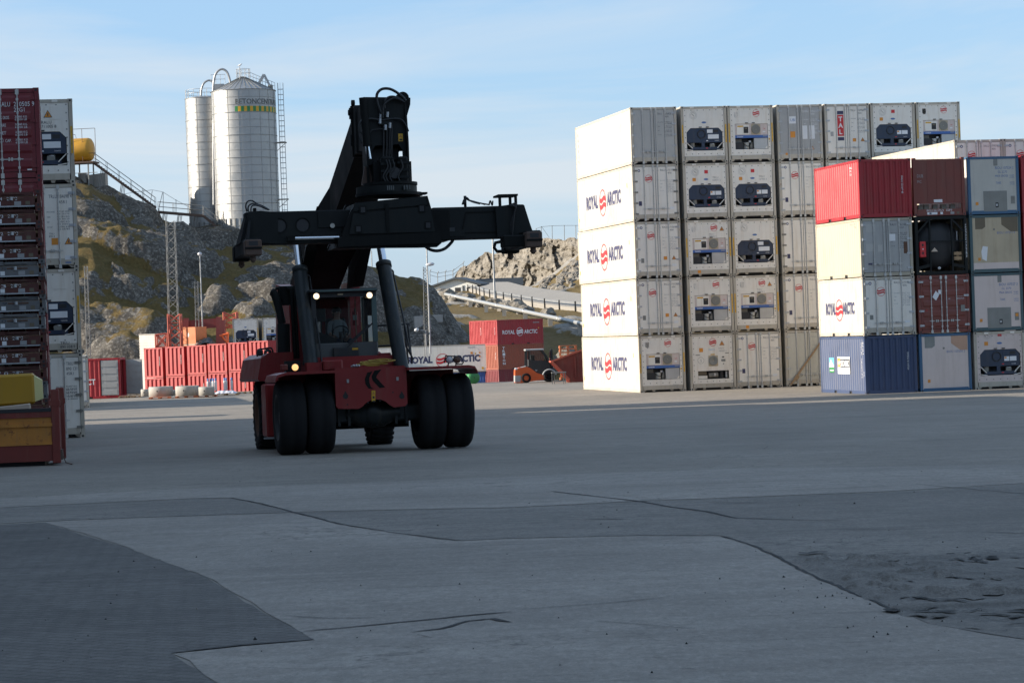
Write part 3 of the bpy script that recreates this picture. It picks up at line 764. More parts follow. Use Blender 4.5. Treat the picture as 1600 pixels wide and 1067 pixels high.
def frame_fn(L, H, mat, sill):
    def fn(mb):
        h = CW / 2
        for sx_ in (-1, 1):
            for y0 in (0.0, L - 0.15):
                x = sx_ * (h - 0.065)
                mb.box(x - 0.065, x + 0.065, y0 + 0.004, y0 + 0.146, 0.118, H - 0.118, mat)
                for z0 in (0.0, H - 0.118):
                    c = 'rusty' if mat != 'red_bright' else mat
                    xa = sx_ * (h - 0.081)
                    mb.box(xa - 0.084, xa + 0.084, y0 - 0.004 if y0 == 0 else y0 - 0.02, y0 + 0.17 if y0 == 0 else y0 + 0.154, z0, z0 + 0.118, mat)
                    if y0 == 0:
                        mb.box(xa - 0.035, xa + 0.035, -0.0065, -0.003, z0 + 0.025, z0 + 0.09, 'dark')  # proud dark plates paint the shade inside the corner casting holes
                    yc = 0.08 if y0 == 0 else L - 0.08
                    mb.box(sx_ * (h + 0.003), sx_ * (h + 0.006), yc - 0.04, yc + 0.04, z0 + 0.03, z0 + 0.09, 'dark')
            x = sx_ * (h - 0.03)
            mb.box(x - 0.03, x + 0.03, 0.15, L - 0.15, H - 0.10, H - 0.008, mat)
            x = sx_ * (h - 0.025)
            if L < 7:
                seg = [0.17, L / 2 - 1.20, L / 2 - 0.84, L / 2 + 0.84, L / 2 + 1.20, L - 0.17]
                for a, b in ((0, 1), (2, 3), (4, 5)): mb.box(x - 0.025, x + 0.025, seg[a], seg[b], 0.012, 0.165, mat)
                for a, b in ((1, 2), (3, 4)):
                    mb.box(x - 0.02, x + 0.02, seg[a], seg[b], 0.13, 0.16, mat)
                    mb.box(x - 0.03 * sx_ - 0.004, x - 0.03 * sx_ + 0.004, seg[a], seg[b], 0.02, 0.13, 'dark')
            else: mb.box(x - 0.025, x + 0.025, 0.17, L - 0.17, 0.012, 0.165, mat)
        for y0 in (0.01, L - 0.07):
            mb.box(-h + 0.165, h - 0.165, y0, y0 + 0.06, H - 0.125, H - 0.012, mat)
            if sill == 'reefer':
                mb.box(-h + 0.165, h - 0.165, y0, y0 + 0.06, 0.125, 0.34, mat)
                for sx_ in (-0.48, 0.48):
                    mb.prism([(sx_ - 0.05, 0.03), (sx_ + 0.05, 0.03), (sx_ + 0.09, 0.124), (sx_ - 0.09, 0.124)], (0, y0 + 0.05, 0), (1, 0, 0), (0, 0, 1), 0.04, mat)
                for sx_ in (-1, 1):
                    mb.prism([(sx_ * 1.05, 0.02), (sx_ * 0.98, 0.02), (sx_ * 0.86, 0.124), (sx_ * 1.05, 0.124)][::sx_], (0, y0 + 0.05, 0), (1, 0, 0), (0, 0, 1), 0.04, mat)
            else: mb.box(-h + 0.165, h - 0.165, y0, y0 + 0.06, 0.014, 0.17, mat)
        mb.box(-h + 0.06, h - 0.06, 0.15, L - 0.15, 0.05, 0.16, 'dark')
    return fn

def side_fn(L, H, mat, kind, s):
    def fn(mb):
        h = CW / 2; y0, y1 = 0.146, L - 0.146; z0, z1 = 0.165, H - 0.10
        dep, per = {'corr': (0.036, 0.278), 'smooth': (0.002, 0.6)}.get(kind, (0.010, 0.30))
        xo = h - 0.012; ys_l = []; y = y0; pat = [(0, 0), (0.26, 0), (0.5, 1), (0.76, 1)]
        n = int((y1 - y0) / per)
        per = (y1 - y0) / n
        for i in range(n):
            for t, d in pat: ys_l.append((y0 + (i + t) * per, xo - d * dep))
        ys_l.append((y1, xo))
        k = len(ys_l)
        vs = [(s * x, y, z0) for y, x in ys_l] + [(s * x, y, z1) for y, x in ys_l]
        mb.add(vs, [((i, i + 1, k + i + 1, k + i) if s > 0 else (i, k + i, k + i + 1, i + 1)) for i in range(k - 1)], mat)
    return fn
def roof_fn(L, H, mat):
    def fn(mb):
        h = CW / 2
        mb.box(-h + 0.06, h - 0.06, 0.07, L - 0.07, H - 0.05, H - 0.022, mat)
        mb.box(-h + 0.06, h - 0.06, L - 0.055, L - 0.03, 0.2, H - 0.1, mat)
    return fn

def emblem(mb, c, r, u, rad, mat='logo_red', ring=True):
    c = Vector(c); r = Vector(r); u = Vector(u)
    if ring: mb.disc(c, r, u, rad, mat, 36, 0.91)
    R = rad * (0.90 if ring else 1.0)
    n = 18
    for off in (0.24, -0.24):
        up = []; dn = []
        zc = off * rad; wd = 0.17 * rad
        lim = math.sqrt(max(0, R * R - (abs(zc) + 0.04 * rad) ** 2)) * 0.97
        for i in range(n + 1):
            x = -lim + 2 * lim * i / n
            w_ = 0.10 * rad * math.sin(x / rad * 3.6)
            up.append(c + r * x + u * (zc + w_ + wd)); dn.append(c + r * x + u * (zc + w_ - wd))
        mb.add(up + dn, [(i, n + 1 + i, n + 2 + i, i + 1) for i in range(n)], mat)
def tri_sign(mb, x, z, s, y):
    mb.poly([(x - s, y, z - s * .8), (x + s, y, z - s * .8), (x, y, z + s * .95)], 'ink')
    mb.poly([(x - s * .8, y - .002, z - s * .68), (x + s * .8, y - .002, z - s * .68), (x, y - .002, z + s * .72)], 'label_orange')
    mb.box(x - s * .1, x + s * .1, y - .005, y - .003, z - s * .45, z + s * .25, 'ink')
X_, Z_ = (1, 0, 0), (0, 0, 1)

def lockrod_fn(x, H, mat, hz):
    def fn(mb):
        mb.cyl((x, -0.012, 0.05), (x, -0.012, H - 0.03), 0.02, mat, 6)
        for z, w_, h_ in ((0.07, 0.05, 0.14), (H - 0.12, 0.05, 0.14), (0.30, 0.035, 0.07), (H - 0.33, 0.035, 0.07), (0.44 * H, 0.03, 0.04), (0.72 * H, 0.03, 0.04), (0.30 * H, 0.03, 0.04)):
            mb.box(x - w_, x + w_, -0.034, 0.012, z - h_ / 2, z + h_ / 2, mat)
        if hz:
            d = 1 if hz > 0 else -1; z = abs(hz)
            mb.box(x - 0.035, x + 0.035, -0.045, -0.008, z - 0.045, z + 0.045, mat)
            mb.box(min(x, x + d * 0.36) - (0.12 if d > 0 else 0), max(x, x + d * 0.36) + (0.12 if d < 0 else 0), -0.04, -0.022, z - 0.014, z + 0.014, mat)
            mb.box(x + d * 0.2 - 0.025, x + d * 0.2 + 0.025, -0.045, 0.0, z - 0.05, z + 0.05, mat)
    return fn
def leaf_fn(s, H, mat, corr, hinges, hm):
    def fn(mb):
        x0, x1 = (-1.075, -0.012) if s < 0 else (0.012, 1.075)
        z0, z1 = 0.19, H - 0.14
        mb.box(x0 - 0.012, x1 + 0.012, 0.035, 0.05, z0 - 0.02, z1 + 0.015, 'rubber')
        mb.box(x0, x1, 0.014, 0.034, z0, z1, mat)
        if corr:
            for i in range(corr):
                a = z0 + (z1 - z0) * (i + 0.16) / corr; b = z0 + (z1 - z0) * (i + 0.84) / corr
                xa, xb = x0 + 0.09, x1 - 0.09
                o = [(xa, 0.0135, a), (xb, 0.0135, a), (xb, 0.0135, b), (xa, 0.0135, b)]
                c = [(xa + 0.02, -0.012, a + 0.07), (xb - 0.02, -0.012, a + 0.07), (xb - 0.02, -0.012, b - 0.07), (xa + 0.02, -0.012, b - 0.07)]
                mb.add(o + c, [(4, 5, 6, 7), (0, 1, 5, 4), (1, 2, 6, 5), (2, 3, 7, 6), (3, 0, 4, 7)], mat)
        xe = s * 1.075
        for i in range(hinges):
            z = z0 + (z1 - z0) * (0.07 + 0.86 * i / (hinges - 1))
            xa, xb = sorted((xe + s * 0.10, xe - s * 0.13))
            mb.box(xa, xb, -0.012, 0.012, z - 0.042, z + 0.042, hm)
            mb.cyl((xe + s * 0.04, -0.012, z - 0.06), (xe + s * 0.04, -0.012, z + 0.06), 0.018, hm, 6)
    return fn

def doors(root, H, mat, fx=None, corr=0, hinges=5, hm='steel', rod='rod', key=''):
    for s in (-1, 1):
        d = part(('leaf', s, H, mat, corr, hinges, hm), leaf_fn(s, H, mat, corr, hinges, hm), 'door', root)
        for x in (0.12, 0.60):
            hz = (0.21 * H) * (1 if (x < 0.3) == (s > 0) else -1)
            part(('rod', s * x, H, rod, hz), lockrod_fn(s * x, H, rod, hz), 'lock_rod', d)
    if fx:
        mb = MB(); fx(mb, H); mb.build('marking', root)

def num_lines(mb, x0, x1, z0, z1, mat, y, rows=4, seed=0):
    rnd = random.Random(seed)
    for i in range(rows):
        z = z1 - (z1 - z0) * i / max(1, rows - 1)
        s_ = ''.join(rnd.choice('0123456789') for _ in range(5)) + ' KG'
        mb.text(['MAX GROSS', 'TARE', 'NET', 'CU CAP', 'LBS'][i % 5], (x0, y, z), X_, Z_, 0.05, mat, xs=0.7)
        mb.text(s_, (x0 + (x1 - x0) * 0.45, y, z), X_, Z_, 0.06, mat, width=(x1 - x0) * 0.5)
        mb.text(s_[::-1].replace('GK', 'LB'), (x0 + (x1 - x0) * 0.45, y, z - 0.075), X_, Z_, 0.05, mat, width=(x1 - x0) * 0.5)
def ral_fx(num, tri=True, logo=True, low=True, seed=1):
    def fx(mb, H):
        y = 0.0125
        if logo: emblem(mb, (-0.36, y - .002, 0.745 * H), X_, Z_, 0.20)
        mb.disc((-0.86, y, 0.89 * H), X_, Z_, 0.07, 'ink_navy', 16)
        mb.disc((-0.86, y - .001, 0.89 * H), X_, Z_, 0.035, 'ink_white', 10)
        a, b = num
        mb.text(a, (0.26, y, 0.875 * H), X_, Z_, 0.10, 'ink', xs=.8); mb.text(b, (0.66, y, 0.875 * H), X_, Z_, 0.10, 'ink', width=0.38)
        mb.text('45R1', (0.66, y, 0.825 * H), X_, Z_, 0.09, 'ink', xs=.8)
        num_lines(mb, 0.24, 1.02, 0.52 * H, 0.70 * H, 'ink_grey', y, 4, seed)
        if low: mb.box(-0.92, -0.76, y - .002, y, 0.27 * H, 0.35 * H, 'ink_navy' if seed % 2 else 'patch_grey')
        if tri:
            mb.box(0.28, 0.46, y - .002, y, 0.315 * H, 0.375 * H, 'label_orange'); tri_sign(mb, 0.82, 0.35 * H, 0.12, y)
        mb.box(0.7, 0.95, y - .002, y, 0.2 * H, 0.24 * H, 'ink_white')
    return fx
def plain_fx(num, mat='ink', tri=False, seed=2, extra=None, typ='45R1'):
    def fx(mb, H):
        y = 0.0125
        mb.text(num[0], (0.2, y, 0.86 * H), X_, Z_, 0.10, mat, xs=.8); mb.text(num[1], (0.62, y, 0.86 * H), X_, Z_, 0.10, mat, width=0.42)
        mb.text(typ, (0.62, y, 0.81 * H), X_, Z_, 0.09, mat, xs=.8)
        num_lines(mb, 0.22, 1.0, 0.5 * H, 0.72 * H, mat, y, 4, seed)
        if tri:
            mb.box(0.28, 0.46, y - .002, y, 0.315 * H, 0.375 * H, 'label_orange'); tri_sign(mb, 0.82, 0.35 * H, 0.12, y)
        if extra: extra(mb, H, y)
    return fx

def bolts(mb, x0, x1, z0, z1, y):
    for i in range(7):
        x = x0 + (x1 - x0) * i / 6
        for z in (z0, z1): mb.box(x - .02, x + .02, y - .012, y, z - .02, z + .02, 'fan_grey')
    for i in range(1, 8):
        z = z0 + (z1 - z0) * i / 8
        for x in (x0, x1): mb.box(x - .02, x + .02, y - .012, y, z - .02, z + .02, 'fan_grey')
def panel_with_hole(mb, hx0, hx1, hz0, hz1, H, mat, y=0.03, cut=0.0):
    x0, x1, z0, z1 = -1.075, 1.075, 0.335, H - 0.12
    mb.box(x0, hx0, y, y + .02, z0, z1, mat); mb.box(hx1, x1, y, y + .02, z0, z1, mat)
    mb.box(hx0, hx1, y, y + .02, z0, hz0, mat); mb.box(hx0, hx1, y, y + .02, hz1, z1, mat)
    if cut:
        for sx_, hx in ((1, hx0), (-1, hx1)):
            mb.add([(hx, y + .001, hz1), (hx + sx_ * cut, y + .001, hz1), (hx, y + .001, hz1 - cut)], [(0, 1, 2)], mat)
    yb = y + 0.42
    mb.box(hx0 - .01, hx1 + .01, yb, yb + .02, hz0 - .01, hz1 + .01, 'dark')
    for a, b in ((hx0 - .012, hx0 - .002), (hx1 + .002, hx1 + .012)): mb.box(a, b, y + .02, yb, hz0, hz1, 'fan_grey')
    mb.box(hx0, hx1, y + .02, yb, hz0 - .012, hz0 - .002, 'fan_grey')
def yellow_strips(mb, z0=1.02, z1=1.95):
    for x in (-1.155, 1.155):
        mb.box(x - .035, x + .035, 0.0005, 0.003, z0, z1, 'yellow')
        for z in np.arange(z0 + .1, z1 - .1, .2): mb.text('9FT 6', (x + .018, 0, z), (0, 0, 1), (-1, 0, 0), .035, 'ink', xs=.7)

def carrier(root, H, v=0, num=None, mat='white'):
    hx0, hx1, hz0, hz1 = -0.94, 0.98, 0.62, 1.78
    def pf(mb):
        panel_with_hole(mb, hx0, hx1, hz0, hz1, H, mat, cut=.22); bolts(mb, -1.0, 1.0, 0.45, H - .2, .03)
        y = .03
        mb.disc((-.56, y - .004, 2.43), X_, Z_, .20, 'panel_grey', 20, .93); mb.disc((-.56, y - .006, 2.43), X_, Z_, .14, 'fan_grey', 20, .93)
        mb.bar((-.63, y - .01, 2.50), (-.5, y - .01, 2.38), .015, .015, 'fan_grey')
        for a in ((.27, .8, 2.2, 2.67),): mb.box(a[0], a[1], y - .012, y, a[2], a[3], mat)
        mb.box(-.27, .33, y - .008, y, 1.9, 2.2, mat)
        mb.disc((0, y - .012, 2.06), (1.4, 0, 0), (0, 0, .55), .09, 'ink_blue', 16)
        for sx_ in (-.62, .62): mb.box(sx_ - .1, sx_ + .1, -.012, .02, H - .112, H - .03, 'white')
    e = part(('carrier_panel', H, mat), pf, 'end_panel', root)
    def uf(mb):
        c = .22; y = .055
        poly_ = [(hx0 + .02, 1.03), (hx1 - .02, 1.03), (hx1 - .02, hz1 - c), (hx1 - c, hz1 - .01), (hx0 + c, hz1 - .01), (hx0 + .02, hz1 - c)]
        mb.prism(poly_, (0, y, 0), X_, Z_, .3, 'navy')
        mb.lathe([(0, .22), (-.03, .22), (-.03, .19), (.02, .17), (.02, .01)], (-.14, y - .004, 1.46), (0, 1, 0), 'dark', 20, False)
        mb.box(.16, .46, y - .012, y, 1.52, 1.70, 'ink_white' if v == 0 else 'navy'); mb.box(.50, .76, y - .012, y, 1.55, 1.68, 'dark')
        if v == 0: mb.box(.2, .78, y - .012, y, 1.22, 1.44, 'ink_white')
        else:
            mb.box(.22, .46, y - .012, y, 1.25, 1.45, 'ink_white'); mb.box(.23, .33, y - .014, y - .012, 1.36, 1.43, 'label_orange'); mb.box(.49, .80, y - .012, y, 1.25, 1.45, 'ink_white')
        mb.box(.1, .2, y - .008, y, 1.10, 1.14, 'logo_red' if v else 'ink_white'); mb.text('CARRIER', (.55, y - .006, 1.1), X_, Z_, .04, 'ink_white')
        mb.box(-.28, -.13, -.005, .02, hz1 + .02, hz1 + .06, 'dark'); mb.box(.1, .25, -.005, .02, hz1 + .02, hz1 + .06, 'dark')
        mb.box(hx0 + .22, hx1 - .2, .05, .12, .66, .80, 'navy'); mb.box(-.15, .02, .05, .16, .8, 1.03, 'navy')
        mb.cyl((-.6, .25, .8), (-.6, .25, 1.02), .14, 'fan_grey', 12); mb.cyl((.45, .2, .8), (.45, .2, .98), .13, 'alu', 12)
        mb.box(.3, .55, .06, .1, .68, .95, 'fan_grey'); mb.box(.08, .18, .045, .05, .72, .76, 'logo_red')
        mb.bar((hx0 + .02, .06, 1.02), (hx0 + .3, .06, .74), .03, .08, 'white', (0, 1, 0)); mb.bar((hx1 - .02, .06, 1.02), (hx1 - .3, .06, .74), .03, .08, 'white', (0, 1, 0))
        mb.bar((hx0 + .02, .05, .68), (hx0 + .32, .05, .63), .03, .08, 'white', (0, 1, 0)); mb.bar((hx1 - .02, .05, .68), (hx1 - .32, .05, .63), .03, .08, 'white', (0, 1, 0))
    part(('carrier_unit', H, v), uf, 'cooling_unit', root)
    mb = MB(); y = .028
    if v:
        mb.box(-.07, .12, y - .005, y, 2.36, 2.53, 'logo_red'); tri_sign(mb, .52, 2.42, .13, y - .003)
        mb.box(-.72, -.54, y - .005, y, 1.97, 2.14, 'label_orange')
        if num: mb.text(num[0], (.36, y - .003, 2.1), X_, Z_, .09, 'ink_grey'); mb.text(num[1], (.36, y - .003, 1.96), X_, Z_, .09, 'ink_grey', width=.42)
    else:
        yellow_strips(mb)
        if num: mb.text(num[0], (.62, .005, .30), X_, Z_, .075, 'ink_grey'); mb.text(num[1], (.62, .005, .19), X_, Z_, .075, 'ink_grey', width=.45)
    mb.build('marking', root)

def daikin(root, H, num=None, tri=False, lab=False, mat='white'):
    hx0, hx1, hz0, hz1 = -.84, .93, .64, 1.95
    def pf(mb):
        panel_with_hole(mb, hx0, hx1, hz0, hz1, H, mat); bolts(mb, -1.0, 1.0, .46, H - .2, .03)
        y = .03
        mb.box(-.58, -.02, y - .012, y, 2.27, 2.70, 'white'); mb.box(.03, .62, y - .012, y, 2.27, 2.70, 'white')
        mb.prism([(-.86, 2.34), (-.80, 2.27), (-.70, 2.27), (-.66, 2.34), (-.66, 2.56), (-.86, 2.56)], (0, y, 0), X_, Z_, .03, 'alu')
        for sx_ in (-.62, .62): mb.box(sx_ - .1, sx_ + .1, -.012, .02, H - .112, H - .03, 'white')
    part(('daikin_panel', H, mat), pf, 'end_panel', root)
    def uf(mb):
        y = .055
        mb.box(hx0 + .01, hx1 - .01, y, y + .3, 1.36, hz1 - .01, 'panel_white')
        mb.box(-.74, -.08, y - .02, y, 1.40, 1.91, 'white'); mb.box(-.70, -.38, y - .024, y - .02, 1.79, 1.86, 'yellow')
        mb.box(-.37, -.12, y - .03, y - .02, 1.47, 1.79, 'dark'); mb.box(-.32, -.18, y - .033, y - .03, 1.68, 1.74, 'patch_brown')
        mb.box(.04, .54, y - .012, y, 1.39, 1.92, 'panel_tan'); mb.lathe([(0, .24), (-.03, .24), (-.035, .21), (-.03, .02)], (.29, y - .012, 1.655), (0, 1, 0), 'fan_grey', 24, False)
        mb.text('OK', (.68, y - .004, 1.66), X_, Z_, .06, 'logo_red'); mb.box(.66, .8, y - .003, y, 1.5, 1.56, 'ink_white')
        mb.box(hx0 - .0, hx1 + .0, y - .03, y, 1.22, 1.355, 'daikin_blue'); mb.text('DAIKIN', (-.72, y - .033, 1.255), X_, Z_, .065, 'ink_white', bold=.02); mb.box(.66, .88, y - .033, y - .03, 1.28, 1.33, 'ink_grey')
        mb.box(hx0 + .03, -.40, .1, .35, .66, 1.0, 'dark'); mb.box(hx0 + .05, -.42, .3, .4, 1.0, 1.18, 'fan_grey')
        mb.cyl((-.18, .28, .68), (-.18, .28, 1.0), .15, 'panel_grey', 14); mb.tube(smooth_pts([(-.45, .15, 1.05), (-.3, .1, .88), (-.1, .12, .8), (.05, .15, 1.0), (.1, .2, 1.15)]), .018, 'rubber', 6)
        mb.box(.0, .12, .15, .35, .7, 1.0, 'fan_grey'); mb.box(-.05, .1, .2, .3, 1.0, 1.1, 'ink_white')
        mb.box(.18, hx1 - .02, .06, .3, .655, 1.205, 'alu'); mb.poly([(hx1 - .18, .057, .67), (hx1 - .03, .057, .67), (hx1 - .03, .057, .82)], 'white')
        mb.box(-.28, -.13, -.005, .02, hz1 + .02, hz1 + .06, 'dark'); mb.box(.08, .23, -.005, .02, hz1 + .02, hz1 + .06, 'dark')
    part(('daikin_unit', H), uf, 'cooling_unit', root)
    mb = MB(); y = .016
    emblem(mb, (.32, y, 2.485), X_, Z_, .19)
    if tri: tri_sign(mb, .74, 2.42, .13, .026)
    if lab: mb.box(-.62, -.46, .003, .0085, .17, .32, 'label_orange')
    yellow_strips(mb, 1.0, 1.98); mb.box(.96, 1.03, .02, .028, 1.1, 1.2, 'yellow')
    if num:
        if tri: mb.text(num[0], (.05, .026, 2.12), X_, Z_, .08, 'ink_grey'); mb.text(num[1], (.05, .026, 2.0), X_, Z_, .08, 'ink_grey', width=.4)
        else: mb.text(num[0], (.55, .005, .30), X_, Z_, .08, 'ink_grey'); mb.text(num[1], (.55, .005, .18), X_, Z_, .08, 'ink_grey', width=.48)
    mb.build('marking', root)

def starcool(root, H, mat='white'):
    def pf(mb):
        panel_with_hole(mb, -.80, .85, .56, .98, H, mat); bolts(mb, -1.0, 1.0, .44, H - .2, .03); y = .03
        mb.box(-.74, -.1, y - .01, y, 2.20, 2.60, mat); mb.box(.3, .82, y - .01, y, 2.2, 2.6, mat)
        mb.disc((-.63, y - .004, 1.53), X_, Z_, .17, 'fan_grey', 24, .93); mb.text('S', (-.66, y - .006, 1.45), X_, Z_, .14, 'ink_grey')
        mb.box(-.22, .28, y - .02, y, 1.22, 1.76, 'panel_tan'); mb.lathe([(0, .245), (-.03, .245), (-.035, .2), (0, .02)], (.03, y - .02, 1.50), (0, 1, 0), 'patch_grey', 24, False)
        mb.box(.46, .68, y - .012, y, 1.44, 1.56, 'patch_grey'); mb.box(.5, .62, y - .012, y, 1.64, 1.7, 'dark'); mb.box(.54, .6, y - .01, y, 1.3, 1.34, 'dark')
        mb.box(-.1, .12, y - .01, y, 1.79, 1.84, 'yellow'); mb.box(-.9, -.68, y - .008, y, 1.79, 1.83, 'fan_grey'); mb.box(.68, .88, y - .008, y, 1.84, 1.88, 'fan_grey')
        mb.box(-.85, .9, y - .008, y, 1.08, 1.18, mat)
    part(('starcool_panel', H, mat), pf, 'end_panel', root)
    def uf(mb):
        mb.box(-.78, -.3, .06, .3, .58, .74, 'white'); mb.box(-.78, -.32, .12, .35, .78, .95, 'patch_brown'); mb.cyl((-.2, .25, .76), (.3, .25, .76), .15, 'fan_grey', 12)
        mb.cyl((.5, .3, .6), (.5, .3, .95), .14, 'dark', 12); mb.box(.05, .15, .06, .1, .7, .85, 'alu'); mb.cyl((.74, .15, .62), (.74, .15, .93), .06, 'alu', 8)
    part(('starcool_unit',), uf, 'cooling_unit', root)
    mb = MB(); y = .02
    emblem(mb, (.03, y - .004, 2.44), X_, Z_, .20); tri_sign(mb, .52, 2.38, .14, y - .004)
    mb.box(-.7, -.5, y, .028, 1.96, 2.16, 'label_orange'); mb.text('MAERSK'[::-1].replace('KSREAM', 'STARCOOL'), (-.2, .026, 2.04), X_, Z_, .06, 'sky_blue', xs=.8)
    mb.text('RALU', (.34, .026, 2.08), X_, Z_, .08, 'ink_grey'); mb.text('789047 6', (.34, .026, 1.94), X_, Z_, .08, 'ink_grey', width=.42)
    mb.build('marking', root)

def corr_end(root, H, mat, num=None, n=8):
    def fn(mb):
        x0, x1, z0, z1 = -1.09, 1.09, .17, H - .12; per = (x1 - x0) / n; pts = []
        for i in range(n):
            for t, d in ((0, 0), (.3, 0), (.5, 1), (.8, 1)): pts.append((x0 + (i + t) * per, .012 + d * (.045 if n > 6 else .11)))
        pts.append((x1, .012)); k = len(pts)
        mb.add([(x, y, z0) for x, y in pts] + [(x, y, z1) for x, y in pts], [(i, i + 1, k + i + 1, k + i) for i in range(k - 1)], mat)
    e = part(('corr_end', H, mat, n), fn, 'end_wall', root)
    if num:
        mb = MB(); mb.text(num, (.76, .01, H * .70), (0, 0, -1), (1, 0, 0), .08, 'ink_white', width=H * .30); mb.build('marking', root)

def bio_end(root, H, mat, v, num=''):
    def pf(mb): mb.box(-1.09, 1.09, .02, .05, .12, H - .10, mat)
    part(('bio_end', H, mat), pf, 'end_panel', root)
    mb = MB(); y = .019
    if v == 'a':
        mb.box(-.50, .62, y - .01, y, .13, .98 * .41 * H, 'patch_grey'); mb.box(.06, .2, y - .016, y - .01, .3, .52, 'dark'); mb.box(.08, .16, y - .02, y - .016, .36, .46, 'steel')
        mb.box(.03, .22, y - .008, y, H - .42, H - .12, 'patch_grey'); mb.box(.80, 1.0, y - .008, y, .45, .80, 'patch_grey'); mb.box(.83, .97, y - .011, y - .008, .62, .76, 'label_orange' if 'W' in num else 'fan_grey')
        mb.box(-.88, -.75, y - .006, y, .42, .56, 'label_orange')
        mb.text(num.replace('W', ''), (.1, y - .002, H * .775), X_, Z_, .12, 'ink_blue', width=.88); mb.text('GL 2270', (.22, y - .002, H * .71), X_, Z_, .10, 'ink_blue', width=.45)
        mb.text('MAX GROSS', (.1, y - .002, H * .64), X_, Z_, .10, 'ink_blue', width=.6); mb.text('30480', (.78, y - .002, H * .655), X_, Z_, .05, 'ink_blue', width=.22); mb.text('67200', (.78, y - .002, H * .62), X_, Z_, .05, 'ink_blue', width=.22)
        mb.text('TARE', (.12, y - .002, H * .52), X_, Z_, .10, 'ink_blue', width=.24); mb.text('3050', (.78, y - .002, H * .535), X_, Z_, .05, 'ink_blue', width=.22); mb.text('6730', (.78, y - .002, H * .50), X_, Z_, .05, 'ink_blue', width=.22)
    else:
        p1 = 'patch_brown' if v == 'b' else 'patch_grey'; p2 = 'patch_brown' if v == 'b' else 'patch_pink'
        zt = H - .115
        mb.prism([(-.95, zt - .52), (-.62, zt - .52), (-.47, zt - .42), (-.47, zt), (-.95, zt)], (0, y, 0), X_, Z_, .008, p1)
        mb.prism([(.30, zt - .34), (.74, zt - .66), (1.07, zt - .66), (1.07, zt), (.30, zt)], (0, y, 0), X_, Z_, .008, p2)
        mb.text(num, (.08, y - .002, H * .665), X_, Z_, .10, 'ink_blue', width=.86)
        mb.box(-.86, -.74, y - .006, y, .42 if v == 'c' else .55, .56 if v == 'c' else .68, 'label_orange')
        mb.disc((-.06, y - .003, H * .745), X_, Z_, .05, 'fan_grey', 12)
        if v == 'b':
            mb.box(-1.085, 1.085, y - .006, y, .14, .45, 'panel_white'); mb.prism([(-.66, .62), (-.46, .52), (-.38, 1.16), (-.62, 1.20), (-.70, .95)], (0, y, 0), X_, Z_, .004, 'ink_white')
    mb.build('marking', root)

def side_logo(root, L, H, kind, sh=0.0):
    mb = MB(); x = -(CW / 2 - .012) - .004; r = (0, -1, 0)
    if kind == 'ral':
        k = L / 12.19
        for s_, t0, wd in (('ROYAL', .165, .215), ('ARCTIC', .545, .245)):
            mb.text(s_, (x, L * (1 - t0 - sh), H * .39), r, Z_, .24 * H if L > 7 else .20 * H, 'ink_navy', width=wd * L * (1 if L > 7 else 1.05), bold=.05)
        emblem(mb, (x, L * (1 - .468 - sh), H * .455), (0, -1, 0), Z_, .25 * H if L > 7 else .19 * H)
        if L > 7:
            for q in range(5): mb.box(x - .001, x, L * (.06 + .004 * q), L * (.0625 + .004 * q), H * (.75 + .02 * q), H * (.77 + .02 * q), 'ink_grey')
            mb.box(x - .001, x, L * .972, L * .98, H * .18, H * .25, 'yellow'); mb.box(x - .001, x, L * .095, L * .102, H * .62, H * .7, 'yellow')
    elif kind == 'triton':
        for i, c in enumerate('TRITON'): mb.text(c, (x, L * .968, H * (.80 - .1 * i)), r, Z_, .17, 'ink_grey', width=.26)
    elif kind == 'stark':
        def Q(t0, t1, z0, z1, mat, dx=0): mb.box(x - .004 - dx, x - dx, L * (1 - t1), L * (1 - t0), z0, z1, mat)
        Q(.205, .31, .95, 1.63, 'sky_blue'); Q(.205, .31, .95, 1.19, 'green', .003); Q(.215, .30, 1.03, 1.07, 'ink_white', .006)
        mb.poly([(x - .009, L * (1 - a), b) for a, b in ((.205, 1.19), (.31, 1.19), (.31, 1.26), (.262, 1.44), (.248, 1.55), (.235, 1.50), (.205, 1.30))], 'ink_white')
        Q(.395, .665, .90, 1.67, 'ink_white'); Q(.40, .45, 1.20, 1.62, 'label_orange', .003); Q(.455, .66, 1.18, 1.58, 'ink', .003)
        mb.text('STARK', (x - .009, L * (1 - .465), 1.24), r, Z_, .27, 'ink_white', width=.185 * L, bold=.03); mb.text('H', (x - .009, L * (1 - .408), 1.3), r, Z_, .22, 'ink_white', width=.22)
        mb.text('TRAE BYG HJEM', (x - .007, L * (1 - .415), 1.02), r, Z_, .05, 'ink', width=.23 * L)
        for t, z0, z1, s_ in ((.92, 1.75, 2.3, 'DFDU 107'), (.955, 1.8, 2.35, '22G1'), (.915, .75, 1.6, 'CAPACITY 33.2'), (.96, .8, 1.0, 'KG')):
            mb.text(s_, (x - .002, L * (1 - t), z1), (0, 0, -1), r, .09, 'ink_white', width=z1 - z0)
    elif kind == 'redplain':
        mb.text('RALU', (x, L * .20, H * .86), r, Z_, .10, 'ink_white'); mb.text('2210', (x, L * .20, H * .81), r, Z_, .08, 'ink_white'); mb.text('22G1', (x, L * .20, H * .75), r, Z_, .08, 'ink_white')
    elif kind == 'worn':
        mb.text('RALU 6211', (x, L * .22, H * .9), r, Z_, .08, 'ink_grey', width=.7); mb.text('22G1', (x, L * .14, H * .85), r, Z_, .08, 'ink_grey')
    mb.build('marking', root)

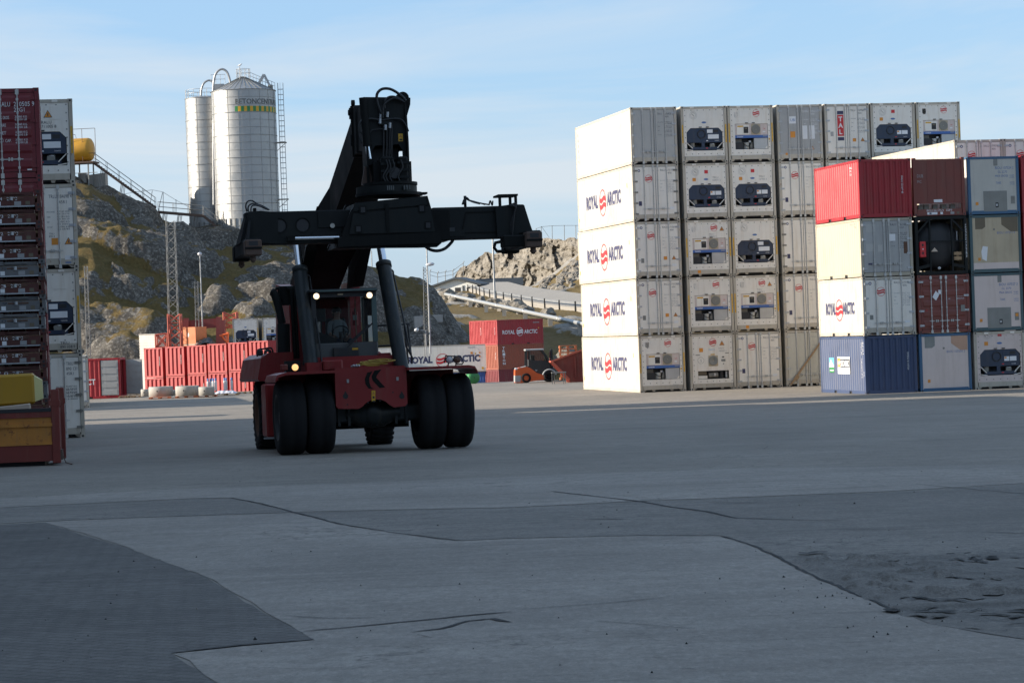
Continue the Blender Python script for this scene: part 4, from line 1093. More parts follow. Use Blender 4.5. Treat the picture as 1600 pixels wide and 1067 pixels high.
def container(pos, rz, L, H, frame, side, end, label, cat, group=None, stype='reefer', logo=None, name='shipping_container'):
    root = empty(name, pos, rz, label, cat, group)
    part(('frame', L, H, frame, stype), frame_fn(L, H, frame, stype), 'frame', root)
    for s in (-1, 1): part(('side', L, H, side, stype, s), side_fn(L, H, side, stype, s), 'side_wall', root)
    part(('roof', L, H, side), roof_fn(L, H, side), 'roof', root)
    end(root, H)
    if logo: side_logo(root, L, H, logo)
    return root
HC, ST = 2.896, 2.591
YAW = R_(12.0)
ux, uy = Vector((math.cos(YAW), math.sin(YAW), 0)), Vector((-math.sin(YAW), math.cos(YAW), 0))

# ---- tall white stack
corner = W(1000.5, 613.75, 129.6); corner.z = -1.8
P1 = 2.452
XO = [0, 2.69, 5.17, 7.83, 10.42, 12.92, 15.45]
def tall(c, r):
    rnd = random.Random(c * 10 + r)
    return corner + ux * (XO[c] + CW / 2 + rnd.uniform(-.012, .012)) + uy * rnd.uniform(-.03, .03) + Vector((0, 0, 1)) * (r * (HC + .022))
ROW = ['bottom row', 'second row up', 'middle row', 'fourth row up', 'top row']
COLN = ['corner column', 'second column', 'third column', 'fourth column', 'fifth column', 'sixth column', 'last column']
def dr(mat='white', fx=None, corr=0, hm='steel', hinges=5): return lambda root, H: doors(root, H, mat, fx, corr, hinges, hm)
def tal_extra(mb, H, y):
    mb.box(-.53, -.19, y - .003, y, .42 * H, .80 * H, 'logo_red'); mb.box(-.53, -.19, y - .003, y, .81 * H, .87 * H, 'ink_navy'); mb.box(-.53, -.19, y - .003, y, .34 * H, .40 * H, 'ink_navy')
    for i, c in enumerate('TAL'): mb.text(c, (-.36, y - .006, H * (.685 - .115 * i)), X_, Z_, .24, 'ink_white', bold=.03, align='c')
    mb.box(-.92, -.76, y - .003, y, .42 * H, .5 * H, 'old_grey')
def ual_extra(mb, H, y):
    mb.box(-.56, -.2, y - .003, y, .66 * H, .79 * H, 'ink_white'); mb.text('UBI', (-.5, y - .006, .70 * H), X_, Z_, .14, 'ink_blue', width=.26)
    mb.box(-.52, -.26, y - .003, y, .41 * H, .52 * H, 'label_orange'); mb.box(.13, .4, y - .003, y, .38 * H, .62 * H, 'ink_white'); mb.box(.52, .8, y - .003, y, .38 * H, .62 * H, 'ink_white')
    tri_sign(mb, .66, .22 * H, .11, y); mb.box(-.82, -.7, y - .003, y, .1 * H, .14 * H, 'label_orange')
T = {
 (0, 4): (dr('grey_door', plain_fx(('TRIU', '606825 5'), seed=5)), 'cream container with grey doors', 'triton', 'white_side'),
 (1, 4): (lambda r, H: carrier(r, H, 0, ('TRIU', '890 150 3')), 'white container with navy cooling unit and yellow edge strips', None, 'white_side'),
 (2, 4): (lambda r, H: daikin(r, H, ('RALU', '710 371 0')), 'white container with blue-barred cooling unit', None, 'white_side'),
 (3, 4): (dr('old_grey', plain_fx(('LNXU', '695213 0'), 'ink_white', seed=6, extra=ual_extra)), 'container with grey doors covered in stickers', None, 'white_side'),
 (4, 4): (dr('white', plain_fx(('TRLU', '169966 7'), seed=7, tri=True, extra=tal_extra)), 'white container with red TAL sign on its door', None, 'white_side'),
 (5, 4): (lambda r, H: carrier(r, H, 2), 'white container with navy cooling unit', None, 'white_side'),
 (6, 4): (lambda r, H: daikin(r, H), 'white container with blue-barred cooling unit', None, 'white_side'),
 (0, 3): (dr('white', ral_fx(('RALU', '710 197 0'), False, seed=1), hm='fan_grey'), 'white container with doors and ROYAL ARCTIC side', 'ral', 'white_side'),
 (1, 3): (lambda r, H: carrier(r, H, 1, ('TRLU', '169971 2')), 'white container with navy cooling unit and warning triangle', None, 'white_side'),
 (2, 3): (lambda r, H: carrier(r, H, 1, ('TRLU', '167465 6')), 'white container with navy cooling unit and warning triangle', None, 'white_side'),
 (3, 3): (dr('white', ral_fx(('RALU', '789212 5'), False, seed=3)), 'white container with wave emblem on its door', None, 'white_side'),
 (4, 3): (dr('white', ral_fx(('RALU', '710121 4'), False, seed=5)), 'white container with its doors half hidden by a red one', None, 'white_side'),
 (0, 2): (dr('white', ral_fx(('RALU', '710561 0'), True, seed=2)), 'white container with doors and ROYAL ARCTIC side', 'ral', 'white_side'),
 (1, 2): (lambda r, H: daikin(r, H, ('RALU', '710566 8'), True, True), 'white container with blue-barred cooling unit', None, 'white_side'),
 (2, 2): (lambda r, H: carrier(r, H, 0, ('TRIU', '890 126 5')), 'white container with navy cooling unit and yellow edge strips', None, 'white_side'),
 (3, 2): (dr('white', ral_fx(('RALU', '710414 8'), False, False, seed=3), hm='fan_grey'), 'white container with plain doors', None, 'white_side'),
 (0, 1): (dr('white', ral_fx(('RALU', '710138 5'), True, seed=4)), 'white container with doors and ROYAL ARCTIC side', 'ral', 'white_side'),
 (1, 1): (lambda r, H: daikin(r, H, ('RALU', '710380 8')), 'white container with blue-barred cooling unit', None, 'white_side'),
 (2, 1): (lambda r, H: daikin(r, H, ('RALU', '710674 2'), True, True), 'white container with blue-barred cooling unit', None, 'white_side'),
 (3, 1): (dr('white', ral_fx(('RALU', '711034 2'), False, seed=7)), 'white container with wave emblem on its door', None, 'white_side'),
 (0, 0): (lambda r, H: daikin(r, H, ('RALU', '710378 5')), 'white container with cooling unit and ROYAL ARCTIC side', 'ral', 'white_side'),
 (1, 0): (lambda r, H: starcool(r, H), 'white container with single central fan', None, 'white_side'),
 (2, 0): (dr('white', ral_fx(('RALU', '710204 7'), False, seed=9)), 'white container with wave emblem on its door', None, 'white_side'),
 (3, 0): (dr('beige_door', plain_fx(('RALU', '71 123'), 'ink_grey', seed=8)), 'beige container with doors and a diagonal brown strap', None, 'cream'),
}
GT = 'containers in the tall white stack'
for (c, r), (fn, lab, logo, sd) in T.items():
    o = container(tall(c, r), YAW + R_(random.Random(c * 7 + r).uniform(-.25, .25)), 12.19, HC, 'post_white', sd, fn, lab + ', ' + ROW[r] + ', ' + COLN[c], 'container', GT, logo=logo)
    if (c, r) == (3, 0):
        mb = MB(); mb.bar((-1.0, -.06, .12), (1.1, -.06, 2.75), .02, .09, 'wood'); mb.bar((-.75, -.065, .36), (-.6, -.065, .56), .02, .2, 'wood'); mb.build('strap', o)
for c in (4, 5, 6):
    for r in range(0, 4):
        if (c, r) in T: continue
        container(tall(c, r), YAW, 12.19, HC, 'post_white', 'white_side', dr('white'), 'white container hidden behind the mixed stack in the tall white stack', 'container', GT)

# ---- block of white containers between the two stacks
bc = Vector((W(1491, 225, 120).x, 120.0, -1.8)) - ux * .0
for c in range(3):
    for r in range(4):
        lab = ['white container peeping over the blue-framed box beside the sunlit white side', 'white container peeping over the blue-framed box at the right edge', 'white container standing behind the mixed stack at far right'][c] if r == 3 else 'white container hidden behind the mixed stack in the rear block'
        container(bc + ux * (P1 * c + CW / 2) + Vector((0, 0, r * (HC + .022))), YAW, 12.19, HC, 'post_white', 'white_side', dr('white', ral_fx(('RALU', '709031 0'), False, seed=11)), lab, 'container', 'white containers behind the mixed stack')

# ---- mixed stack on the right
mc = W(1350, 617, 112.4); mc.z = -1.8
P2 = 2.577
mc = mc + ux * .10
def mix(c, r): return mc + ux * (P2 * c + CW / 2 + random.Random(c + r * 5).uniform(-.02, .02)) + uy * random.Random(c * 3 + r).uniform(-.03, .03) + Vector((0, 0, r * (ST + .02)))
GM = 'containers in the mixed stack'
L20 = 6.058
container(mix(0, 0), YAW, L20, ST, 'blue', 'blue', lambda r, H: corr_end(r, H, 'blue', 'DFDU 0 10764'), 'navy blue container with STARK sign, bottom corner of the mixed stack', 'container', GM, 'corr', 'stark')
container(mix(0, 1), YAW, L20, ST, 'post_white', 'white_side', dr('white', ral_fx(('RALU', '610185 3'), False, seed=4), hinges=4), 'white container with ROYAL ARCTIC side standing on the navy blue container', 'container', GM, 'reefer', 'ral')
def grey_extra(mb, H, y):
    mb.box(-.95, -.5, y - .003, y, .76 * H, .9 * H, 'grey_door'); mb.box(.12, .42, y - .003, y, .6 * H, .72 * H, 'ink_white'); mb.box(-.98, -.62, y - .003, y, .43 * H, .56 * H, 'grey_door')
    mb.box(-.42, -.2, y - .003, y, .42 * H, .54 * H, 'grey_door'); mb.box(-.88, -.62, y - .003, y, .2 * H, .23 * H, 'ink_navy'); mb.box(.8, .98, y - .003, y, .38 * H, .58 * H, 'rusty')
container(mix(0, 2), YAW, L20, ST, 'cream', 'cream', dr('old_grey', plain_fx(('', '06216 1 0').__class__(('RALU', '062161 0')), seed=12, extra=grey_extra, typ='22G1'), hinges=4), 'weathered grey-doored container with cream side under the red one, mixed stack', 'container', GM, 'corr', 'worn')
container(mix(0, 3), YAW, L20, ST, 'red', 'red_bright', lambda r, H: corr_end(r, H, 'red', 'RALU 22107 45'), 'bright red container with corrugated end, top corner of the mixed stack', 'container', GM, 'corr', 'redplain')  # end a darker red than the side, its shade put into the colour
container(mix(1, 0), YAW, L20, ST, 'blue_frame', 'panel_white', lambda r, H: bio_end(r, H, 'panel_white', 'c', 'BIOU 107556 2'), 'white panelled box with blue frame and pink patch, ground, mixed stack', 'container', GM, 'corr')
def tri_extra(mb, H, y):
    mb.text('TRITON', (-1.0, y, .85 * H), X_, Z_, .07, 'ink_white', width=.32); mb.disc((-.34, y - .02, .85 * H), X_, Z_, .075, 'ink_white', 16, .7); mb.disc((-.52, y - .02, .85 * H), X_, Z_, .04, 'sky_blue', 12)
    mb.poly([(-.55, -.02, .62 * H), (-.38, -.02, .56 * H), (-.22, -.02, .66 * H), (-.38, -.02, .73 * H)], 'ink_white'); mb.box(-.26, -.14, -.024, -.02, .67 * H, .74 * H, 'ink_white')
    mb.box(.78, .97, -.02, -.016, .36 * H, .47 * H, 'patch_grey'); mb.text('A', (-.88, -.02, .38 * H), X_, Z_, .1, 'logo_red')
container(mix(1, 1), YAW, L20, ST, 'brown_red', 'brown_red', dr('brown_red', plain_fx(('TRIU', '673894 3'), 'ink_white', seed=13, extra=tri_extra, typ='22G1'), 5, hinges=4), 'brown-red container with doors and torn white sticker, mixed stack', 'container', GM, 'corr')

# tank container
root = empty('tank_container', mix(1, 2), YAW, 'black framed tank container with red box and pale triangle, mixed stack', 'tank container', GM)
def tf(mb):
    h = CW / 2
    for sx_ in (-1, 1):
        for y0 in (0, L20 - .15):
            x = sx_ * (h - .065); mb.box(x - .065, x + .065, y0, y0 + .14, .0, ST, 'stacker_dark')
        for z in (.08, ST - .06): mb.bar((sx_ * (h - .06), .1, z), (sx_ * (h - .06), L20 - .1, z), .1, .12, 'stacker_dark')
    for y in (.06, L20 - .06):
        for z in (.07, ST - .07): mb.bar((-h + .13, y, z), (h - .13, y, z), .1, .14, 'stacker_dark')
        mb.bar((-h + .13, y, 1.48), (h - .13, y, 1.48), .05, .05, 'stacker_dark')
        for sx_ in (-1, 1):
            mb.bar((sx_ * .52, y, .14), (sx_ * .52, y, ST - .14), .07, .09, 'stacker_dark'); mb.bar((sx_ * .55, y, ST - .15), (sx_ * 1.1, y, ST - .72), .05, .08, 'stacker_dark'); mb.bar((sx_ * .55, y, .42), (sx_ * 1.1, y, .3), .05, .14, 'stacker_dark')
part('tank_frame', tf, 'frame', root)
mb = MB(); mb.lathe([(.18, .02), (.22, .6), (.34, .95), (.55, 1.10), (L20 - .55, 1.10), (L20 - .34, .95), (L20 - .2, .5), (L20 - .18, .02)], (0, 0, 1.32), (0, 1, 0), 'dark', 36); mb.build('tank', root)
mb = MB(); mb.bbox(-1.02, -.72, .02, .16, .78, 1.50, .03, 'logo_red'); mb.box(-.92, -.84, .012, .02, 1.28, 1.38, 'dark'); mb.box(-.90, -.85, .012, .02, 1.12, 1.17, 'ink_white'); mb.box(-.92, -.84, .012, .02, .92, 1.02, 'dark'); mb.build('extinguisher_box', root)
mb = MB(); mb.prism([(-.50, 1.02), (-.18, 1.02), (-.33, 1.20)], (0, -.008, 0), X_, Z_, .01, 'plank_beige'); mb.text('HAPAGTAINER', (1.14, -.003, 2.2), (0, 0, -1), (1, 0, 0), .07, 'ink_white', width=1.5); mb.build('marking', root)
mb = MB(); mb.lathe([(0, .02), (0, .06), (.05, .06)], (-.1, .08, .28), (0, 1, 0), 'ink_white', 12); mb.cyl((.8, .15, .6), (.8, .15, 1.0), .05, 'wood', 8); mb.box(.62, .98, .1, .3, .62, .78, 'wood'); mb.box(.62, .98, .1, .3, .84, .98, 'wood'); mb.cyl((.78, .1, 1.5), (.78, .1, 1.9), .02, 'steel', 6); mb.build('valve_gear', root)

def flat_rack(pos, rz, mat, label, group, raised=True, num='BIOU 061176 0', typ='22P3', h=.48):
    root = empty('flat_rack', pos, rz, label, 'flat rack', group)
    hh = CW / 2
    mb = MB()
    for sx_ in (-1, 1):
        for y0 in (0, L20 - .17):
            for z in ((0, h - .118) if not raised else (0,)):
                xa = sx_ * (hh - .081); mb.box(xa - .085, xa + .085, y0 - .004, y0 + .174, z, z + .118, mat); mb.box(xa - .03, xa + .03, y0 - .007, y0 - .0035, z + .03, z + .09, 'dark')  # dark plate on each casting stands for the shade in its hole
            if not raised: mb.box(sx_ * (hh - .06) - .05, sx_ * (hh - .06) + .05, y0 + .03, y0 + .15, .118, h - .118, mat)
        mb.box(sx_ * (hh - .05) - .04, sx_ * (hh - .05) + .04, .17, L20 - .17, .02, .34, mat)
    for y0 in (.03, L20 - .09): mb.box(-hh + .17, hh - .17, y0, y0 + .06, .04, .30, mat)
    mb.box(-hh + .18, hh - .18, .0, .03, .015, .05, 'steel' if not raised else mat)
    mb.build('base', root)
    mb = MB(); mb.box(-hh + .09, hh - .09, .1, L20 - .1, .24, .31, 'wood'); mb.build('deck', root)
    if raised:
        mb = MB(); mb.box(-hh + .13, hh - .13, .03, .09, .55, ST - .06, mat)
        for x in (-.55, -.1, .35, .75): mb.box(x - .01, x + .01, .022, .03, .6, ST - .2, mat)
        for sx_ in (-1, 1): mb.box(sx_ * (hh - .075) - .07, sx_ * (hh - .075) + .07, .0, .16, .118, ST, mat)
        mb.box(-.27, .13, .018, .03, .60, .73, 'ink_white'); mb.text('DUB', (-1.02, .026, 1.72), X_, Z_, .14, 'ink_grey', width=.28); mb.text('MC', (-1.02, .026, 1.48), X_, Z_, .12, 'ink_grey', width=.2)
        for x in (-.9, -.62, -.2, .2, .62): mb.box(x, x + .22, .3, .5, .32, .52, 'fan_grey')
        mb.build('end_wall', root)
        mb = MB(); mb.box(-hh + .13, hh - .13, L20 - .09, L20 - .03, .55, ST - .06, mat); mb.build('end_wall', root)
    else:
        mb = MB(); mb.box(-hh + .2, hh - .2, .1, 2.4, .32, h - .05, mat); mb.box(-.95, .1, .06, .1, .33, h - .03, mat); mb.box(.15, .75, .055, .085, .36, .42, mat); mb.cyl((.2, .05, .24), (.75, .05, .24), .03, 'rusty', 8); mb.cyl((.42, .04, .2), (.42, .04, .29), .05, 'steel', 8); mb.build('folded_end', root)
    mb = MB(); y = .026
    ink = 'ink_white' if 'brown' in mat or mat == 'brown_red' else 'ink'
    mb.text(num, (-.62, y, .20), X_, Z_, .085, ink, width=.8); mb.text(typ, (.3, y, .20), X_, Z_, .085, ink, width=.28)
    mb.box(-.6, -.12, y, y + .002, .06, .17, 'ink_white'); mb.box(-.5, -.4, y - .002, y, .08, .15, 'ink'); mb.box(.5, .68, y, y + .002, .06, .17, 'ink_grey'); mb.box(.02, .14, y, y + .002, .06, .17, 'ink_white'); mb.box(.8, .92, y, y + .002, .07, .17, 'patch_brown')
    mb.build('marking', root)
    return root
flat_rack(mix(1, 3), YAW, 'brown_red', 'brown-red flat rack with its end wall up on top of the tank container', GM)
container(mix(2, 0), YAW, L20, ST, 'post_white', 'white_side', lambda r, H: carrier(r, H, 2, mat='panel_white'), 'pinkish white container with navy cooling unit on the ground, mixed stack', 'container', GM)
container(mix(2, 1), YAW, L20, ST, 'green_frame', 'panel_white', lambda r, H: bio_end(r, H, 'panel_white', 'a', 'BIOU 107557 3W'), 'white panelled box with green-blue frame and brownish hatch, mixed stack', 'container', GM, 'corr')
container(mix(2, 2), YAW, L20, ST, 'green_frame', 'panel_tan', lambda r, H: bio_end(r, H, 'panel_tan', 'b', 'BIOU 107511 0'), 'tan panelled box with dark corner patches and a white paper, mixed stack', 'container', GM, 'corr')
container(mix(2, 3), YAW, L20, ST, 'blue_frame', 'panel_grey', lambda r, H: bio_end(r, H, 'panel_grey', 'a', 'BIOU 107524 2'), 'grey panelled box with blue frame and hatch, top of the mixed stack', 'container', GM, 'corr')
for r in range(4):
    container(mix(3, r), YAW, L20, ST, ['orange_brown', 'red', 'red', 'red'][r], ['orange_brown', 'red', 'red', 'red'][r], lambda q, H: corr_end(q, H, 'red'), ['orange-brown container on the ground at the right edge of the mixed stack', 'red container cut by the right edge beside the green-blue framed box', 'red container cut by the right edge beside the tan box', 'red container cut by the right edge beside the grey panelled box'][r], 'container', GM, 'corr')

# ---- left: red containers, folded flat racks, white refrigerated containers
YL = R_(10)
vx = Vector((math.cos(YL), math.sin(YL), 0))
rr = W(60, 135, 73); rr.z = zg(73)
for r in range(4):
    for c in (0, 1):
        lab = {3: 'dark red container with doors and white numbers, top of the left stack', 2: 'dark red container just under the topmost red one, left stack'}.get(r, 'dark red container hidden behind the folded flat racks')
        if c: lab = 'dark red container beyond the left edge of the view'
        def rfx(mb, H):
            y = -.02
            mb.text('RALU', (.08, y, .795 * H), X_, Z_, .13, 'ink_white', width=.32); mb.text('210505 9', (.50, y, .795 * H), X_, Z_, .13, 'ink_white', width=.58); mb.text('22G1', (.50, y, .735 * H), X_, Z_, .12, 'ink_white', width=.30)
            for i, s_ in enumerate(('MAX. GROSS', 'TARE', 'NET', 'CU. CAP.')):
                mb.text(s_, (.06 if i else .02, y, H * (.655 - .085 * i)), X_, Z_, .09, 'ink_white', width=.34 if i in (0, 3) else .2); mb.text('30480 KG', (.52, y, H * (.668 - .085 * i)), X_, Z_, .06, 'ink_white', width=.34); mb.text('67200 LB', (.52, y, H * (.638 - .085 * i)), X_, Z_, .06, 'ink_white', width=.34)
            mb.box(.82, .95, y - .002, y, .085 * H, .10 * H, 'ink_white')
        container(rr - vx * (CW / 2 + 2.47 * c) + Vector((0, 0, r * ST)), YL, L20, ST, 'red_dull', 'red_dull', (lambda q, H: doors(q, H, 'red_dull', rfx, 5, 4, 'red_dull')), lab, 'container', 'red containers in the left stack', 'corr')
fr0 = W(76, 700, 69.0)
RM = ['rack_grey', 'rack_brown', 'rack_brown', 'rack_grey', 'rack_brown', 'rack_brown', 'rack_brown', 'rack_grey', 'rack_grey', 'rack_brown', 'rack_grey', 'rack_brown', 'rack_brown', 'rack_brown', 'rack_brown']
ROWN = ['lowest', 'second lowest', 'third lowest', 'fourth lowest', 'fifth from the ground', 'sixth from the ground', 'seventh from the ground', 'middle', 'seventh from the top', 'sixth from the top', 'fifth from the top', 'fourth from the top', 'third from the top', 'second from the top', 'topmost']
for i in range(15):
    hgt = .473; mt = RM[i]
    px_r = 78 - i * .35
    b = Vector((W(79, 690, 69.0).x, 69.0, zg(69.0) + .02)) - vx * (CW / 2) + Vector((random.uniform(-.03, .03), random.uniform(-.02, .05), i * hgt))
    nm = {4: '00487 0', 9: '22 P3', 11: 'BIOU 881 0', 8: '5149 9', 7: '0909 0'}.get(i, 'BIOU 0611' + str(60 + i))
    flat_rack(b, YL, mt, ('%s folded flat rack with %s, %s in the left pile' % (('rusty brown', 'grey')['grey' in mt], ('white stencils', 'dark stencils')['grey' in mt], ROWN[i])), 'folded flat racks in the left pile', False, nm, '22P3', hgt)
wr = Vector((W(133, 683, 87).x, 87.0, zg(87.0)))
def lfx1(mb, H):
    y = .0125
    mb.text('TRLU 184698 4', (.28, y, .83 * H), X_, Z_, .12, 'ink', width=.78); mb.text('45R1', (.62, y, .765 * H), X_, Z_, .11, 'ink', width=.26)
    num_lines(mb, .2, 1.0, .48 * H, .66 * H, 'ink', y, 4, 31); mb.text('TRIU', (.25, y, .40 * H), X_, Z_, .06, 'ink'); mb.text('890 8', (.25, y, .37 * H), X_, Z_, .06, 'ink')
    mb.box(.33, .55, y - .003, y, .28 * H, .36 * H, 'label_orange'); tri_sign(mb, .90, .32 * H, .14, y); mb.box(.76, .98, y - .003, y, .10 * H, .15 * H, 'ink_white'); mb.box(.77, .97, y - .003, y, .06 * H, .075 * H, 'ink_blue')
def lfx2(mb, H):
    y = .0125
    mb.text('TRIU', (.66, y, .86 * H), X_, Z_, .11, 'ink', width=.24); mb.text('890 131 1', (.66, y, .80 * H), X_, Z_, .11, 'ink', width=.46); mb.text('45R1', (.66, y, .745 * H), X_, Z_, .10, 'ink', width=.24)
    num_lines(mb, .3, 1.04, .48 * H, .60 * H, 'ink', y, 4, 33)
def lc1(r, H):
    carrier(r, H, 0)
    mb = MB(); emblem(mb, (-.2, .014, 2.44), X_, Z_, .19); tri_sign(mb, .38, 2.38, .15, .012); mb.text('RALU', (.15, .016, 2.05), X_, Z_, .1, 'ink'); mb.text('711005 8', (.15, .016, 1.91), X_, Z_, .1, 'ink', width=.5); mb.build('marking', r)
def lc2(r, H):
    carrier(r, H, 0)
    mb = MB(); mb.text('TRIU', (.5, .004, .30), X_, Z_, .1, 'ink'); mb.text('890 058 9', (.5, .004, .17), X_, Z_, .1, 'ink', width=.5); mb.build('marking', r)
LW = [(lambda r, H: doors(r, H, 'white', lfx2, 0, 5, 'fan_grey'), 'white container with TRIU 890 131 1 on its door, ground, left stack'),
      (lc2, 'white container with cooling unit and yellow strip, second from ground, left stack'),
      (lambda r, H: doors(r, H, 'white', lfx1, 0, 5, 'steel'), 'white container with TRLU 184698 4 and orange triangle, left stack'),
      (lc1, 'white container with cooling unit and number 711005 8, top of left stack')]
for r in range(4):
    container(wr - vx * (CW / 2) + Vector((random.uniform(-.02, .02), 0, r * (HC + .01))), YL, 12.19, HC, 'post_white', 'white_side', LW[r][0], LW[r][1], 'container', 'white containers in the left stack')
wr2 = Vector((W(140, 632, 141).x, 141.0, -1.8))
container(wr2 - vx * (CW / 2), YL, 12.19, HC, 'post_white', 'white_side', dr('white'), 'white container showing a sliver between the left stack and the red open container', 'container')
# unseen stacks added further left to cast the shadow bands on the yard
for k, (x, y, n_) in enumerate([(-20.5, 87, 4), (-23.0, 87, 4), (-25.5, 88, 4), (-28.0, 88, 4)]):
    for r in range(n_):
        container((x, y, zg(y) + r * HC), YL, 12.19, HC, 'post_white', 'white_side', dr('white'), 'added unseen white container left of the view, casting shade on the yard', 'container', 'added unseen white containers casting shade from the left')
for k, (x, y, n_, rz) in enumerate([(-25, 102.2, 6, 0), (-28, 102.4, 6, 0), (-23.5, 101.2, 3, 90), (-48, 132.5, 5, 0), (-50.6, 132.5, 5, 0), (-29, 115.6, 2, 90)]):
    for r in range(n_):
        container((x, y, -1.8 + r * ST), R_(rz), L20, ST, 'red', 'red', dr('red', None, 5), 'added unseen red container left of the view, casting shade on the yard', 'container', 'added unseen red containers casting shade from the left', 'corr')
# added unseen building left of the view, keeps the foreground in shade
root = empty('shade_building', (-34, 20, zg(20)), 0, 'added unseen grey building left of the view, shading the yard', 'shade_building')
mb = MB(); mb.box(-14, 12, -70, 67, -2, 24, 'shade_building'); mb.build('wall', root)
mb = MB(); mb.prism([(-14.6, 24), (12.6, 24), (-2, 27)], (0, -70.6, 0), X_, Z_, 138, 'roof_dark'); mb.build('roof', root)
for y in (-40, -15, 10, 35):
    mb = MB(); mb.box(12.0, 12.15, y - 3, y + 3, 0, 5.5, 'steel'); mb.build('door', root)

root = empty('shade_building', (10, -34, zg(-34)), 0, 'added unseen long grey building behind the camera, blocking sky light', 'shade_building')  # added out of view to cut sky light on fronts facing the camera
mb = MB(); mb.box(-32, 60, -30, 0, -2, 24, 'shade_building'); mb.build('wall', root)
mb = MB(); mb.box(-32.5, 60.5, -30.5, .5, 24, 25, 'roof_dark'); mb.build('roof', root)
for x in (-20, 5, 30):
    mb = MB(); mb.box(x - 3, x + 3, 0, .15, 0, 5.5, 'steel'); mb.build('door', root)
# ============================================================ reach stacker
SY = R_(12.0)
SB = Vector((XA(583, 57.5), 57.5, zg(57.5)))
sroot = empty('reach_stacker', SB, SY, 'black and dark red reach stacker with raised boom and empty spreader, lamps lit', 'reach stacker')
sroot.rotation_euler = (R_(-1.0), 0, SY)
SM = Matrix.Translation(SB) @ sroot.rotation_euler.to_matrix().to_4x4()
SMI = SM.inverted()
def LP(px, py, yl):
    "local x,z of the machine at photo pixel, on its cross plane yl"
    o = SMI @ Vector((0, 0, CAMZ)); d = SMI.to_3x3() @ (cF + cR * ((px - 800) / F_PX) - cU * ((py - 533.5) / F_PX))
    t = (yl - o.y) / d.y; p = o + d * t
    return p.x, p.z
def sp(mb, name, parent=sroot): return mb.build(name, parent)
BK, DK = 'stacker_black', 'stacker_dark'
# ---- wheels
RT = 0.845
def tyre_prof(w): return [(-w / 2 + .03, .50), (-w / 2, .56), (-w / 2 - .012, .66), (-w / 2 + .0, .76), (-w / 2 + .05, RT - .025), (-w / 2 + .11, RT - .003), (-.06, RT), (-.05, RT - .006), (.05, RT - .006), (.06, RT), (w / 2 - .11, RT - .003), (w / 2 - .05, RT - .025), (w / 2, .76), (w / 2 + .012, .66), (w / 2, .56), (w / 2 - .03, .50)]
def wheel(x, y, w, out, tread=False):
    root = MB(); root.lathe(tyre_prof(w), (x, y, RT), (1, 0, 0), 'tyre', 56)
    if tread:
        for k in range(30):
            a = 2 * math.pi * k / 30
            c, s_ = math.cos(a), math.sin(a)
            root.bar((x - w * .5, y + c * RT * .985, RT + s_ * RT * .985), (x + w * .5, y + math.cos(a + .12) * RT * .985, RT + math.sin(a + .12) * RT * .985), .07, .05, 'tyre', (0, c, s_))
    t = sp(root, 'wheel')
    r = MB(); e = out * w / 2
    r.lathe([(-e * .9, .50), (e * .9, .50), (e * .98, .53), (e * .9, .48), (e * .35, .43), (e * .3, .2), (e * .75, .19), (e * .8, .02)], (x, y, RT), (1, 0, 0), 'rusty' if tread else 'cab_dark', 36)
    for k in range(12):
        a = 2 * math.pi * k / 12; r.cyl((x + e * .32, y + math.cos(a) * .32, RT + math.sin(a) * .32), (x + e * .45, y + math.cos(a) * .32, RT + math.sin(a) * .32), .022, 'steel', 6)
    r.build('rim', t)
xl, _ = LP(432, 650, 0); xr, _ = LP(731, 640, 0)
for x, o in ((xl + .30, -1), (xl + .94, 1), (xr - .92, -1), (xr - .29, 1)): wheel(x, 0, .60, o)
xc = (xl + xr) / 2
x1, _ = LP(412, 660, 5.9); x2, _ = LP(592, 660, 5.9)
for x, o in ((x1 + .1, -1), (x2, 1)): wheel(x, 5.9, .54, o, True)
# ---- axle
mb = MB(); ax = LP(583, 655, -.2)[0]
mb.lathe([(-.62, .16), (-.46, .20), (-.26, .30), (0, .335), (.26, .30), (.46, .20), (.62, .16)], (ax, -.1, .86), (1, 0, 0), 'cyl_grey', 28)
mb.lathe([(-.10, .05), (-.09, .16), (-.02, .25), (.1, .30)], (ax, -.34, .86), (0, 1, 0), 'cyl_grey', 24)
for k in range(14):
    a = 2 * math.pi * k / 14; mb.cyl((ax + math.cos(a) * .27, -.37, .86 + math.sin(a) * .27), (ax + math.cos(a) * .27, -.3, .86 + math.sin(a) * .27), .014, 'cyl_grey', 6)
mb.bbox(xl + 1.1, ax - .35, -.22, .22, .66, 1.04, .05, 'cyl_grey'); mb.bbox(ax + .35, xr - 1.1, -.22, .22, .66, 1.04, .05, 'cyl_grey')
for x in (ax - .78, ax - .55, ax + .52, ax + .76): mb.box(x - .03, x + .03, -.27, .27, .60, 1.12, 'cyl_grey')
sp(mb, 'axle')
# ---- chassis
pl, pt = LP(523, 578, -.75); pr, pb = LP(637, 634, -.75)
mb = MB()
pz0, pz1 = .98, LP(580, 575, -.75)[1]
cut = [(pl + .05, pz0 + .02)] + [(ax - .40, pz0)] + [(ax + .38 * math.cos(a), .82 + .36 * math.sin(a) + .0) for a in [math.pi * (1 - k / 10) for k in range(2, 9)] if .82 + .36 * math.sin(a) > pz0] + [(ax + .40, pz0), (pr - .05, pz0 + .02), (pr, pz0 + .08), (pr, pz1), (pl, pz1), (pl, pz0 + .08)]
mb.prism(cut, (0, -.75, 0), X_, Z_, .06, 'stacker_red')
for x in (pl + .07, pr - .07): mb.box(x - .04, x + .04, -.69, 6.6, 1.02, 1.80, 'stacker_red')
mb.box(pl, pr, -.7, 1.2, pz1 - .05, pz1 - .01, 'stacker_red')
mb.box(pl + .2, pr - .2, 1.0, 6.0, .55, 1.2, 'stacker_black')
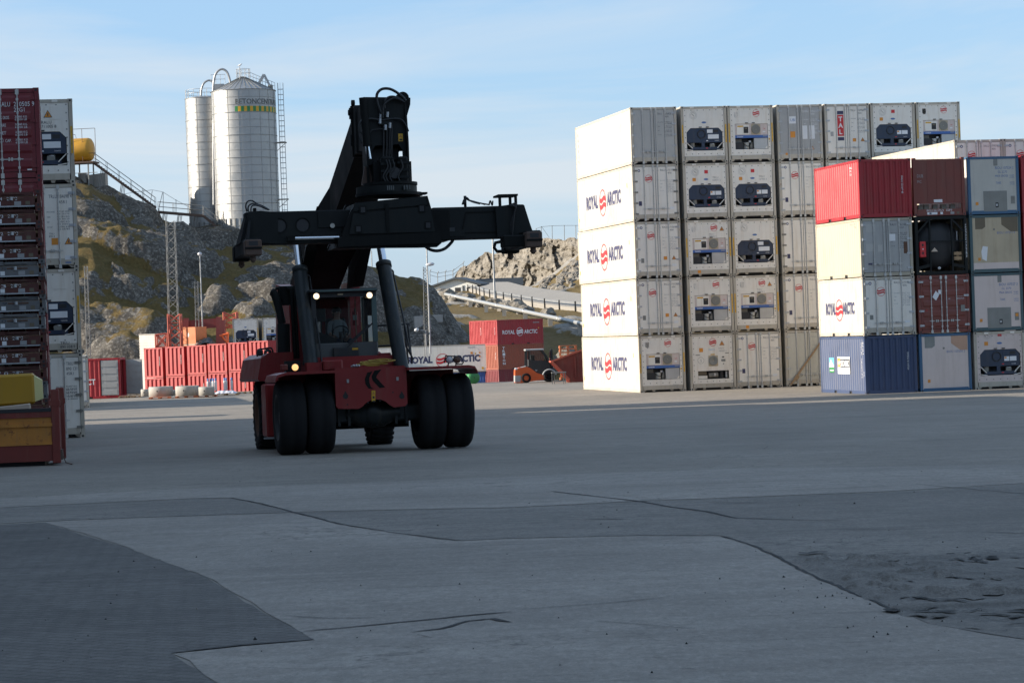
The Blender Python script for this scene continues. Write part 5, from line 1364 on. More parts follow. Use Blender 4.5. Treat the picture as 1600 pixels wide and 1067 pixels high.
mb.box(ax - .9, ax + .9, .3, .6, .52, .75, 'stacker_black')
sp(mb, 'chassis')
mb = MB()
for px in (540, 628):
    a, b = LP(px, 619, -.76); mb.disc((a, -.756, b), X_, Z_, .06, 'hydraulic_hose', 14); mb.poly([(a - .05, -.757, b + .02), (a + .05, -.757, b + .02), (a, -.757, b + .12)], 'hydraulic_hose')
for px, py in ((543, 632), (575, 629), (594, 626), (614, 613)):
    a, b = LP(px, py, -.76); mb.disc((a, -.756, b), X_, Z_, .018, 'dark', 8)
sp(mb, 'tow_hole')
def kpoly(pts, yl): return [(lambda q: (q[0], yl, q[1]))(LP(px, py, yl)) for px, py in pts]
mb = MB()
mb.poly(kpoly([(574, 582), (582, 580), (577, 590), (577, 597), (580, 605), (584, 607.5), (576, 607), (571, 600), (570, 592)], -.757), 'stacker_black')
mb.poly(kpoly([(585, 579), (596, 577), (589, 586), (588, 590), (602, 605), (593, 606), (582, 594), (580.5, 588)], -.757), 'stacker_black')
sp(mb, 'emblem')
mb = MB(); q = kpoly([(580.5, 610), (586.5, 610), (586.5, 627), (580.5, 627)], -.758); mb.poly(q[::-1], 'yellow')
a, b = LP(583.5, 614, -.76); tri_sign(mb, a, b, .03, -.762); mb.box(a - .02, a + .02, -.766, -.760, b - .12, b - .07, 'dark'); mb.box(a - .03, a + .03, -.766, -.760, b - .20, b - .17, 'dark')
sp(mb, 'warning_label')
mb = MB()
for px, py in ((543.5, 594.5), (621, 591)):
    a, b = LP(px, py, -.76); mb.box(a - .025, a + .025, -.775, -.75, b - .05, b + .03, 'ink_grey'); sp(mb, 'reflector'); mb = MB()
# ---- fenders
def fender(pts, name='fender'):
    mb = MB(); n = len(pts)
    top = [(x, y, z) for x, z in pts for y in (-.95, 1.15)]
    bot = [(x, y, z - .06) for x, z in pts for y in (-.95, 1.15)]
    vs = top + bot; m_ = 2 * n; fs = []
    for i in range(n - 1):
        fs += [(2 * i, 2 * i + 2, 2 * i + 3, 2 * i + 1), (m_ + 2 * i, m_ + 2 * i + 1, m_ + 2 * i + 3, m_ + 2 * i + 2), (2 * i, m_ + 2 * i, m_ + 2 * i + 2, 2 * i + 2), (2 * i + 1, 2 * i + 3, m_ + 2 * i + 3, m_ + 2 * i + 1)]
    fs += [(0, 1, m_ + 1, m_), (2 * n - 2, m_ + 2 * n - 2, m_ + 2 * n - 1, 2 * n - 1)]
    mb.add(vs, fs, 'stacker_red'); return sp(mb, name)
zf = 1.86
fender([(xl - .10, zf - .16), (xl - .06, zf - .06), (xl + .16, zf), (pl, zf + .0)])
fender([(pr, zf), (xr - .12, zf), (xr + .02, zf - .03), (xr + .08, zf - .14)])
for xa, xb in ((xl + .2, pl), (pr, xr - .1)):
    mb = MB(); mb.box(xa, xb, 1.08, 1.14, .9, zf - .07, 'stacker_red'); sp(mb, 'mudguard')
# deck between
mb = MB(); mb.box(pl + .02, pr - .02, -.65, 1.2, pz1 - .0, pz1 + .03, 'stacker_red'); a, b = LP(516, 578, .2); mb.bbox(a - .16, a + .28, .1, .5, pz1 - .02, pz1 + .22, .03, 'stacker_red')
mb.box(pl - .2, pr + .15, 1.1, 1.2, pz1 - .2, pz1 + .3, 'stacker_red'); mb.box(pl - .5, pl - .15, .2, .6, zf, zf + .2, 'stacker_red'); mb.box(pl - .95, pl - .62, .4, .75, zf, zf + .26, 'stacker_dark')
a, b = LP(601, 558, 1.4); mb.bbox(a - .14, a + .14, 1.3, 1.7, pz1, b + .1, .02, 'stacker_red')
sp(mb, 'deck')
mb = MB(); rnd = random.Random(5)
a0 = LP(589, 570, -.3)[0]
for k in range(6):
    pts = []
    for j in range(15):
        t_ = j / 14 * 2 * math.pi * 1.0; rr_ = .17 + .09 * rnd.random()
        pts.append((a0 + .05 * k - .12 + rr_ * math.cos(t_) * 1.35 - .05, -.38 + .16 * math.sin(t_), pz1 + .05 + .013 * k + .04 * (1 + math.sin(t_)) * .7 + rnd.uniform(0, .03)))
    mb.tube(smooth_pts(pts, 3), .014, 'rope_yellow', 6)
sp(mb, 'cable_coil')
mb = MB()
for px in (549, 553, 557):
    a, b = LP(px, 573, -.5); mb.cyl((a, -.5, b), (a + .06, -.55, b + .03), .025, 'steel', 8)
sp(mb, 'coupling')
# ---- lift cylinders
for (pxb, pyb, pxm, pym, pxt, pyt) in ((489, 590, 463, 425, 457, 375), (626, 566, 600, 417, 591, 372)):
    yb_, ym_, yt_ = 1.0, 2.1, 2.5
    a = LP(pxb, pyb, yb_); b = LP(pxm + 6, pym, ym_); c = LP(pxt + 7, pyt, yt_)
    if pxb > 550: b = LP(pxm - 0, pym, ym_); c = LP(pxt + 1, pyt, yt_)
    A, B, C_ = Vector((a[0], yb_, a[1])), Vector((b[0], ym_, b[1])), Vector((c[0], yt_, c[1]))
    C_ = A + (B - A).normalized() * (B - A).length * 1.42
    mb = MB(); mb.cyl(A - (B - A).normalized() * .25, B, .168, 'cyl_grey', 24); mb.lathe([(-.02, .17), (-.02, .186), (.10, .186), (.14, .12)], B, (B - A), 'cyl_grey', 24)
    mb.tube(smooth_pts([A + Vector((.23, -.05, .2)), A.lerp(B, .5) + Vector((.235, -.03, 0)), B + Vector((.23, 0, -.25)), B + Vector((.2, 0, -.1)), B + Vector((.05, 0, 0))]), .022, 'hydraulic_hose', 6)
    cyl = sp(mb, 'lift_cylinder')
    mb = MB(); mb.cyl(B, C_, .095, 'chrome', 20); mb.build('rod', cyl)
# ---- cab
yc0, yc1 = 1.55, 3.1
cl, cb = LP(490, 563, yc0); crr, _ = LP(592, 560, yc0); cz1 = LP(540, 457, yc0)[1]; cz0 = LP(540, 570, yc0)[1]
zs = LP(540, 535, yc0)[1]
cabw = crr - cl
mb = MB()
mb.bbox(cl, crr, yc0, yc0 + .10, cz0, zs, .03, 'cab_grey')
mb.box(cl, crr, yc0 + .1, yc1, cz0, cz0 + .08, 'cab_dark')
for x in (cl, crr - .07): mb.box(x, x + .07, yc0 + .1, yc1, cz0 + .08, zs - .15, 'cab_dark')
mb.box(cl + .07, crr - .07, yc1 - .07, yc1, cz0 + .08, zs - .1, 'stacker_red')
xb_ = cl + cabw * .62
mb.box(xb_ - .55, xb_ + .12, yc1 - .065, yc1 - .02, zs - .1, cz1 - .1, 'stacker_red')
for x, m_ in ((cl, 'cab_dark'), (crr - .11, 'cab_green')): mb.hexa([(x, yc0, zs), (x + .11, yc0, zs), (x + .11, yc0 + .1, zs), (x, yc0 + .1, zs)], [(x, yc0 + .06, cz1), (x + .11, yc0 + .06, cz1), (x + .11, yc0 + .16, cz1), (x, yc0 + .16, cz1)], m_)
for x in (cl, crr - .08): mb.box(x, x + .08, yc1 - .1, yc1, zs - .15, cz1, 'cab_dark')
mb.box(cl, crr, yc0 + .05, yc0 + .17, cz1 - .10, cz1, 'cab_dark')
for x in (cl, crr - .08): mb.box(x, x + .08, yc0 + .17, yc1, cz1 - .1, cz1, 'cab_dark')
mb.box(crr - .26, crr - .23, yc0 + .6, yc0 + .66, zs - .1, cz1 - .1, 'cab_green'); mb.box(crr - .38, crr - .36, yc0 + .9, yc0 + .95, zs - .1, cz1 - .1, 'panel_tan')
cab = sp(mb, 'cab')
mb = MB(); mb.bbox(cl - .03, crr + .03, yc0 - .06, yc1 + .05, cz1, cz1 + .09, .03, 'cab_dark'); mb.box(cl + .1, crr, yc0 - .065, yc0 - .06, cz1 + .03, cz1 + .07, 'cab_green'); a, b = LP(532, 461, yc0); mb.box(a - .06, a + .06, yc0 + .02, yc0 + .05, cz1 - .055, cz1 - .02, 'panel_tan'); mb.build('roof', cab)
mb = MB(); mb.quad((cl + .11, yc0 + .02, zs), (crr - .11, yc0 + .02, zs), (crr - .11, yc0 + .08, cz1 - .1), (cl + .11, yc0 + .08, cz1 - .1), 'glass'); mb.build('windscreen', cab)
for x in (cl + .04, crr - .04):
    mb = MB(); mb.quad((x, yc0 + .12, zs - .1), (x, yc1 - .1, zs - .1), (x, yc1 - .1, cz1 - .1), (x, yc0 + .15, cz1 - .1), 'glass'); mb.build('side_window', cab)
a, b = LP(541, 549, yc0 - .1)
mb = MB(); mb.bbox(a - .30, a + .30, yc0 - .10, yc0 + .0, b - .20, b + .10, .02, 'cab_dark'); mb.box(a - .22, a + .25, yc0 - .12, yc0 - .1, b - .21, b - .08, 'dark'); mb.build('grille', cab)
mb = MB(); mb.box(a + .14, a + .28, yc0 - .112, yc0 - .1, b + .03, b + .075, 'yellow'); mb.build('label', cab)
mb = MB(); p0 = LP(540, 545, yc0 - .08); p1 = LP(582, 505, yc0 - .06); p2 = LP(545, 537, yc0 - .06); p3 = LP(578, 508, yc0 - .05)
mb.bar((p0[0], yc0 - .08, p0[1]), (p1[0], yc0 - .05, p1[1]), .03, .03, 'dark'); mb.bar((p2[0], yc0 - .05, p2[1]), (p3[0], yc0 - .03, p3[1]), .02, .06, 'dark'); mb.build('wiper', cab)
# interior
a, b = LP(527, 510, 2.35); seatz = b - .42
mb = MB(); mb.bbox(a - .25, a + .25, 2.1, 2.6, seatz - .12, seatz, .04, 'cab_dark'); mb.bbox(a - .24, a + .24, 2.6, 2.72, seatz - .05, seatz + .62, .04, 'cab_dark'); mb.box(a - .12, a + .12, 2.2, 2.5, cz0 + .08, seatz - .12, 'dark'); mb.build('seat', cab)
wc = Vector((LP(532, 519, 1.98)[0], 1.98, LP(532, 519, 1.98)[1]))
mb = MB(); nrm = Vector((0, .75, .66)).normalized(); uu = Vector((1, 0, 0)); vv = nrm.cross(uu)
mb.tube([wc + (uu * math.cos(k * math.pi / 12) + vv * math.sin(k * math.pi / 12)) * .19 for k in range(25)], .016, 'dark', 6); mb.bar(wc - uu * .18, wc + uu * .18, .03, .02, 'dark'); mb.tube([wc, wc + Vector((0, -.12, -.35))], .04, 'dark', 8)
mb.build('steering_wheel', cab)
mb = MB(); d0 = LP(497, 515, 1.8); mb.prism([(cl + .1, zs - .15), (wc.x - .1, zs - .15), (wc.x - .14, zs + .10), (cl + .2, zs + .26), (cl + .1, zs + .28)], (0, 1.72, 0), X_, Z_, .3, 'dark'); d1 = LP(502, 492, 1.9); mb.bbox(d1[0] - .11, d1[0] + .11, 1.95, 2.0, d1[1] - .16, d1[1] + .15, .01, 'dark'); mb.tube([(d1[0], 1.98, d1[1] - .15), (d1[0] - .02, 1.9, zs + .1)], .02, 'dark', 6)
mb.box(cl + .2, crr - .15, 1.7, 1.95, zs - .25, zs - .06, 'dark'); mb.build('console', cab)
e0 = LP(555, 495, 2.8); mb = MB(); mb.cyl((e0[0], 2.8, e0[1] - .2), (e0[0], 2.8, e0[1] + .12), .065, 'logo_red', 12); mb.cyl((e0[0], 2.8, e0[1] + .12), (e0[0], 2.8, e0[1] + .2), .025, 'dark', 8); mb.box(e0[0] - .066, e0[0] + .03, 2.73, 2.74, e0[1] - .08, e0[1] + .04, 'ink_white'); mb.build('fire_extinguisher', cab)
n0 = LP(526, 518, yc0 + .02); mb = MB(); mb.box(n0[0] - .05, n0[0] + .05, yc0 + .05, yc0 + .055, n0[1] - .08, n0[1] + .08, 'ink_grey'); mb.build('notice', cab)
# cab lamps
for px, py in ((494, 463), (577, 461.5)):
    a, b = LP(px, py, yc0 - .2); mb = MB(); mb.lathe([(.16, .03), (.12, .072), (.0, .076), (-.01, .07)], (a, yc0 - .22, b), (0, 1, 0), 'dark', 18); mb.tube([(a, yc0 - .1, b), (a, yc0, cz1 - .02)], .018, 'dark', 6); l_ = sp(mb, 'work_lamp'); mb = MB(); mb.lathe([(-.035, .004), (-.028, .04), (-.008, .070)], (a, yc0 - .225, b), (0, 1, 0), 'lamp_white', 18); mb.build('lens', l_)
a, b = LP(460, 574, .3); mb = MB(); mb.lathe([(.14, .03), (.1, .08), (0, .085), (-.01, .075)], (a, .18, b), (0, 1, 0), 'dark', 18); mb.tube([(a, .3, b), (a, .35, zf)], .02, 'dark', 6); l_ = sp(mb, 'headlamp'); mb = MB(); mb.lathe([(-.03, .004), (-.024, .04), (-.006, .075)], (a, .175, b), (0, 1, 0), 'lamp_amber', 18); mb.build('lens', l_)
a, b = LP(445, 574, .3); mb = MB(); mb.bbox(a - .1, a + .06, .2, .32, b - .07, b + .07, .02, 'skip_red'); sp(mb, 'indicator')
for px, w_, m_ in ((701, .07, 'lamp_off'), (713, .075, 'rusty')):
    a, b = LP(px, 562, .3); mb = MB(); mb.lathe([(.12, .03), (.09, .08), (0, .085), (-.01, .072)], (a, .2, b), (0, 1, 0), 'dark', 18); mb.tube([(a, .3, b), (a, .4, zf)], .015, 'dark', 6); l_ = sp(mb, 'headlamp'); mb = MB(); mb.lathe([(-.03, .004), (-.02, .045), (-.004, .072)], (a, .195, b), (0, 1, 0), m_, 18); mb.build('lens', l_)
mb = MB(); q = [LP(px, py, .35) for px, py in ((694, 567), (696, 556), (720, 557), (724, 566), (722, 569), (712, 569))]
mb.tube([(x, .35, z) for x, z in q], .018, 'dark', 6); sp(mb, 'lamp_bracket')
# ---- boom
bcx = LP(600, 220, -3.9)[0]
hw = .40
def rect(y, z0, z1, w): return [(bcx - w, y, z0), (bcx + w, y, z0), (bcx + w, y, z1), (bcx - w, y, z1)]
fb = LP(555, 242, -2.6)[1]; ft = LP(552, 171, -2.6)[1]; fx_ = LP(553, 200, -2.6)[0]
hw = max(.36, bcx - fx_)
fz0, fz1 = fb, ft - .10
mb = MB()
def boomz(y): # centre line of the boom
    t_ = (6.2 - y) / 8.8; return 3.75 + ((fz0 + fz1) / 2 - 3.75) * t_
hgt_f = (fz1 - fz0) / 2
secs = [(6.4, -.34, .06), (3.2, -.24, .14), (2.3, -.17, .10), (1.0, -.06, .02), (-2.6, 0, 0)]
def rects(y, dx, w): return [(bcx + dx - hw - w, y, boomz(y) - hgt_f), (bcx + dx + hw, y, boomz(y) - hgt_f), (bcx + dx + hw, y, boomz(y) + hgt_f), (bcx + dx - hw - w, y, boomz(y) + hgt_f)]
for A_, B_ in zip(secs[:-1], secs[1:]): mb.hexa(rects(*A_), rects(*B_), BK)
for s_ in (-1, 1):      # flared side plates at the lift cylinder mount
    x = bcx - .22 + s_ * (hw + .08)
    P = [(1.2, boomz(1.2) + .1), (2.0, boomz(2.0) - hgt_f - .15), (3.4, boomz(3.4) - hgt_f - .45), (4.4, boomz(4.4) - hgt_f - .1), (3.6, boomz(3.6) + .2)]
    vs = [(x + s_ * .06 + s_ * (.2 if i in (1, 2) else 0), a_, b_) for i, (a_, b_) in enumerate(P)] + [(x, a_, b_) for a_, b_ in P]
    mb.add(vs, [(0, 1, 2, 3, 4), (9, 8, 7, 6, 5)] + [(i, (i + 1) % 5, 5 + (i + 1) % 5, 5 + i) for i in range(5)], BK)
boom = sp(mb, 'boom')
mb = MB(); yq = -2.6; mb.hexa(rect(yq, fz0 - .06, fz1 + .16, hw + .07), rect(yq - .12, fz0 - .06, fz1 + .16, hw + .07), BK); mb.hexa(rect(yq - .12, fz0 - .02, fz1 + .12, hw + .03), rect(yq - .42, fz0 + .0, fz1 + .14, hw + .03), DK)
mb.cyl((bcx - hw - .05, yq - .1, fz1 + .22), (bcx - hw + .02, yq - .1, fz1 + .22), .07, BK, 12); mb.cyl((bcx - hw - .12, yq - .05, fz1 + .02), (bcx - hw - .05, yq - .05, fz1 + .02), .065, BK, 12)
for z in (fz1, fz0 + .3): mb.box(bcx - hw - .10, bcx - hw - .06, yq - .1, yq - .02, z - .12, z + .12, DK)
mb.build('collar', boom)
mb = MB()
dv = Vector((0, -2.6 - 3.0, boomz(-2.6) - boomz(3.0))).normalized()
t0 = Vector((bcx - hw - .004, .35, boomz(.35) - .16))
t_h = .30
mb.text('CONTCHAMP', t0, dv, Vector((0, dv.z, -dv.y)), t_h, 'fan_grey', width=2.5, bold=.02); mb.build('lettering', boom)
# inner boom and head
hx0, hz1 = LP(568, 152, -4.35); hx1, _ = LP(636, 200, -4.35); hz0 = LP(600, 290, -4.35)[1]
hc = (hx0 + hx1) / 2; hh_ = (hx1 - hx0) / 2
mb = MB(); yA = -2.5; yB = -3.9
mb.hexa([(hc - hh_ + .06, yA, fz0 + .1), (hc + hh_ - .06, yA, fz0 + .1), (hc + hh_ - .06, yA, fz1), (hc - hh_ + .06, yA, fz1)], [(hc - hh_ + .03, yB, hz0 + .75), (hc + hh_ - .03, yB, hz0 + .75), (hc + hh_ - .03, yB, hz1 - .1), (hc - hh_ + .03, yB, hz1 - .1)], BK)
for s_ in (-1, 1):
    x = hc + s_ * (hh_ - .02); mb.prism([(-yB, hz0 + .2), (-yB + .55, hz0 - .15), (-yB + .6, hz0 + .9), (-yB + .45, hz1), (-yB - .1, hz1)], (x + .02, 0, 0), (0, -1, 0), (0, 0, 1), -.04, BK)
arch = [(hc - .22, hz0 + .05)] + [(hc - .30 + 0, hz0 + .2), (hc - .32, hz0 + .72), (hc - .24, hz0 + .84), (hc + .26, hz0 + .86), (hc + .34, hz0 + .74), (hc + .33, hz0 + .2)] + [(hc + .24, hz0 + .05)]
ou = [(hc - hh_, hz0 + .05), (hc - hh_ + .0, hz1), (hc + hh_ - .05, hz1 - .02), (hc + hh_, hz1 - .15), (hc + hh_, hz0 + .05)]
yF = yB - .45
L_ = [(hc - hh_, hz0 + .05), (arch[0]), arch[1], arch[2], (hc - hh_, hz0 + .74)]
def plate(p): mb.prism(p, (0, yF, 0), X_, Z_, .05, DK)
plate([(hc - hh_, hz0 + .05), (hc - .30, hz0 + .05), (hc - .32, hz0 + .72), (hc - hh_, hz0 + .72)])
plate([(hc + .33, hz0 + .05), (hc + hh_, hz0 + .05), (hc + hh_, hz0 + .72), (hc + .34, hz0 + .72)])
plate([(hc - hh_, hz0 + .722), (hc - .32, hz0 + .722), (hc - .24, hz0 + .84), (hc + .26, hz0 + .86), (hc + .34, hz0 + .722), (hc + hh_, hz0 + .722), (hc + hh_, hz1 - .12), (hc + hh_ - .06, hz1 - .02), (hc - hh_, hz1)])
mb.box(hc - .28, hc + .30, yF + .3, yF + .34, hz0 + .05, hz0 + .8, 'dark')
mb.box(hc - hh_ + .03, hc + hh_ - .03, yF + .05, yB, hz1 - .16, hz1 - .06, BK)
head = sp(mb, 'boom_head')
q = LP(597, 167, -4.5); mb = MB(); mb.disc((q[0], yF - .003, q[1]), X_, Z_, .05, 'cyl_grey', 16); mb.build('badge', head)
q = LP(628, 214, -4.5); mb = MB(); mb.box(q[0] - .05, q[0] + .045, yF - .004, yF - .001, q[1] - .08, q[1] + .08, 'yellow'); tri_sign(mb, q[0], q[1] + .03, .03, yF - .006); mb.box(q[0] - .03, q[0] + .03, yF - .01, yF - .005, q[1] - .06, q[1] - .03, 'dark'); mb.build('warning_label', head)
# tilt cylinder beside the head
yt = yF - .06
def T(pts, r, mat='hydraulic_hose', y=yt, name='hose', par=sroot, n=8, sm=6):
    mb = MB(); mb.tube(smooth_pts([(lambda q: (q[0], y + (p[2] if len(p) > 2 else 0), q[1]))(LP(p[0], p[1], y)) for p in pts], sm), r, mat, n); return mb.build(name, par)
a = LP(567, 153, yt); b = LP(574, 229, yt); c = LP(578, 252, yt)
mb = MB(); mb.cyl((a[0], yt, a[1]), (b[0], yt, b[1]), .085, BK, 16); mb.cyl((b[0] + (b[0]-a[0])*.03, yt, b[1]), (b[0], yt, b[1] + .06), .10, BK, 16); tc_ = sp(mb, 'tilt_cylinder')
mb = MB(); mb.cyl((b[0], yt, b[1]), (c[0], yt, c[1]), .055, 'chrome', 14); mb.build('rod', tc_)
mb = MB(); d = LP(575, 270, yt); mb.prism([(d[0] - .14, d[1] - .26), (d[0] + .12, d[1] - .26), (d[0] + .04, d[1] + .12), (d[0] - .06, d[1] + .14)], (0, yt + .04, 0), X_, Z_, .08, 'rust_steel'); mb.cyl((c[0], yt - .06, c[1] - .02), (c[0], yt + .08, c[1] - .02), .07, BK, 12); sp(mb, 'lug')
mb = MB(); q0 = LP(632, 155, -4.2); q1 = LP(642, 175, -4.2)
mb.prism([(q0[0] - .15, q0[1] - .45), (q0[0] + .02, q0[1] - .42), (q0[0] + .12, q0[1] - .12), (q0[0] + .13, q0[1] + .02), (q0[0] - .02, q0[1] + .06), (q0[0] - .16, q0[1] + .08)], (0, -4.2, 0), X_, Z_, .2, BK); mb.cyl((q0[0] - .04, -4.25, q0[1] + .02), (q0[0] - .04, -4.0, q0[1] + .02), .13, BK, 16); sp(mb, 'hose_guide')
T([(596, 178), (590, 162), (589, 148), (596, 140), (607, 139), (617, 143), (628, 151), (634, 158)], .03, y=yF - .1)
T([(601, 170), (602, 158), (608, 152), (618, 152), (630, 157)], .024, y=yF - .09)
T([(598, 184), (600, 165), (612, 155), (622, 155), (632, 160)], .022, y=yF - .12)
T([(560, 200), (566, 188), (580, 186), (596, 188), (612, 186), (626, 187), (634, 196), (638, 206)], .022, y=yF - .08)
T([(563, 206), (572, 214), (580, 205), (585, 203), (598, 202)], .014, y=yF - .08)
T([(560, 200), (562, 215), (566, 224)], .018, y=yF - .08)
for px in (599, 604, 608, 612): T([(px, 190), (px + .5, 225), (px - 1, 255)], .02, y=yF - .05)
T([(609, 190), (611, 230), (604, 255)], .016, y=yF - .07)
mb = MB()
for px, py in ((594.5, 180), (593.5, 189), (602, 199), (605, 179), (609, 196)):
    a, b = LP(px, py, yF - .08); mb.cyl((a, yF - .08, b - .06), (a + .01, yF - .08, b + .05), .03, 'steel', 8)
q = LP(603, 192, yF); mb.box(q[0] - .16, q[0] + .14, yF - .08, yF - .01, q[1] - .05, q[1] + .03, DK); sp(mb, 'valve_block')
# ---- rotator
yr = -4.55
ra = LP(563, 297, yr); rb_ = LP(652, 297, yr); rcx = LP(600, 297, yr)[0]
mb = MB()
z_ = LP(610, 290, yr)[1]
for (px0, px1, py0, py1) in ((594, 612, 246, 290), (620, 634, 246, 288)):
    a = LP(px0, py1, yr); b = LP(px1, py0, yr); mb.bbox(a[0], b[0], yr - .3, yr + .25, a[1], b[1], .04, BK)
    for k in range(3): mb.box(a[0] - .02, b[0] + .02, yr - .32, yr - .28, a[1] + .15 * k + .1, a[1] + .15 * k + .15, DK)
a = LP(634, 287, yr); b = LP(639, 258, yr); mb.bbox(a[0], b[0], yr - .2, yr + .3, a[1], b[1], .03, BK)
a = LP(606, 291, yr); mb.box(a[0] - .3, a[0] + .5, yr - .1, yr + .4, a[1] - .1, a[1] + .5, BK)
mb.cyl((a[0] + .1, yr - .35, a[1] + .25), (a[0] + .1, yr - .2, a[1] + .25), .12, 'dark', 14)
sp(mb, 'rotator')
for i in range(4):
    px = (603, 607, 613, 626)[i]; T([(px, 250), (px + 3, 262), (px - 4, 276), (px + 2, 288)], .018, y=yr - .36)
a0 = LP(556, 303, yr)[0]; b0 = LP(652, 300, yr)[0]; cx = (a0 + b0) / 2; rad = (b0 - a0) / 2
zt1 = LP(605, 288, yr)[1]; zt0 = LP(605, 303, yr)[1]
mb = MB(); mb.cyl((cx + .08, yr, zt1 - .04), (cx + .08, yr, zt1 + .02), rad * .88, BK, 36); mb.cyl((cx, yr, zt0), (cx, yr, zt1 - .06), rad * .98, DK, 40); mb.cyl((cx + .05, yr, zt0 - .06), (cx + .05, yr, zt0 - .0), rad * 1.08, BK, 40)
for px in (598, 601, 604, 607, 624, 628, 632): q = LP(px, 293.5, yr); mb.box(q[0] - .012, q[0] + .012, yr - rad * .985, yr - rad * .9, zt0 + .03, zt1 - .08, 'cab_grey')
a = LP(664, 300, yr); mb.box(cx + rad * .8, a[0], yr - .3, yr, zt0 - .045, zt0 - .005, BK); sp(mb, 'slewing_ring')
# ---- spreader
yS = -4.6
def Q(px, py, y): q = LP(px, py, y); return (q[0], y, q[1])
def slab(px, y, dpt, mat, mb): mb.prism([LP(a_, b_, y) for a_, b_ in px][::-1], (0, y, 0), X_, Z_, dpt, mat)
yf = yS - .75
mb = MB(); slab([(556, 317), (668, 306), (690, 380), (683, 386), (655, 387), (527, 388), (531, 380), (536, 364), (548, 330)], yf, .12, BK, mb)
slab([(553, 318), (664, 307), (668, 320), (552, 330)], yf - .02, .04, DK, mb); slab([(552, 334), (672, 322), (680, 362), (546, 366)], yf - .03, .03, DK, mb)
for px, py in ((567, 328), (560, 358), (659, 326), (669, 352)):
    a, b = LP(px, py, yf - .04); mb.box(a - .07, a + .07, yf - .045, yf - .03, b - .08, b + .08, BK); mb.box(a - .045, a + .045, yf - .05, yf - .045, b - .055, b + .055, 'dark')
a, b = LP(604, 330, yf); a2, b2 = LP(606, 362, yf); mb.bar((a, yf - .04, b + .15), (a2, yf - .04, b2), .07, .03, BK)
slab([(528, 372), (688, 362), (690, 380), (529, 386)], yf - .05, .06, BK, mb)
mb.prism([LP(a_, b_, yf)[0:2] for a_, b_ in ((556, 317), (668, 306), (676, 335), (548, 343))][::-1], (0, yf + .1, 0), X_, Z_, 1.35, BK)
mb.prism([LP(a_, b_, yf)[0:2] for a_, b_ in ((527, 386), (690, 378), (676, 345), (540, 352))][::-1], (0, yf + .1, 0), X_, Z_, 1.35, BK)
mb.prism([LP(a_, b_, yS + .75) for a_, b_ in ((540, 320), (652, 310), (674, 380), (512, 388))][::-1], (0, yS + .75, 0), X_, Z_, .12, BK)
frame_ = sp(mb, 'spreader_frame')
# main box with telescoping beams
zt = LP(480, 330, yS - .3)[1]; zb_ = LP(480, 381, yS - .3)[1]
xL = LP(383, 350, yS - .3)[0]; xR = LP(800, 345, yS - .3)[0]
xm0 = LP(545, 350, yS)[0]; xm1 = LP(672, 350, yS)[0]
mb = MB(); mb.bbox(xm0 - .3, xm1 + .35, yS - .40, yS + .40, zb_ - .02, zt - .03, .02, BK); sp(mb, 'main_beam')
for s_, xa, xb2 in ((-1, xL, xm0), (1, xm1, xR)):
    mb = MB(); y0b, y1b = (yS - .42, yS + .02) if s_ < 0 else (yS - .36, yS + .08)
    mb.bbox(xa, xb2 + (.2 if s_ < 0 else 0), y0b, y1b, zb_, zt, .015, DK)
    bm = sp(mb, 'telescopic_beam')
    mb = MB()
    if s_ < 0:
        for px, py in ((437, 353), (473, 352)):
            a, b = LP(px, py, y0b); mb.lathe([(-.012, .155), (-.012, .13), (.0, .125)], (a, y0b, b), (0, 1, 0), BK, 28); mb.disc((a, y0b - .003, b), X_, Z_, .128, 'dark', 28)
            mb.build('hole', bm); mb = MB()
        mb.box(LP(497, 350, y0b)[0], LP(548, 350, y0b)[0], y0b - .03, y0b + .0, zb_ + .32, zt - .03, DK); mb.box(LP(487, 350, y0b)[0], LP(545, 350, y0b)[0], y0b - .03, y0b, zb_ + .05, zb_ + .22, DK)
        mb.build('stiffener', bm); mb = MB()
        a, b = LP(519, 353, y0b); mb.cyl((a, y0b - .06, b), (a, y0b - .02, b), .05, 'panel_grey', 12); mb.build('cap', bm)
    else:
        q = [LP(a_, b_, y0b) for a_, b_ in ((728, 332), (785, 330), (788, 362), (722, 364))]
        for i in range(4): A_, B_ = q[i], q[(i + 1) % 4]; mb.bar((A_[0], y0b - .005, A_[1]), (B_[0], y0b - .005, B_[1]), .025, .02, BK)
        mb.build('stiffener', bm); mb = MB()
        mb.box(LP(676, 350, y0b)[0], LP(725, 350, y0b)[0], y0b - .025, y0b, zb_ + .06, zb_ + .2, DK); a, b = LP(700, 362, y0b); mb.box(a - .12, a + .14, y0b - .03, y0b - .02, b - .0, b + .08, 'cab_dark'); mb.build('label_plate', bm)
# extension cylinder under the left beam
a = LP(461, 372.5, yS - .5); b = LP(530, 371, yS - .5); c = LP(676, 366, yS - .8)
mb = MB(); mb.cyl((b[0], yS - .5, b[1]), (c[0], yS - .5, b[1] + .0), .07, BK, 14); mb.bar((a[0] - .16, yS - .5, a[1]), (a[0], yS - .5, a[1]), .1, .1, BK); ec = sp(mb, 'extension_cylinder')
mb = MB(); mb.cyl((a[0], yS - .5, a[1]), (b[0], yS - .5, b[1]), .034, 'chrome', 12); mb.build('rod', ec)
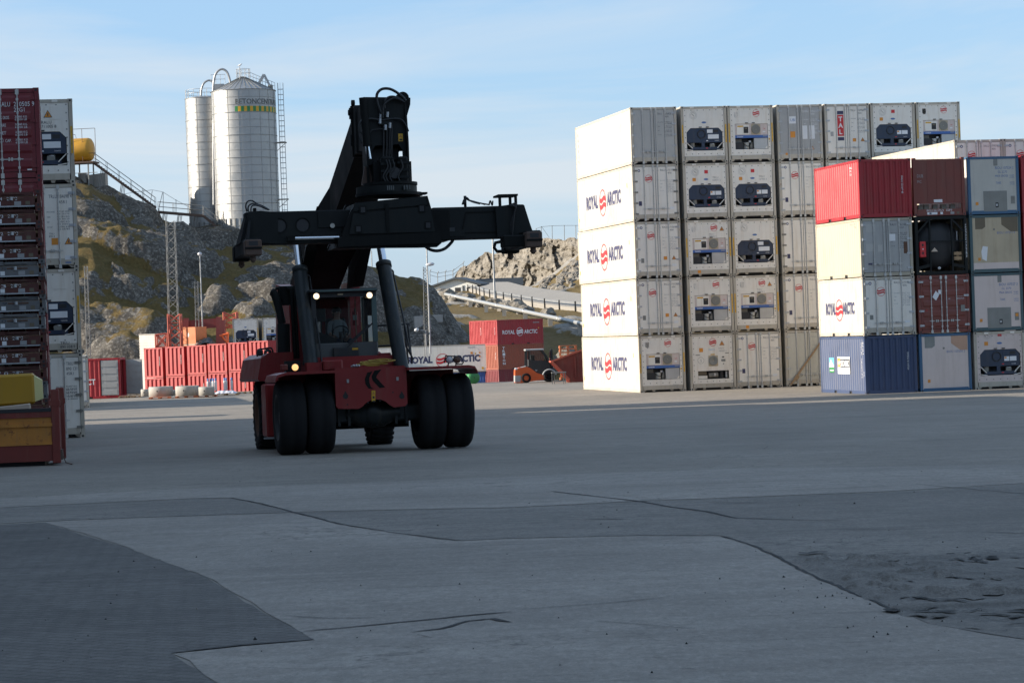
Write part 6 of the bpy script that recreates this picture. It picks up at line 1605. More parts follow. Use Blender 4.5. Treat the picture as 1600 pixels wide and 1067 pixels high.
# end beams
ny_, fy_ = yS - 1.13, yS + 1.13
zp = LP(395, 396, ny_)[1]
xe1 = LP(395, 395, ny_)[0]; xe2 = LP(836, 390, ny_)[0] - .04
for s_, xe in ((-1, xe1), (1, xe2)):
    mb = MB()
    mb.bbox(xe - .16, xe + .16, fy_ - .0, ny_ + 2.26, zp - .02, zp + .3, .02, BK) if False else mb.bbox(xe - .15, xe + .15, ny_ - .14, fy_ + .14, zp, zp + .30, .02, BK)
    # upright gusset from the telescopic beam to the end beam
    x_in = xe - s_ * .62
    prof = [(xe + s_ * .17, zp + .28), (xe + s_ * (-.02), zt + .01), (x_in + s_ * .35, zt + .02), (x_in, zt - .02), (x_in + s_ * .02, zp + .22)]
    if s_ > 0: prof = prof[::-1]
    mb.prism(prof[::-1] if s_ < 0 else prof[::-1], (0, yS - .46, 0), X_, Z_, .05, DK); mb.prism(prof[::-1], (0, yS + .10, 0), X_, Z_, .05, BK)
    mb.hexa([(xe + s_ * .18, yS - .42, zp + .25), (xe + s_ * .12, yS - .42, zp + .25), (xe + s_ * .12, yS + .46, zp + .25), (xe + s_ * .18, yS + .46, zp + .25)], [(xe + s_ * .01, yS - .4, zt), (xe - s_ * .05, yS - .4, zt), (xe - s_ * .05, yS + .1, zt), (xe + s_ * .01, yS + .1, zt)], BK)
    if s_ < 0: mb.hexa([(xe - .10, ny_ + .1, zp + .28), (xe - .05, ny_ + .1, zp + .28), (xe - .05, fy_ - .1, zp + .28), (xe - .10, fy_ - .1, zp + .28)], [(xe + .02, yS - .42, zt - .1), (xe + .07, yS - .42, zt - .1), (xe + .07, yS + .3, zt - .1), (xe + .02, yS + .3, zt - .1)], BK)
    eb = sp(mb, 'end_beam')
    for yy in (ny_, fy_):
        mb = MB(); mb.bbox(xe - .17, xe + .17, yy - .17, yy + .17, zp - .05, zp + .27, .02, 'rust_steel' if yy == ny_ else BK); mb.box(xe - .09, xe + .09, yy - .175, yy - .168, zp + .15, zp + .24, 'dark'); mb.box(xe - .17, xe + .17, yy - .19, yy - .172, zp + .08, zp + .12, BK); mb.build('corner_housing', eb)
        mb = MB(); mb.lathe([(.0, .06), (-.05, .06), (-.07, .075), (-.13, .03), (-.14, .005)], (xe, yy, zp - .05), (0, 0, 1), 'rust_steel', 12); mb.build('twist_lock', eb)
    if s_ > 0:
        mb = MB(); g = Q(788, 377, ny_ + .2); mb.bbox(xe - .62, xe - .1, ny_ + .0, ny_ + .35, zp - .02, zp + .22, .02, BK); a = LP(781, 385, ny_); mb.tube([(a[0] + .04, ny_ + .1, a[1] + .1), (a[0] - .07, ny_ + .1, a[1] + .08), (a[0] - .10, ny_ + .1, a[1] - .02), (a[0] - .04, ny_ + .1, a[1] - .10), (a[0] + .12, ny_ + .1, a[1] - .10)], .035, BK, 8); mb.build('hook', eb)
        mb = MB(); q = LP(790, 318, yS - .4)
        for dx in (0, .22, .34): mb.box(q[0] - .15 + dx, q[0] - .10 + dx, yS - .45, yS - .38, q[1] - .22, q[1] + .18, BK)
        mb.box(q[0] - .16, q[0] + .26, yS - .46, yS + .1, q[1] + .15, q[1] + .19, BK); mb.box(q[0] + .1, q[0] + .36, yS - .45, yS - .1, q[1] - .55, q[1] - .1, 'rusty'); mb.bbox(q[0] - .02, q[0] + .34, yS - .4, yS + .1, zp + .2, q[1] - .3, .03, BK); mb.build('sensor_bracket', eb)
        for k in range(3): T([(795 + 3 * k, 322), (806, 318 + 3 * k), (804, 332), (798 + 2 * k, 350), (800, 372)], .016, y=yS - .5 - .03 * k)
# hoses
T([(386, 331), (384, 322), (387, 315), (394, 314), (402, 319), (410, 322), (421, 328)], .016, y=yS - .2)
T([(388, 331), (388, 323), (393, 319), (401, 320), (412, 325), (420, 328)], .016, y=yS - .25)
T([(392, 331), (393, 323), (399, 321), (410, 324), (420, 328)], .014, y=yS - .3)
T([(662, 383), (672, 390), (684, 392), (696, 388), (706, 378), (708, 373)], .034, y=yS - .2, n=10)
T([(728, 319), (726, 312), (727, 307), (731, 312), (740, 315), (752, 318), (764, 320)], .016, y=yS - .2)
T([(722, 320), (726, 311), (734, 314), (748, 317), (758, 320)], .014, y=yS - .15)
T([(724, 320), (729, 309), (736, 315), (750, 319)], .013, y=yS - .25)
T([(764, 321), (766, 314), (769, 321), (770, 314)], .016, y=yS - .2)
mb = MB(); q = LP(728, 310, yS); mb.bar((q[0] - .02, yS, zt - .02), (q[0] - .02, yS, q[1] + .05), .05, .05, BK); mb.box(LP(395, 330, yS)[0], LP(399, 330, yS)[0], yS - .2, yS, zt, zt + .1, BK); sp(mb, 'hose_clamp')
# ---- engine body, tank, boom support, pipes at the left
hlx, hz_ = LP(394, 553, 3.6); hrx, _ = LP(452, 600, 3.6)
mb = MB(); z0_ = LP(400, 596, 3.6)[1]
mb.prism([(hlx, z0_ + .05), (hlx + .04, z0_), (hrx, z0_), (hrx, hz_), (hlx + .28, hz_), (hlx + .10, hz_ - .12)], (0, 2.6, 0), X_, Z_, 4.2, 'stacker_red'); hood = sp(mb, 'engine_hood')
tx, tz = LP(407, 600, 2.2); tx2, tz2 = LP(430, 682, 2.2)
mb = MB(); mb.bbox(tx + .06, tx + .9, 1.75, 2.7, tz2, tz, .04, 'stacker_red'); mb.box(tx - .02, tx + .4, 1.7, 1.76, tz2 - .04, tz2, 'steel'); sp(mb, 'side_tank')
mb = MB(); a = LP(470, 455, 3.3); b = LP(478, 560, 3.3); mb.hexa([(b[0] - .35, 3.1, 1.8), (b[0] + .12, 3.1, 1.8), (b[0] + .12, 6.5, 1.8), (b[0] - .35, 6.5, 1.8)], [(a[0] - .22, 4.0, a[1] + .1), (a[0] + .12, 4.0, a[1] + .1), (a[0] + .12, 6.5, a[1] + .3), (a[0] - .22, 6.5, a[1] + .3)], 'stacker_red')
a = LP(560, 455, 5.5); mb.box(bcx + hw + .04, bcx + hw + .30, 5.2, 6.6, 1.8, boomz(6.2) + .3, 'stacker_red'); mb.cyl((bcx - hw - .5, 6.2, boomz(6.2)), (bcx + hw + .35, 6.2, boomz(6.2)), .16, BK, 18)
sp(mb, 'boom_support')
mb = MB(); mb.bbox(hrx - .1, bcx + 1.1, 4.4, 7.6, 1.0, 2.3, .05, 'stacker_red'); mb.bbox(bcx - 1.5, bcx + 1.5, 6.9, 7.8, .7, 1.9, .08, 'stacker_black'); sp(mb, 'counterweight')
p_ = [LP(px, py, 3.0) for px, py in ((423, 455), (428, 459), (434, 475), (438, 492), (441, 506))]
mb = MB(); mb.tube(smooth_pts([(x, 3.0, z) for x, z in p_], 4), [.05] + [.095] * 15 + [.09], 'stacker_dark', 14); q = LP(443, 506, 3.0); q2 = LP(444, 567, 3.0); mb.cyl((q[0], 3.0, q[1]), (q2[0], 3.0, q2[1]), .15, 'stacker_dark', 16); sp(mb, 'intake_pipe')
mb = MB()
for px, w_ in ((437, .03), (455, .05), (460, .035)):
    a = LP(px + 0, 452, 3.0); b = LP(px + 6, 560, 3.0); mb.tube(smooth_pts([(a[0] - .1, 3.0, a[1] + .0), (a[0], 3.02, a[1] - .12), (b[0], 3.0, b[1])]), w_, BK, 8)
a = LP(444, 470, 3.1); mb.box(a[0] - .1, a[0] + .35, 3.1, 3.5, a[1] - .1, a[1] + .35, BK); sp(mb, 'pipework')
T([(479, 556), (474, 570), (477, 545)], .02, y=1.2)
for px in (406, 418):
    a, b = LP(px, 550, 3.2); mb = MB(); mb.bbox(a - .06, a + .07, 3.1, 3.22, b - .09, b + .06, .03, 'dark') if px == 406 else mb.lathe([(.1, .03), (.07, .09), (0, .095), (-.01, .02)], (a, 3.15, b - .02), (0, 1, 0), 'dark', 16); sp(mb, 'rear_lamp')
T([(402, 557), (403, 547), (412, 545), (424, 544), (427, 554)], .02, y=3.25, name='lamp_bracket')
# ---- handrail on the right
mb = MB()
for pts in ([(588, 548), (587, 515), (591, 509), (640, 506), (637, 508)], [(637, 507), (644, 568)], [(632, 507), (638, 568)], [(588, 541), (634, 538)], [(634, 540), (646, 562)]):
    mb.tube([(lambda q: (q[0], 1.9, q[1]))(LP(a_, b_, 1.9)) for a_, b_ in pts], .022, 'dark', 8)
sp(mb, 'handrail')
mb = MB(); mb.box(crr + .05, xr - .5, 1.3, 2.6, zf - .3, zf - .1, 'stacker_red'); mb.box(crr + .2, xr - .7, 1.2, 2.4, .7, zf - .3, BK); sp(mb, 'step')

# ============================================================ driver
def person_seated(name, hip, label, rz, scale=1.0, hands=None):
    root = empty(name, hip, rz, label, 'person')
    J = {}; E = []; Rd = []
    def j(n_, p, r, par=None):
        J[n_] = len(Rd); Rd.append((Vector(p), r))
        if par: E.append((J[par], J[n_]))
    j('pelvis', (0, 0, .10), .135); j('belly', (0, -.01, .24), .135, 'pelvis'); j('chest', (0, -.01, .42), .155, 'belly'); j('upper', (0, 0, .54), .10, 'chest'); j('neck', (0, -.015, .62), .055, 'upper'); j('skull0', (0, -.03, .70), .07, 'neck'); j('skull', (0, -.035, .78), .095, 'skull0'); j('top', (0, -.025, .85), .07, 'skull')
    for s_, n_ in ((-1, 'a'), (1, 'b')):
        h_ = hands[0 if s_ < 0 else 1]
        j('sh' + n_, (s_ * .17, 0, .52), .068, 'upper'); j('el' + n_, (s_ * .235, -.10, .28), .048, 'sh' + n_)
        hp = Vector(h_); el = Vector((s_ * .235, -.10, .28)); j('wr' + n_, el.lerp(hp, .82), .034, 'el' + n_); j('pa' + n_, hp, .036, 'wr' + n_)
        for k in range(4): j('f%d%s' % (k, n_), hp + Vector((s_ * (-.02 + .015 * k), -.05 + .004 * k, .0 + .012 * (1.5 - k))), .010, 'pa' + n_); j('g%d%s' % (k, n_), hp + Vector((s_ * (-.025 + .015 * k), -.065 + .004 * k, -.035 + .008 * (1.5 - k))), .009, 'f%d%s' % (k, n_))
        j('t' + n_, hp + Vector((-s_ * .035, -.035, .02)), .011, 'pa' + n_)
        j('hi' + n_, (s_ * .10, -.05, .08), .095, 'pelvis'); j('kn' + n_, (s_ * .16, -.46, .12), .066, 'hi' + n_); j('an' + n_, (s_ * .15, -.52, -.28), .045, 'kn' + n_); j('to' + n_, (s_ * .15, -.68, -.34), .036, 'an' + n_)
    me = bpy.data.meshes.new('body'); me.from_pydata([p for p, r in Rd], E, [])
    me.materials.append(M['skin']); me.materials.append(M['shirt']); me.materials.append(M['trousers'])
    ob = link('body', me, None)
    sk = ob.modifiers.new('s', 'SKIN'); sk.use_smooth_shade = True
    for i, (p, r) in enumerate(Rd):
        v = me.skin_vertices[0].data[i]; v.radius = (r, r * (.8 if i in (J['chest'], J['belly'], J['pelvis']) else 1)); v.use_root = (i == 0)
    ss = ob.modifiers.new('u', 'SUBSURF'); ss.levels = 2; ss.render_levels = 2
    dg = bpy.context.evaluated_depsgraph_get(); m2 = bpy.data.meshes.new_from_object(ob.evaluated_get(dg)); bpy.data.objects.remove(ob)
    if not m2.materials:
        for q in ('skin', 'shirt', 'trousers'): m2.materials.append(M[q])
    m2.name = 'body'
    hs = [Vector(h) for h in hands]
    for po in m2.polygons:
        c = po.center; po.use_smooth = True
        if c.z < .16 and c.y > -.62 : po.material_index = 2
        elif c.z < .58 and min((c - h).length for h in hs) > .16: po.material_index = 1
        if min((c - h).length for h in hs) < .13: po.material_index = 0
        if c.z < -.24: po.material_index = 2
    b = link('body', m2, root)
    mb = MB(); mb.lathe([(.115, .006), (.10, .055), (.07, .092), (.02, .112), (-.03, .114), (-.035, .09)], (0, -.014, .79), (0, .28, 1), 'hair', 20); mb.lathe([(.07, .02), (.07, .07), (.0, .10), (-.06, .085), (-.1, .05)], (0, .035, .775), (0, -.25, 1), 'hair', 16); mb.build('hair', root)
    mb = MB()
    for s_ in (-1, 1): mb.lathe([(-.012, .002), (-.006, .011), (.006, .012)], (s_ * .032, -.118, .785), (0, 1, 0), 'ink_white', 10); mb.disc((s_ * .032, -.1315, .785), X_, Z_, .006, 'hair', 8); mb.box(s_ * .032 - .018, s_ * .032 + .018, -.128, -.115, .806, .812, 'hair'); mb.tube([(s_ * .096, -.03, .75), (s_ * .106, -.02, .775), (s_ * .10, -.015, .80)], .014, 'skin', 8)
    mb.tube([(0, -.118, .79), (0, -.138, .765), (0, -.142, .752), (0, -.122, .745)], .011, 'skin', 8); mb.box(-.022, .022, -.124, -.11, .718, .724, 'logo_red'); mb.build('face', root)
    return root
hip = SM @ Vector((LP(526, 500, 2.35)[0], 2.38, seatz - .02))
wl_ = SM @ wc
inv = (Matrix.Translation(hip) @ Matrix.Rotation(SY + R_(14), 4, 'Z')).inverted()
person_seated('person', hip, 'dark haired person in a pale grey shirt at the steering wheel of the reach stacker', SY + R_(14), hands=[inv @ (SM @ (wc - uu * .15 + vv * .11)), inv @ (SM @ (wc + uu * .14 + vv * .13))])
# ============================================================ skip with load, front left
sk0 = Vector((W(91, 720, 55.5).x, 55.5, zg(55.5)))
root = empty('skip', sk0, R_(7), 'worn red and yellow open skip full of rust stains in front of the flat racks', 'skip')
mb = MB(); wS, dS, hS = 5.2, 2.2, 1.22
mb.box(-wS, -.02, 0, .06, .10, .46, 'skip_red'); mb.box(-wS, -.02, dS - .06, dS, .10, hS, 'skip_red'); mb.box(-wS, -wS + .06, .06, dS - .06, .1, hS, 'skip_red'); mb.box(-.08, -.02, .06, dS - .06, .1, hS, 'skip_red'); mb.box(-wS + .06, -.08, .06, dS - .06, .1, .16, 'skip_red')
mb.box(-wS + .1, -.3, .2, dS - .2, 0, .1, 'dark'); mb.build('body', root)
mb = MB(); mb.box(-wS, -.10, .01, .05, .46, 1.06, 'skip_yellow'); mb.box(-wS, -.10, -.03, .01, .86, .93, 'skip_yellow'); mb.box(-wS, -.1, -.02, .01, .46, .52, 'skip_yellow'); mb.build('drop_side', root)
mb = MB(); mb.box(-wS, -.10, -.02, .08, 1.06, 1.18, 'skip_red'); mb.box(-wS, -.12, -.03, .09, 1.18, 1.26, 'dark'); mb.build('rim', root)
for y in (-.03, dS - .14):
    mb = MB(); mb.bbox(-.12, .06, y, y + .17, .05, 1.66, .015, 'skip_red'); mb.box(-.16, .08, y - .01, y + .18, 1.30, 1.42, 'skip_red'); mb.build('corner_post', root)
mb = MB(); mb.box(-.05, .10, -.02, .3, .12, .34, 'rust_steel'); mb.tube([(.10, .1, .2), (.16, .05, .05), (.3, -.02, .01)], .012, 'rust_steel', 6); mb.build('chain_hook', root)
fp = W(55, 630, 56.3)
o = MB(); o.bbox(-3.2, 0, 0, .75, 0, .68, .05, 'foam_yellow'); o.hexa([(0, .06, .05), (.16, .20, .10), (.16, .64, .10), (0, .70, .05)], [(0, .06, .62), (.16, .20, .52), (.16, .64, .52), (0, .70, .62)], 'foam_pale')
o = o.build('foam_block'); o.location = (fp.x, fp.y, sk0.z + 1.34); o.rotation_euler = (0, R_(-1), R_(8)); tag(o, 'big yellow foam block with pale end lying on the red and yellow skip', 'foam block')
fp = W(47, 645, 55.9)
o = MB(); o.bbox(-2.6, 0, 0, .4, 0, .20, .015, 'plank_beige'); o.box(-2.6, -.05, .1, .104, .2, .202, 'dark')
o = o.build('beam'); o.location = (fp.x, fp.y, sk0.z + 1.16); o.rotation_euler = (0, R_(-4), R_(6)); tag(o, 'pale beige beam sticking out under the yellow foam block', 'beam')

# ============================================================ silos
def terrain_at(px, py, d0=242.0):
    "first point of hill or moor seen at a photo pixel"
    d = d0
    while d < 640:
        p = W(px, py, d)
        if p.z < max(hill_z(p.x, p.y), moor_z(p.x, p.y) if p.y > 262 else -9): return p
        d += .5
    return W(px, py, 300)
def silo(px, d, rad, ytop, zbase, cone, label, rows, npan, big):
    x = W(px, 250, d).x; y = d
    zt_ = W(px, ytop, d).z
    root = empty('silo', (x, y, zbase), 0, label, 'silo', 'cement silos on the hill')
    H = zt_ - zbase; n = 80
    mb = MB(); mb.lathe([(0, rad), (H, rad)], (0, 0, 0), (0, 0, 1), 'silo', n); mb.build('shell', root)
    mb = MB()
    for k in range(rows + 1):
        z = H - k * .885
        if z < 0: break
        b_ = .035 if k % 3 else .08
        mb.lathe([(z - .03, rad + .004), (z - .02, rad + b_), (z + .02, rad + b_), (z + .03, rad + .004)], (0, 0, 0), (0, 0, 1), 'silo_seam', n)
    mb.build('ring', root)
    mb = MB()
    for k in range(npan):
        a = 2 * math.pi * (k + .3) / npan; c, s_ = math.cos(a), math.sin(a)
        mb.bar((c * (rad + .012), s_ * (rad + .012), 0), (c * (rad + .012), s_ * (rad + .012), H), .05, .03, 'silo_seam', (c, s_, 0))
    mb.build('seam', root)
    mb = MB()
    for k in range(npan * 2):
        a = 2 * math.pi * (k + .3) / (npan * 2); c, s_ = math.cos(a), math.sin(a)
        mb.bar((c * (rad + .06), s_ * (rad + .06), 0), (c * (rad + .06), s_ * (rad + .06), 2.9), .12, .1, 'mast_grey', (c, s_, 0))
    mb.build('base_post', root)
    mb = MB()
    if cone:
        hc_ = cone
        mb.lathe([(H, rad + .12), (H + .02, rad + .12), (H + hc_, .25), (H + hc_ + .1, .01)], (0, 0, 0), (0, 0, 1), 'silo', n, False)
        for k in range(36):
            a = 2 * math.pi * k / 36; mb.bar((math.cos(a) * (rad + .1), math.sin(a) * (rad + .1), H + .03), (math.cos(a) * .28, math.sin(a) * .28, H + hc_ + .03), .05, .04, 'fan_grey')
    else: mb.lathe([(H, rad + .05), (H + .25, rad * .6), (H + .4, .01)], (0, 0, 0), (0, 0, 1), 'silo', n)
    mb.build('roof', root)
    return root, H
def rail_ring(root, cx, cy, z, r, n=14, a0=0, a1=2 * math.pi, h=1.05, name='railing'):
    mb = MB()
    P = [(cx + math.cos(a0 + (a1 - a0) * k / n) * r, cy + math.sin(a0 + (a1 - a0) * k / n) * r) for k in range(n + 1)]
    for k, (x, y) in enumerate(P): mb.tube([(x, y, z), (x, y, z + h)], .03, 'galv', 5)
    for zz in (z + h, z + h * .55): mb.tube([(x, y, zz) for x, y in P], .025, 'galv', 5)
    mb.build(name, root)
zb1 = 13.0
s1, H1 = silo(384, 300, 3.76, 144, zb1, 1.75, 'large galvanised silo with cone roof, lettering and green yellow stripe', 20, 18, True)
s2, H2 = silo(325, 305, 2.45, 155, zb1, 0, 'slimmer galvanised silo with flat top behind the lettered one', 20, 12, False)
rail_ring(s2, 0, 0, H2, 2.4, 18)
rail_ring(s1, .1, -.2, H1 + 1.6, .8, 10)
mb = MB(); # lettering wrapped round the shell
rad = 3.76 + .02
def wrapped(txt, a0, a1, z, h, mat):
    vs, fs, wd = text_geo(txt, .02)
    out = []
    for x, y in vs:
        a = a0 + (a1 - a0) * x / wd; out.append((math.sin(a) * rad, -math.cos(a) * rad, z + y * h))
    mb.add(out, fs, mat)
wrapped('BETONCENTRALEN', R_(-9), R_(98), H1 - 1.76, .62, 'cab_grey'); mb.build('lettering', s1)
mb = MB()
for k in range(20):
    a = R_(-10) + k * R_(5.4); q = [a + R_(5.4) * i / 3 for i in range(4)]
    for i in range(3):
        f = lambda t, z: (math.sin(t) * (rad + .01), -math.cos(t) * (rad + .01), z)
        mb.quad(f(q[i], H1 - 2.62), f(q[i + 1], H1 - 2.62), f(q[i + 1], H1 - 2.0), f(q[i], H1 - 2.0), 'green' if k % 2 == 0 else 'yellow')
mb.build('stripe', s1)
mb = MB(); xr_ = 3.76 + .35
for s_ in (-.22, .22): mb.tube([(xr_, s_, 0), (xr_, s_, H1 + .9)], .03, 'galv', 5)
for k in range(int((H1 + .8) / .35)): mb.tube([(xr_, -.22, .2 + k * .35), (xr_, .22, .2 + k * .35)], .018, 'galv', 4)
mb.build('ladder', s1)
mb = MB()
for k in range(int((H1 - 1.5) / .62)):
    z = 2.6 + k * .62; mb.tube([(xr_, -.28, z), (xr_ + .3, -.34, z), (xr_ + .62, -.2, z), (xr_ + .62, .2, z), (xr_ + .3, .34, z), (xr_, .28, z)], .022, 'galv', 4)
for p_ in ((xr_ + .62, -.2), (xr_ + .62, .2), (xr_ + .3, -.34)): mb.tube([(p_[0], p_[1], 2.6), (p_[0], p_[1], H1 + .9)], .018, 'galv', 4)
mb.build('ladder_cage', s1)
for z in (H1 - 6.2, H1 - 12.9):
    mb = MB(); mb.box(3.7, 4.9, -.5, .5, z, z + .1, 'fan_grey'); mb.bar((3.76, 0, z - .9), (4.8, 0, z), .06, .06, 'fan_grey'); mb.build('platform', s1)
mb = MB()
for k in range(9): x = .9 + 2.9 * k / 8; mb.tube([(x, -.4, H1 + 1.75 * (1 - x / 3.76)), (x, -.4, H1 + 1.75 * (1 - x / 3.76) + .9)], .025, 'galv', 4)
for h_ in (.5, .9): mb.tube([(.9, -.4, H1 + 1.75 * (1 - .9 / 3.76) + h_), (3.8, -.4, H1 + h_)], .025, 'galv', 4)
mb.build('railing', s1)
mb = MB(); mb.bar((1.9, -.6, H1 + .8), (2.6, -.6, H1 + 1.9), .3, .3, 'galv'); mb.bar((2.6, -.6, H1 + 1.9), (3.3, -.6, H1 + .4), .25, .25, 'galv'); mb.cyl((3.3, -.6, H1 + .1), (3.3, -.6, H1 + .6), .3, 'fan_grey', 10); mb.build('inlet', s1)
def Lc(root, px, py, d=299.0): return W(px, py, d) - root.location
T_ = lambda root, pts, r, nm, mt='galv', d=299.0: (lambda m_: (m_.tube(smooth_pts([Lc(root, a, b, d) for a, b in pts], 5), r, mt, 8), m_.build(nm, root)))(MB())
T_(s1, [(334, 320), (333.5, 200), (333, 145), (335, 122), (340, 112), (347, 108.5), (354, 112), (358, 121), (360, 131)], .13, 'filling_pipe')
T_(s2, [(314, 150), (315, 139), (319, 130), (326, 126), (332, 128)], .12, 'filling_pipe', d=303.0)
mb = MB(); q = Lc(s2, 343, 140, 303); mb.box(q.x - .7, q.x + .6, q.y - .5, q.y + .5, q.z - 1.2, q.z + .6, 'galv'); mb.box(q.x + .2, q.x + .9, q.y - .5, q.y + .5, q.z - .4, q.z + .1, 'gas_grey')
for k in range(4): mb.tube([(q.x - .9 + .55 * k, q.y - .6, q.z + .6), (q.x - .9 + .55 * k, q.y - .6, q.z + 1.7)], .025, 'galv', 4)
for h_ in (1.15, 1.7): mb.tube([(q.x - .9, q.y - .6, q.z + h_), (q.x + .8, q.y - .6, q.z + h_)], .025, 'galv', 4)
mb.build('filter_unit', s2)
mb = MB(); q = Lc(s1, 374.5, 121); q2 = Lc(s1, 374, 105); mb.tube([q - Vector((0, 0, 1)), q2], .05, 'galv', 5); mb.build('vent_pole', s1)
bq = W(374.5, 103.5, 299)
mb = MB(); mb.tube([(-.22, 0, 0), (-.10, 0, .05), (.05, 0, .10), (.16, 0, .16), (.20, 0, .24), (.25, 0, .25), (.31, 0, .24)], [.02, .07, .10, .08, .055, .045, .01], 'ink_white', 8); mb.tube([(0, 0, 0), (0, 0, -.12)], .012, 'yellow', 4); mb.tube([(-.3, 0, .0), (-.15, .03, .07), (.02, .05, .13)], [.01, .05, .03], 'panel_grey', 6)
o = mb.build('bird'); o.location = bq; tag(o, 'small pale gull perched on the pole above the cone roofed silo', 'bird')

# ============================================================ tank, stairs and walkway on the hill
root = empty('storage_tank', W(100, 236, 300), R_(-8), 'yellow cylindrical tank on a steel frame at the top of the hill', 'tank')
mb = MB(); Rk = 18.3 / 13.2; mb.lathe([(-3.5, .02), (-3.4, Rk * .7), (-3.1, Rk), (3.0, Rk), (3.3, Rk * .93), (3.5, Rk * .7), (3.58, .02)], (0, 0, 0), (1, 0, 0), 'tank_yellow', 32); mb.build('body', root)
mb = MB(); mb.box(-3.6, 3.9, -1.2, 1.2, -Rk - .25, -Rk - .05, 'rust_steel')
for x in (-2.5, -.5, 1.5, 3.2):
    for y in (-1, 1): mb.bar((x, y, -Rk - 3.2), (x, y, -Rk - .2), .14, .14, 'mast_grey')
mb.bar((-3, -1, -Rk - 1.4), (4.3, -1, -Rk - 1.4), .07, .07, 'mast_grey'); mb.build('frame', root)
mb = MB()
for x in (1.2, 2.6, 4.2): mb.tube([(x, -1.1, -Rk - .1), (x, -1.1, 2.4)], .03, 'rust_steel', 4)
for z in (2.4,): mb.tube([(-2, -1.1, z), (4.2, -1.1, z)], .03, 'rust_steel', 4)
mb.tube([(2.6, -1.1, -.5), (4.2, -1.1, -.5)], .03, 'rust_steel', 4); mb.tube([(-.5, -1.1, 1.75), (1.8, -1.1, 1.75), (1.9, -1.1, 1.3)], .03, 'rust_steel', 4); mb.build('railing', root)
def flight(pa, pb, d, label, rails=True, posts=True, group=None, nm='stair', depth=1.0):
    A = W(*pa, d); B = W(*pb, d)
    root = empty(nm, A, 0, label, 'stairs' if nm == 'stair' else 'walkway', group); Bv = B - A
    mb = MB()
    for y in (0, depth): mb.bar((0, y, -.12), Bv + Vector((0, y, -.12)), .1, .26, 'rust_steel')
    mb.build('stringer', root)
    mb = MB(); k = max(2, int(Bv.length / .35))
    if abs(Bv.z) > .3 * abs(Bv.x):
        for i in range(k): p = Bv * ((i + .5) / k); mb.box(p.x - .14, p.x + .14, .05, depth - .05, p.z + .0, p.z + .04, 'rust_steel')
        mb.build('tread', root)
    else:
        mb.bar((0, depth / 2, .03), Bv + Vector((0, depth / 2, .03)), depth - .1, .05, 'rust_steel'); mb.build('deck', root)
    for y in (0, depth):
        mb = MB(); m_ = max(2, int(Bv.length / 1.6))
        for i in range(m_ + 1): p = Bv * (i / m_); mb.tube([(p.x, y, p.z), (p.x, y, p.z + 1.1)], .025, 'mast_grey', 4)
        for h_ in (.55, 1.1): mb.tube([(0, y, h_), Bv + Vector((0, y, h_))], .025, 'mast_grey', 4)
        mb.build('railing', root)
    if posts:
        for t_ in (.12, .45, .8):
            p = Bv * t_; mb = MB()
            for y in (0, depth): mb.bar((p.x, y, p.z - .1), (p.x - .5, y, p.z - 2.6), .08, .08, 'mast_grey'); mb.bar((p.x + .3, y, p.z - .2), (p.x - .1, y, p.z - 2.6), .06, .06, 'mast_grey')
            mb.build('support', root)
    return root
flight((147, 254), (242, 323), 299, 'long rusty steel stair running down from the yellow tank')
flight((247, 330), (317, 336), 297, 'level steel walkway between the two stairs beside the silos', nm='walkway')
flight((317, 336), (356, 367), 297, 'short rusty steel stair from the walkway down to the silos', posts=False)
for pts, lab in (([(122, 270), (135, 271), (135, 291), (122, 293)], 'small pale concrete block at the top of the hill under the tank'), ([(136, 274), (164, 270), (165, 291), (140, 294)], 'grey concrete wall at the top of the hill below the tank')):
    mb = MB(); q = [W(a, b, 301) for a, b in pts]; c = q[3]; mb.prism([(p.x - c.x, p.z - c.z) for p in q][::-1], (0, 0, 0), X_, Z_, 2.0, 'concrete'); o = mb.build('concrete_wall'); o.location = c; tag(o, lab, 'concrete wall')

# guy wires and thin posts above the walkway
root = empty('fence', W(215, 330, 302), 0, 'sagging wire fence on thin posts beside the stair and walkway', 'fence')
ps = [(205, 322, 203, 305), (232, 335, 238, 298), (246, 335, 254, 301), (255, 335, 255, 300), (275, 335, 275, 312)]
for a, b, c, d_ in ps:
    mb = MB(); mb.tube([W(a, b, 302) - root.location, W(c, d_, 302) - root.location], .035, 'mast_grey', 5); mb.build('post', root)
mb = MB(); mb.tube([W(a, b, 302) - root.location for a, b in ((190, 304), (215, 300), (238, 297), (254, 300), (275, 313), (300, 326))], .022, 'mast_grey', 4); mb.build('wire', root)

def lattice(px0, px1, ytop, pxb0, pxb1, ybot, d, mat, label, n=14, nm='lattice_mast', depth=None, r=.035, zlow=None):
    A, B, C_, D_ = W(px0, ytop, d), W(px1, ytop, d), W(pxb0, ybot, d), W(pxb1, ybot, d)
    root = empty(nm, (C_ + D_) / 2, 0, label, 'mast'); o_ = root.location
    dp = depth or (D_ - C_).length
    mb = MB(); c4t = [A - o_, B - o_, B - o_ + Vector((0, dp, 0)), A - o_ + Vector((0, dp, 0))]; c4b = [C_ - o_, D_ - o_, D_ - o_ + Vector((0, dp, 0)), C_ - o_ + Vector((0, dp, 0))]
    for t_, b_ in zip(c4t, c4b): mb.tube([b_ - Vector((0, 0, 1.5)), t_], r * 1.2, mat, 5)
    for i in range(n):
        for j in range(4):
            p = lambda jj, ii: c4b[jj].lerp(c4t[jj], ii / n)
            a, b = (j, (j + 1) % 4) if i % 2 else ((j + 1) % 4, j)
            mb.tube([p(a, i), p(b, i + 1)], r, mat, 4)
            if i % 3 == 0: mb.tube([p(j, i), p((j + 1) % 4, i)], r, mat, 4)
    mb.build('lattice', root); return root
lattice(259, 272, 345, 264, 279, 545, 243, 'mast_grey', 'tall thin grey lattice mast in front of the hill below the stairs', 16, r=.026)
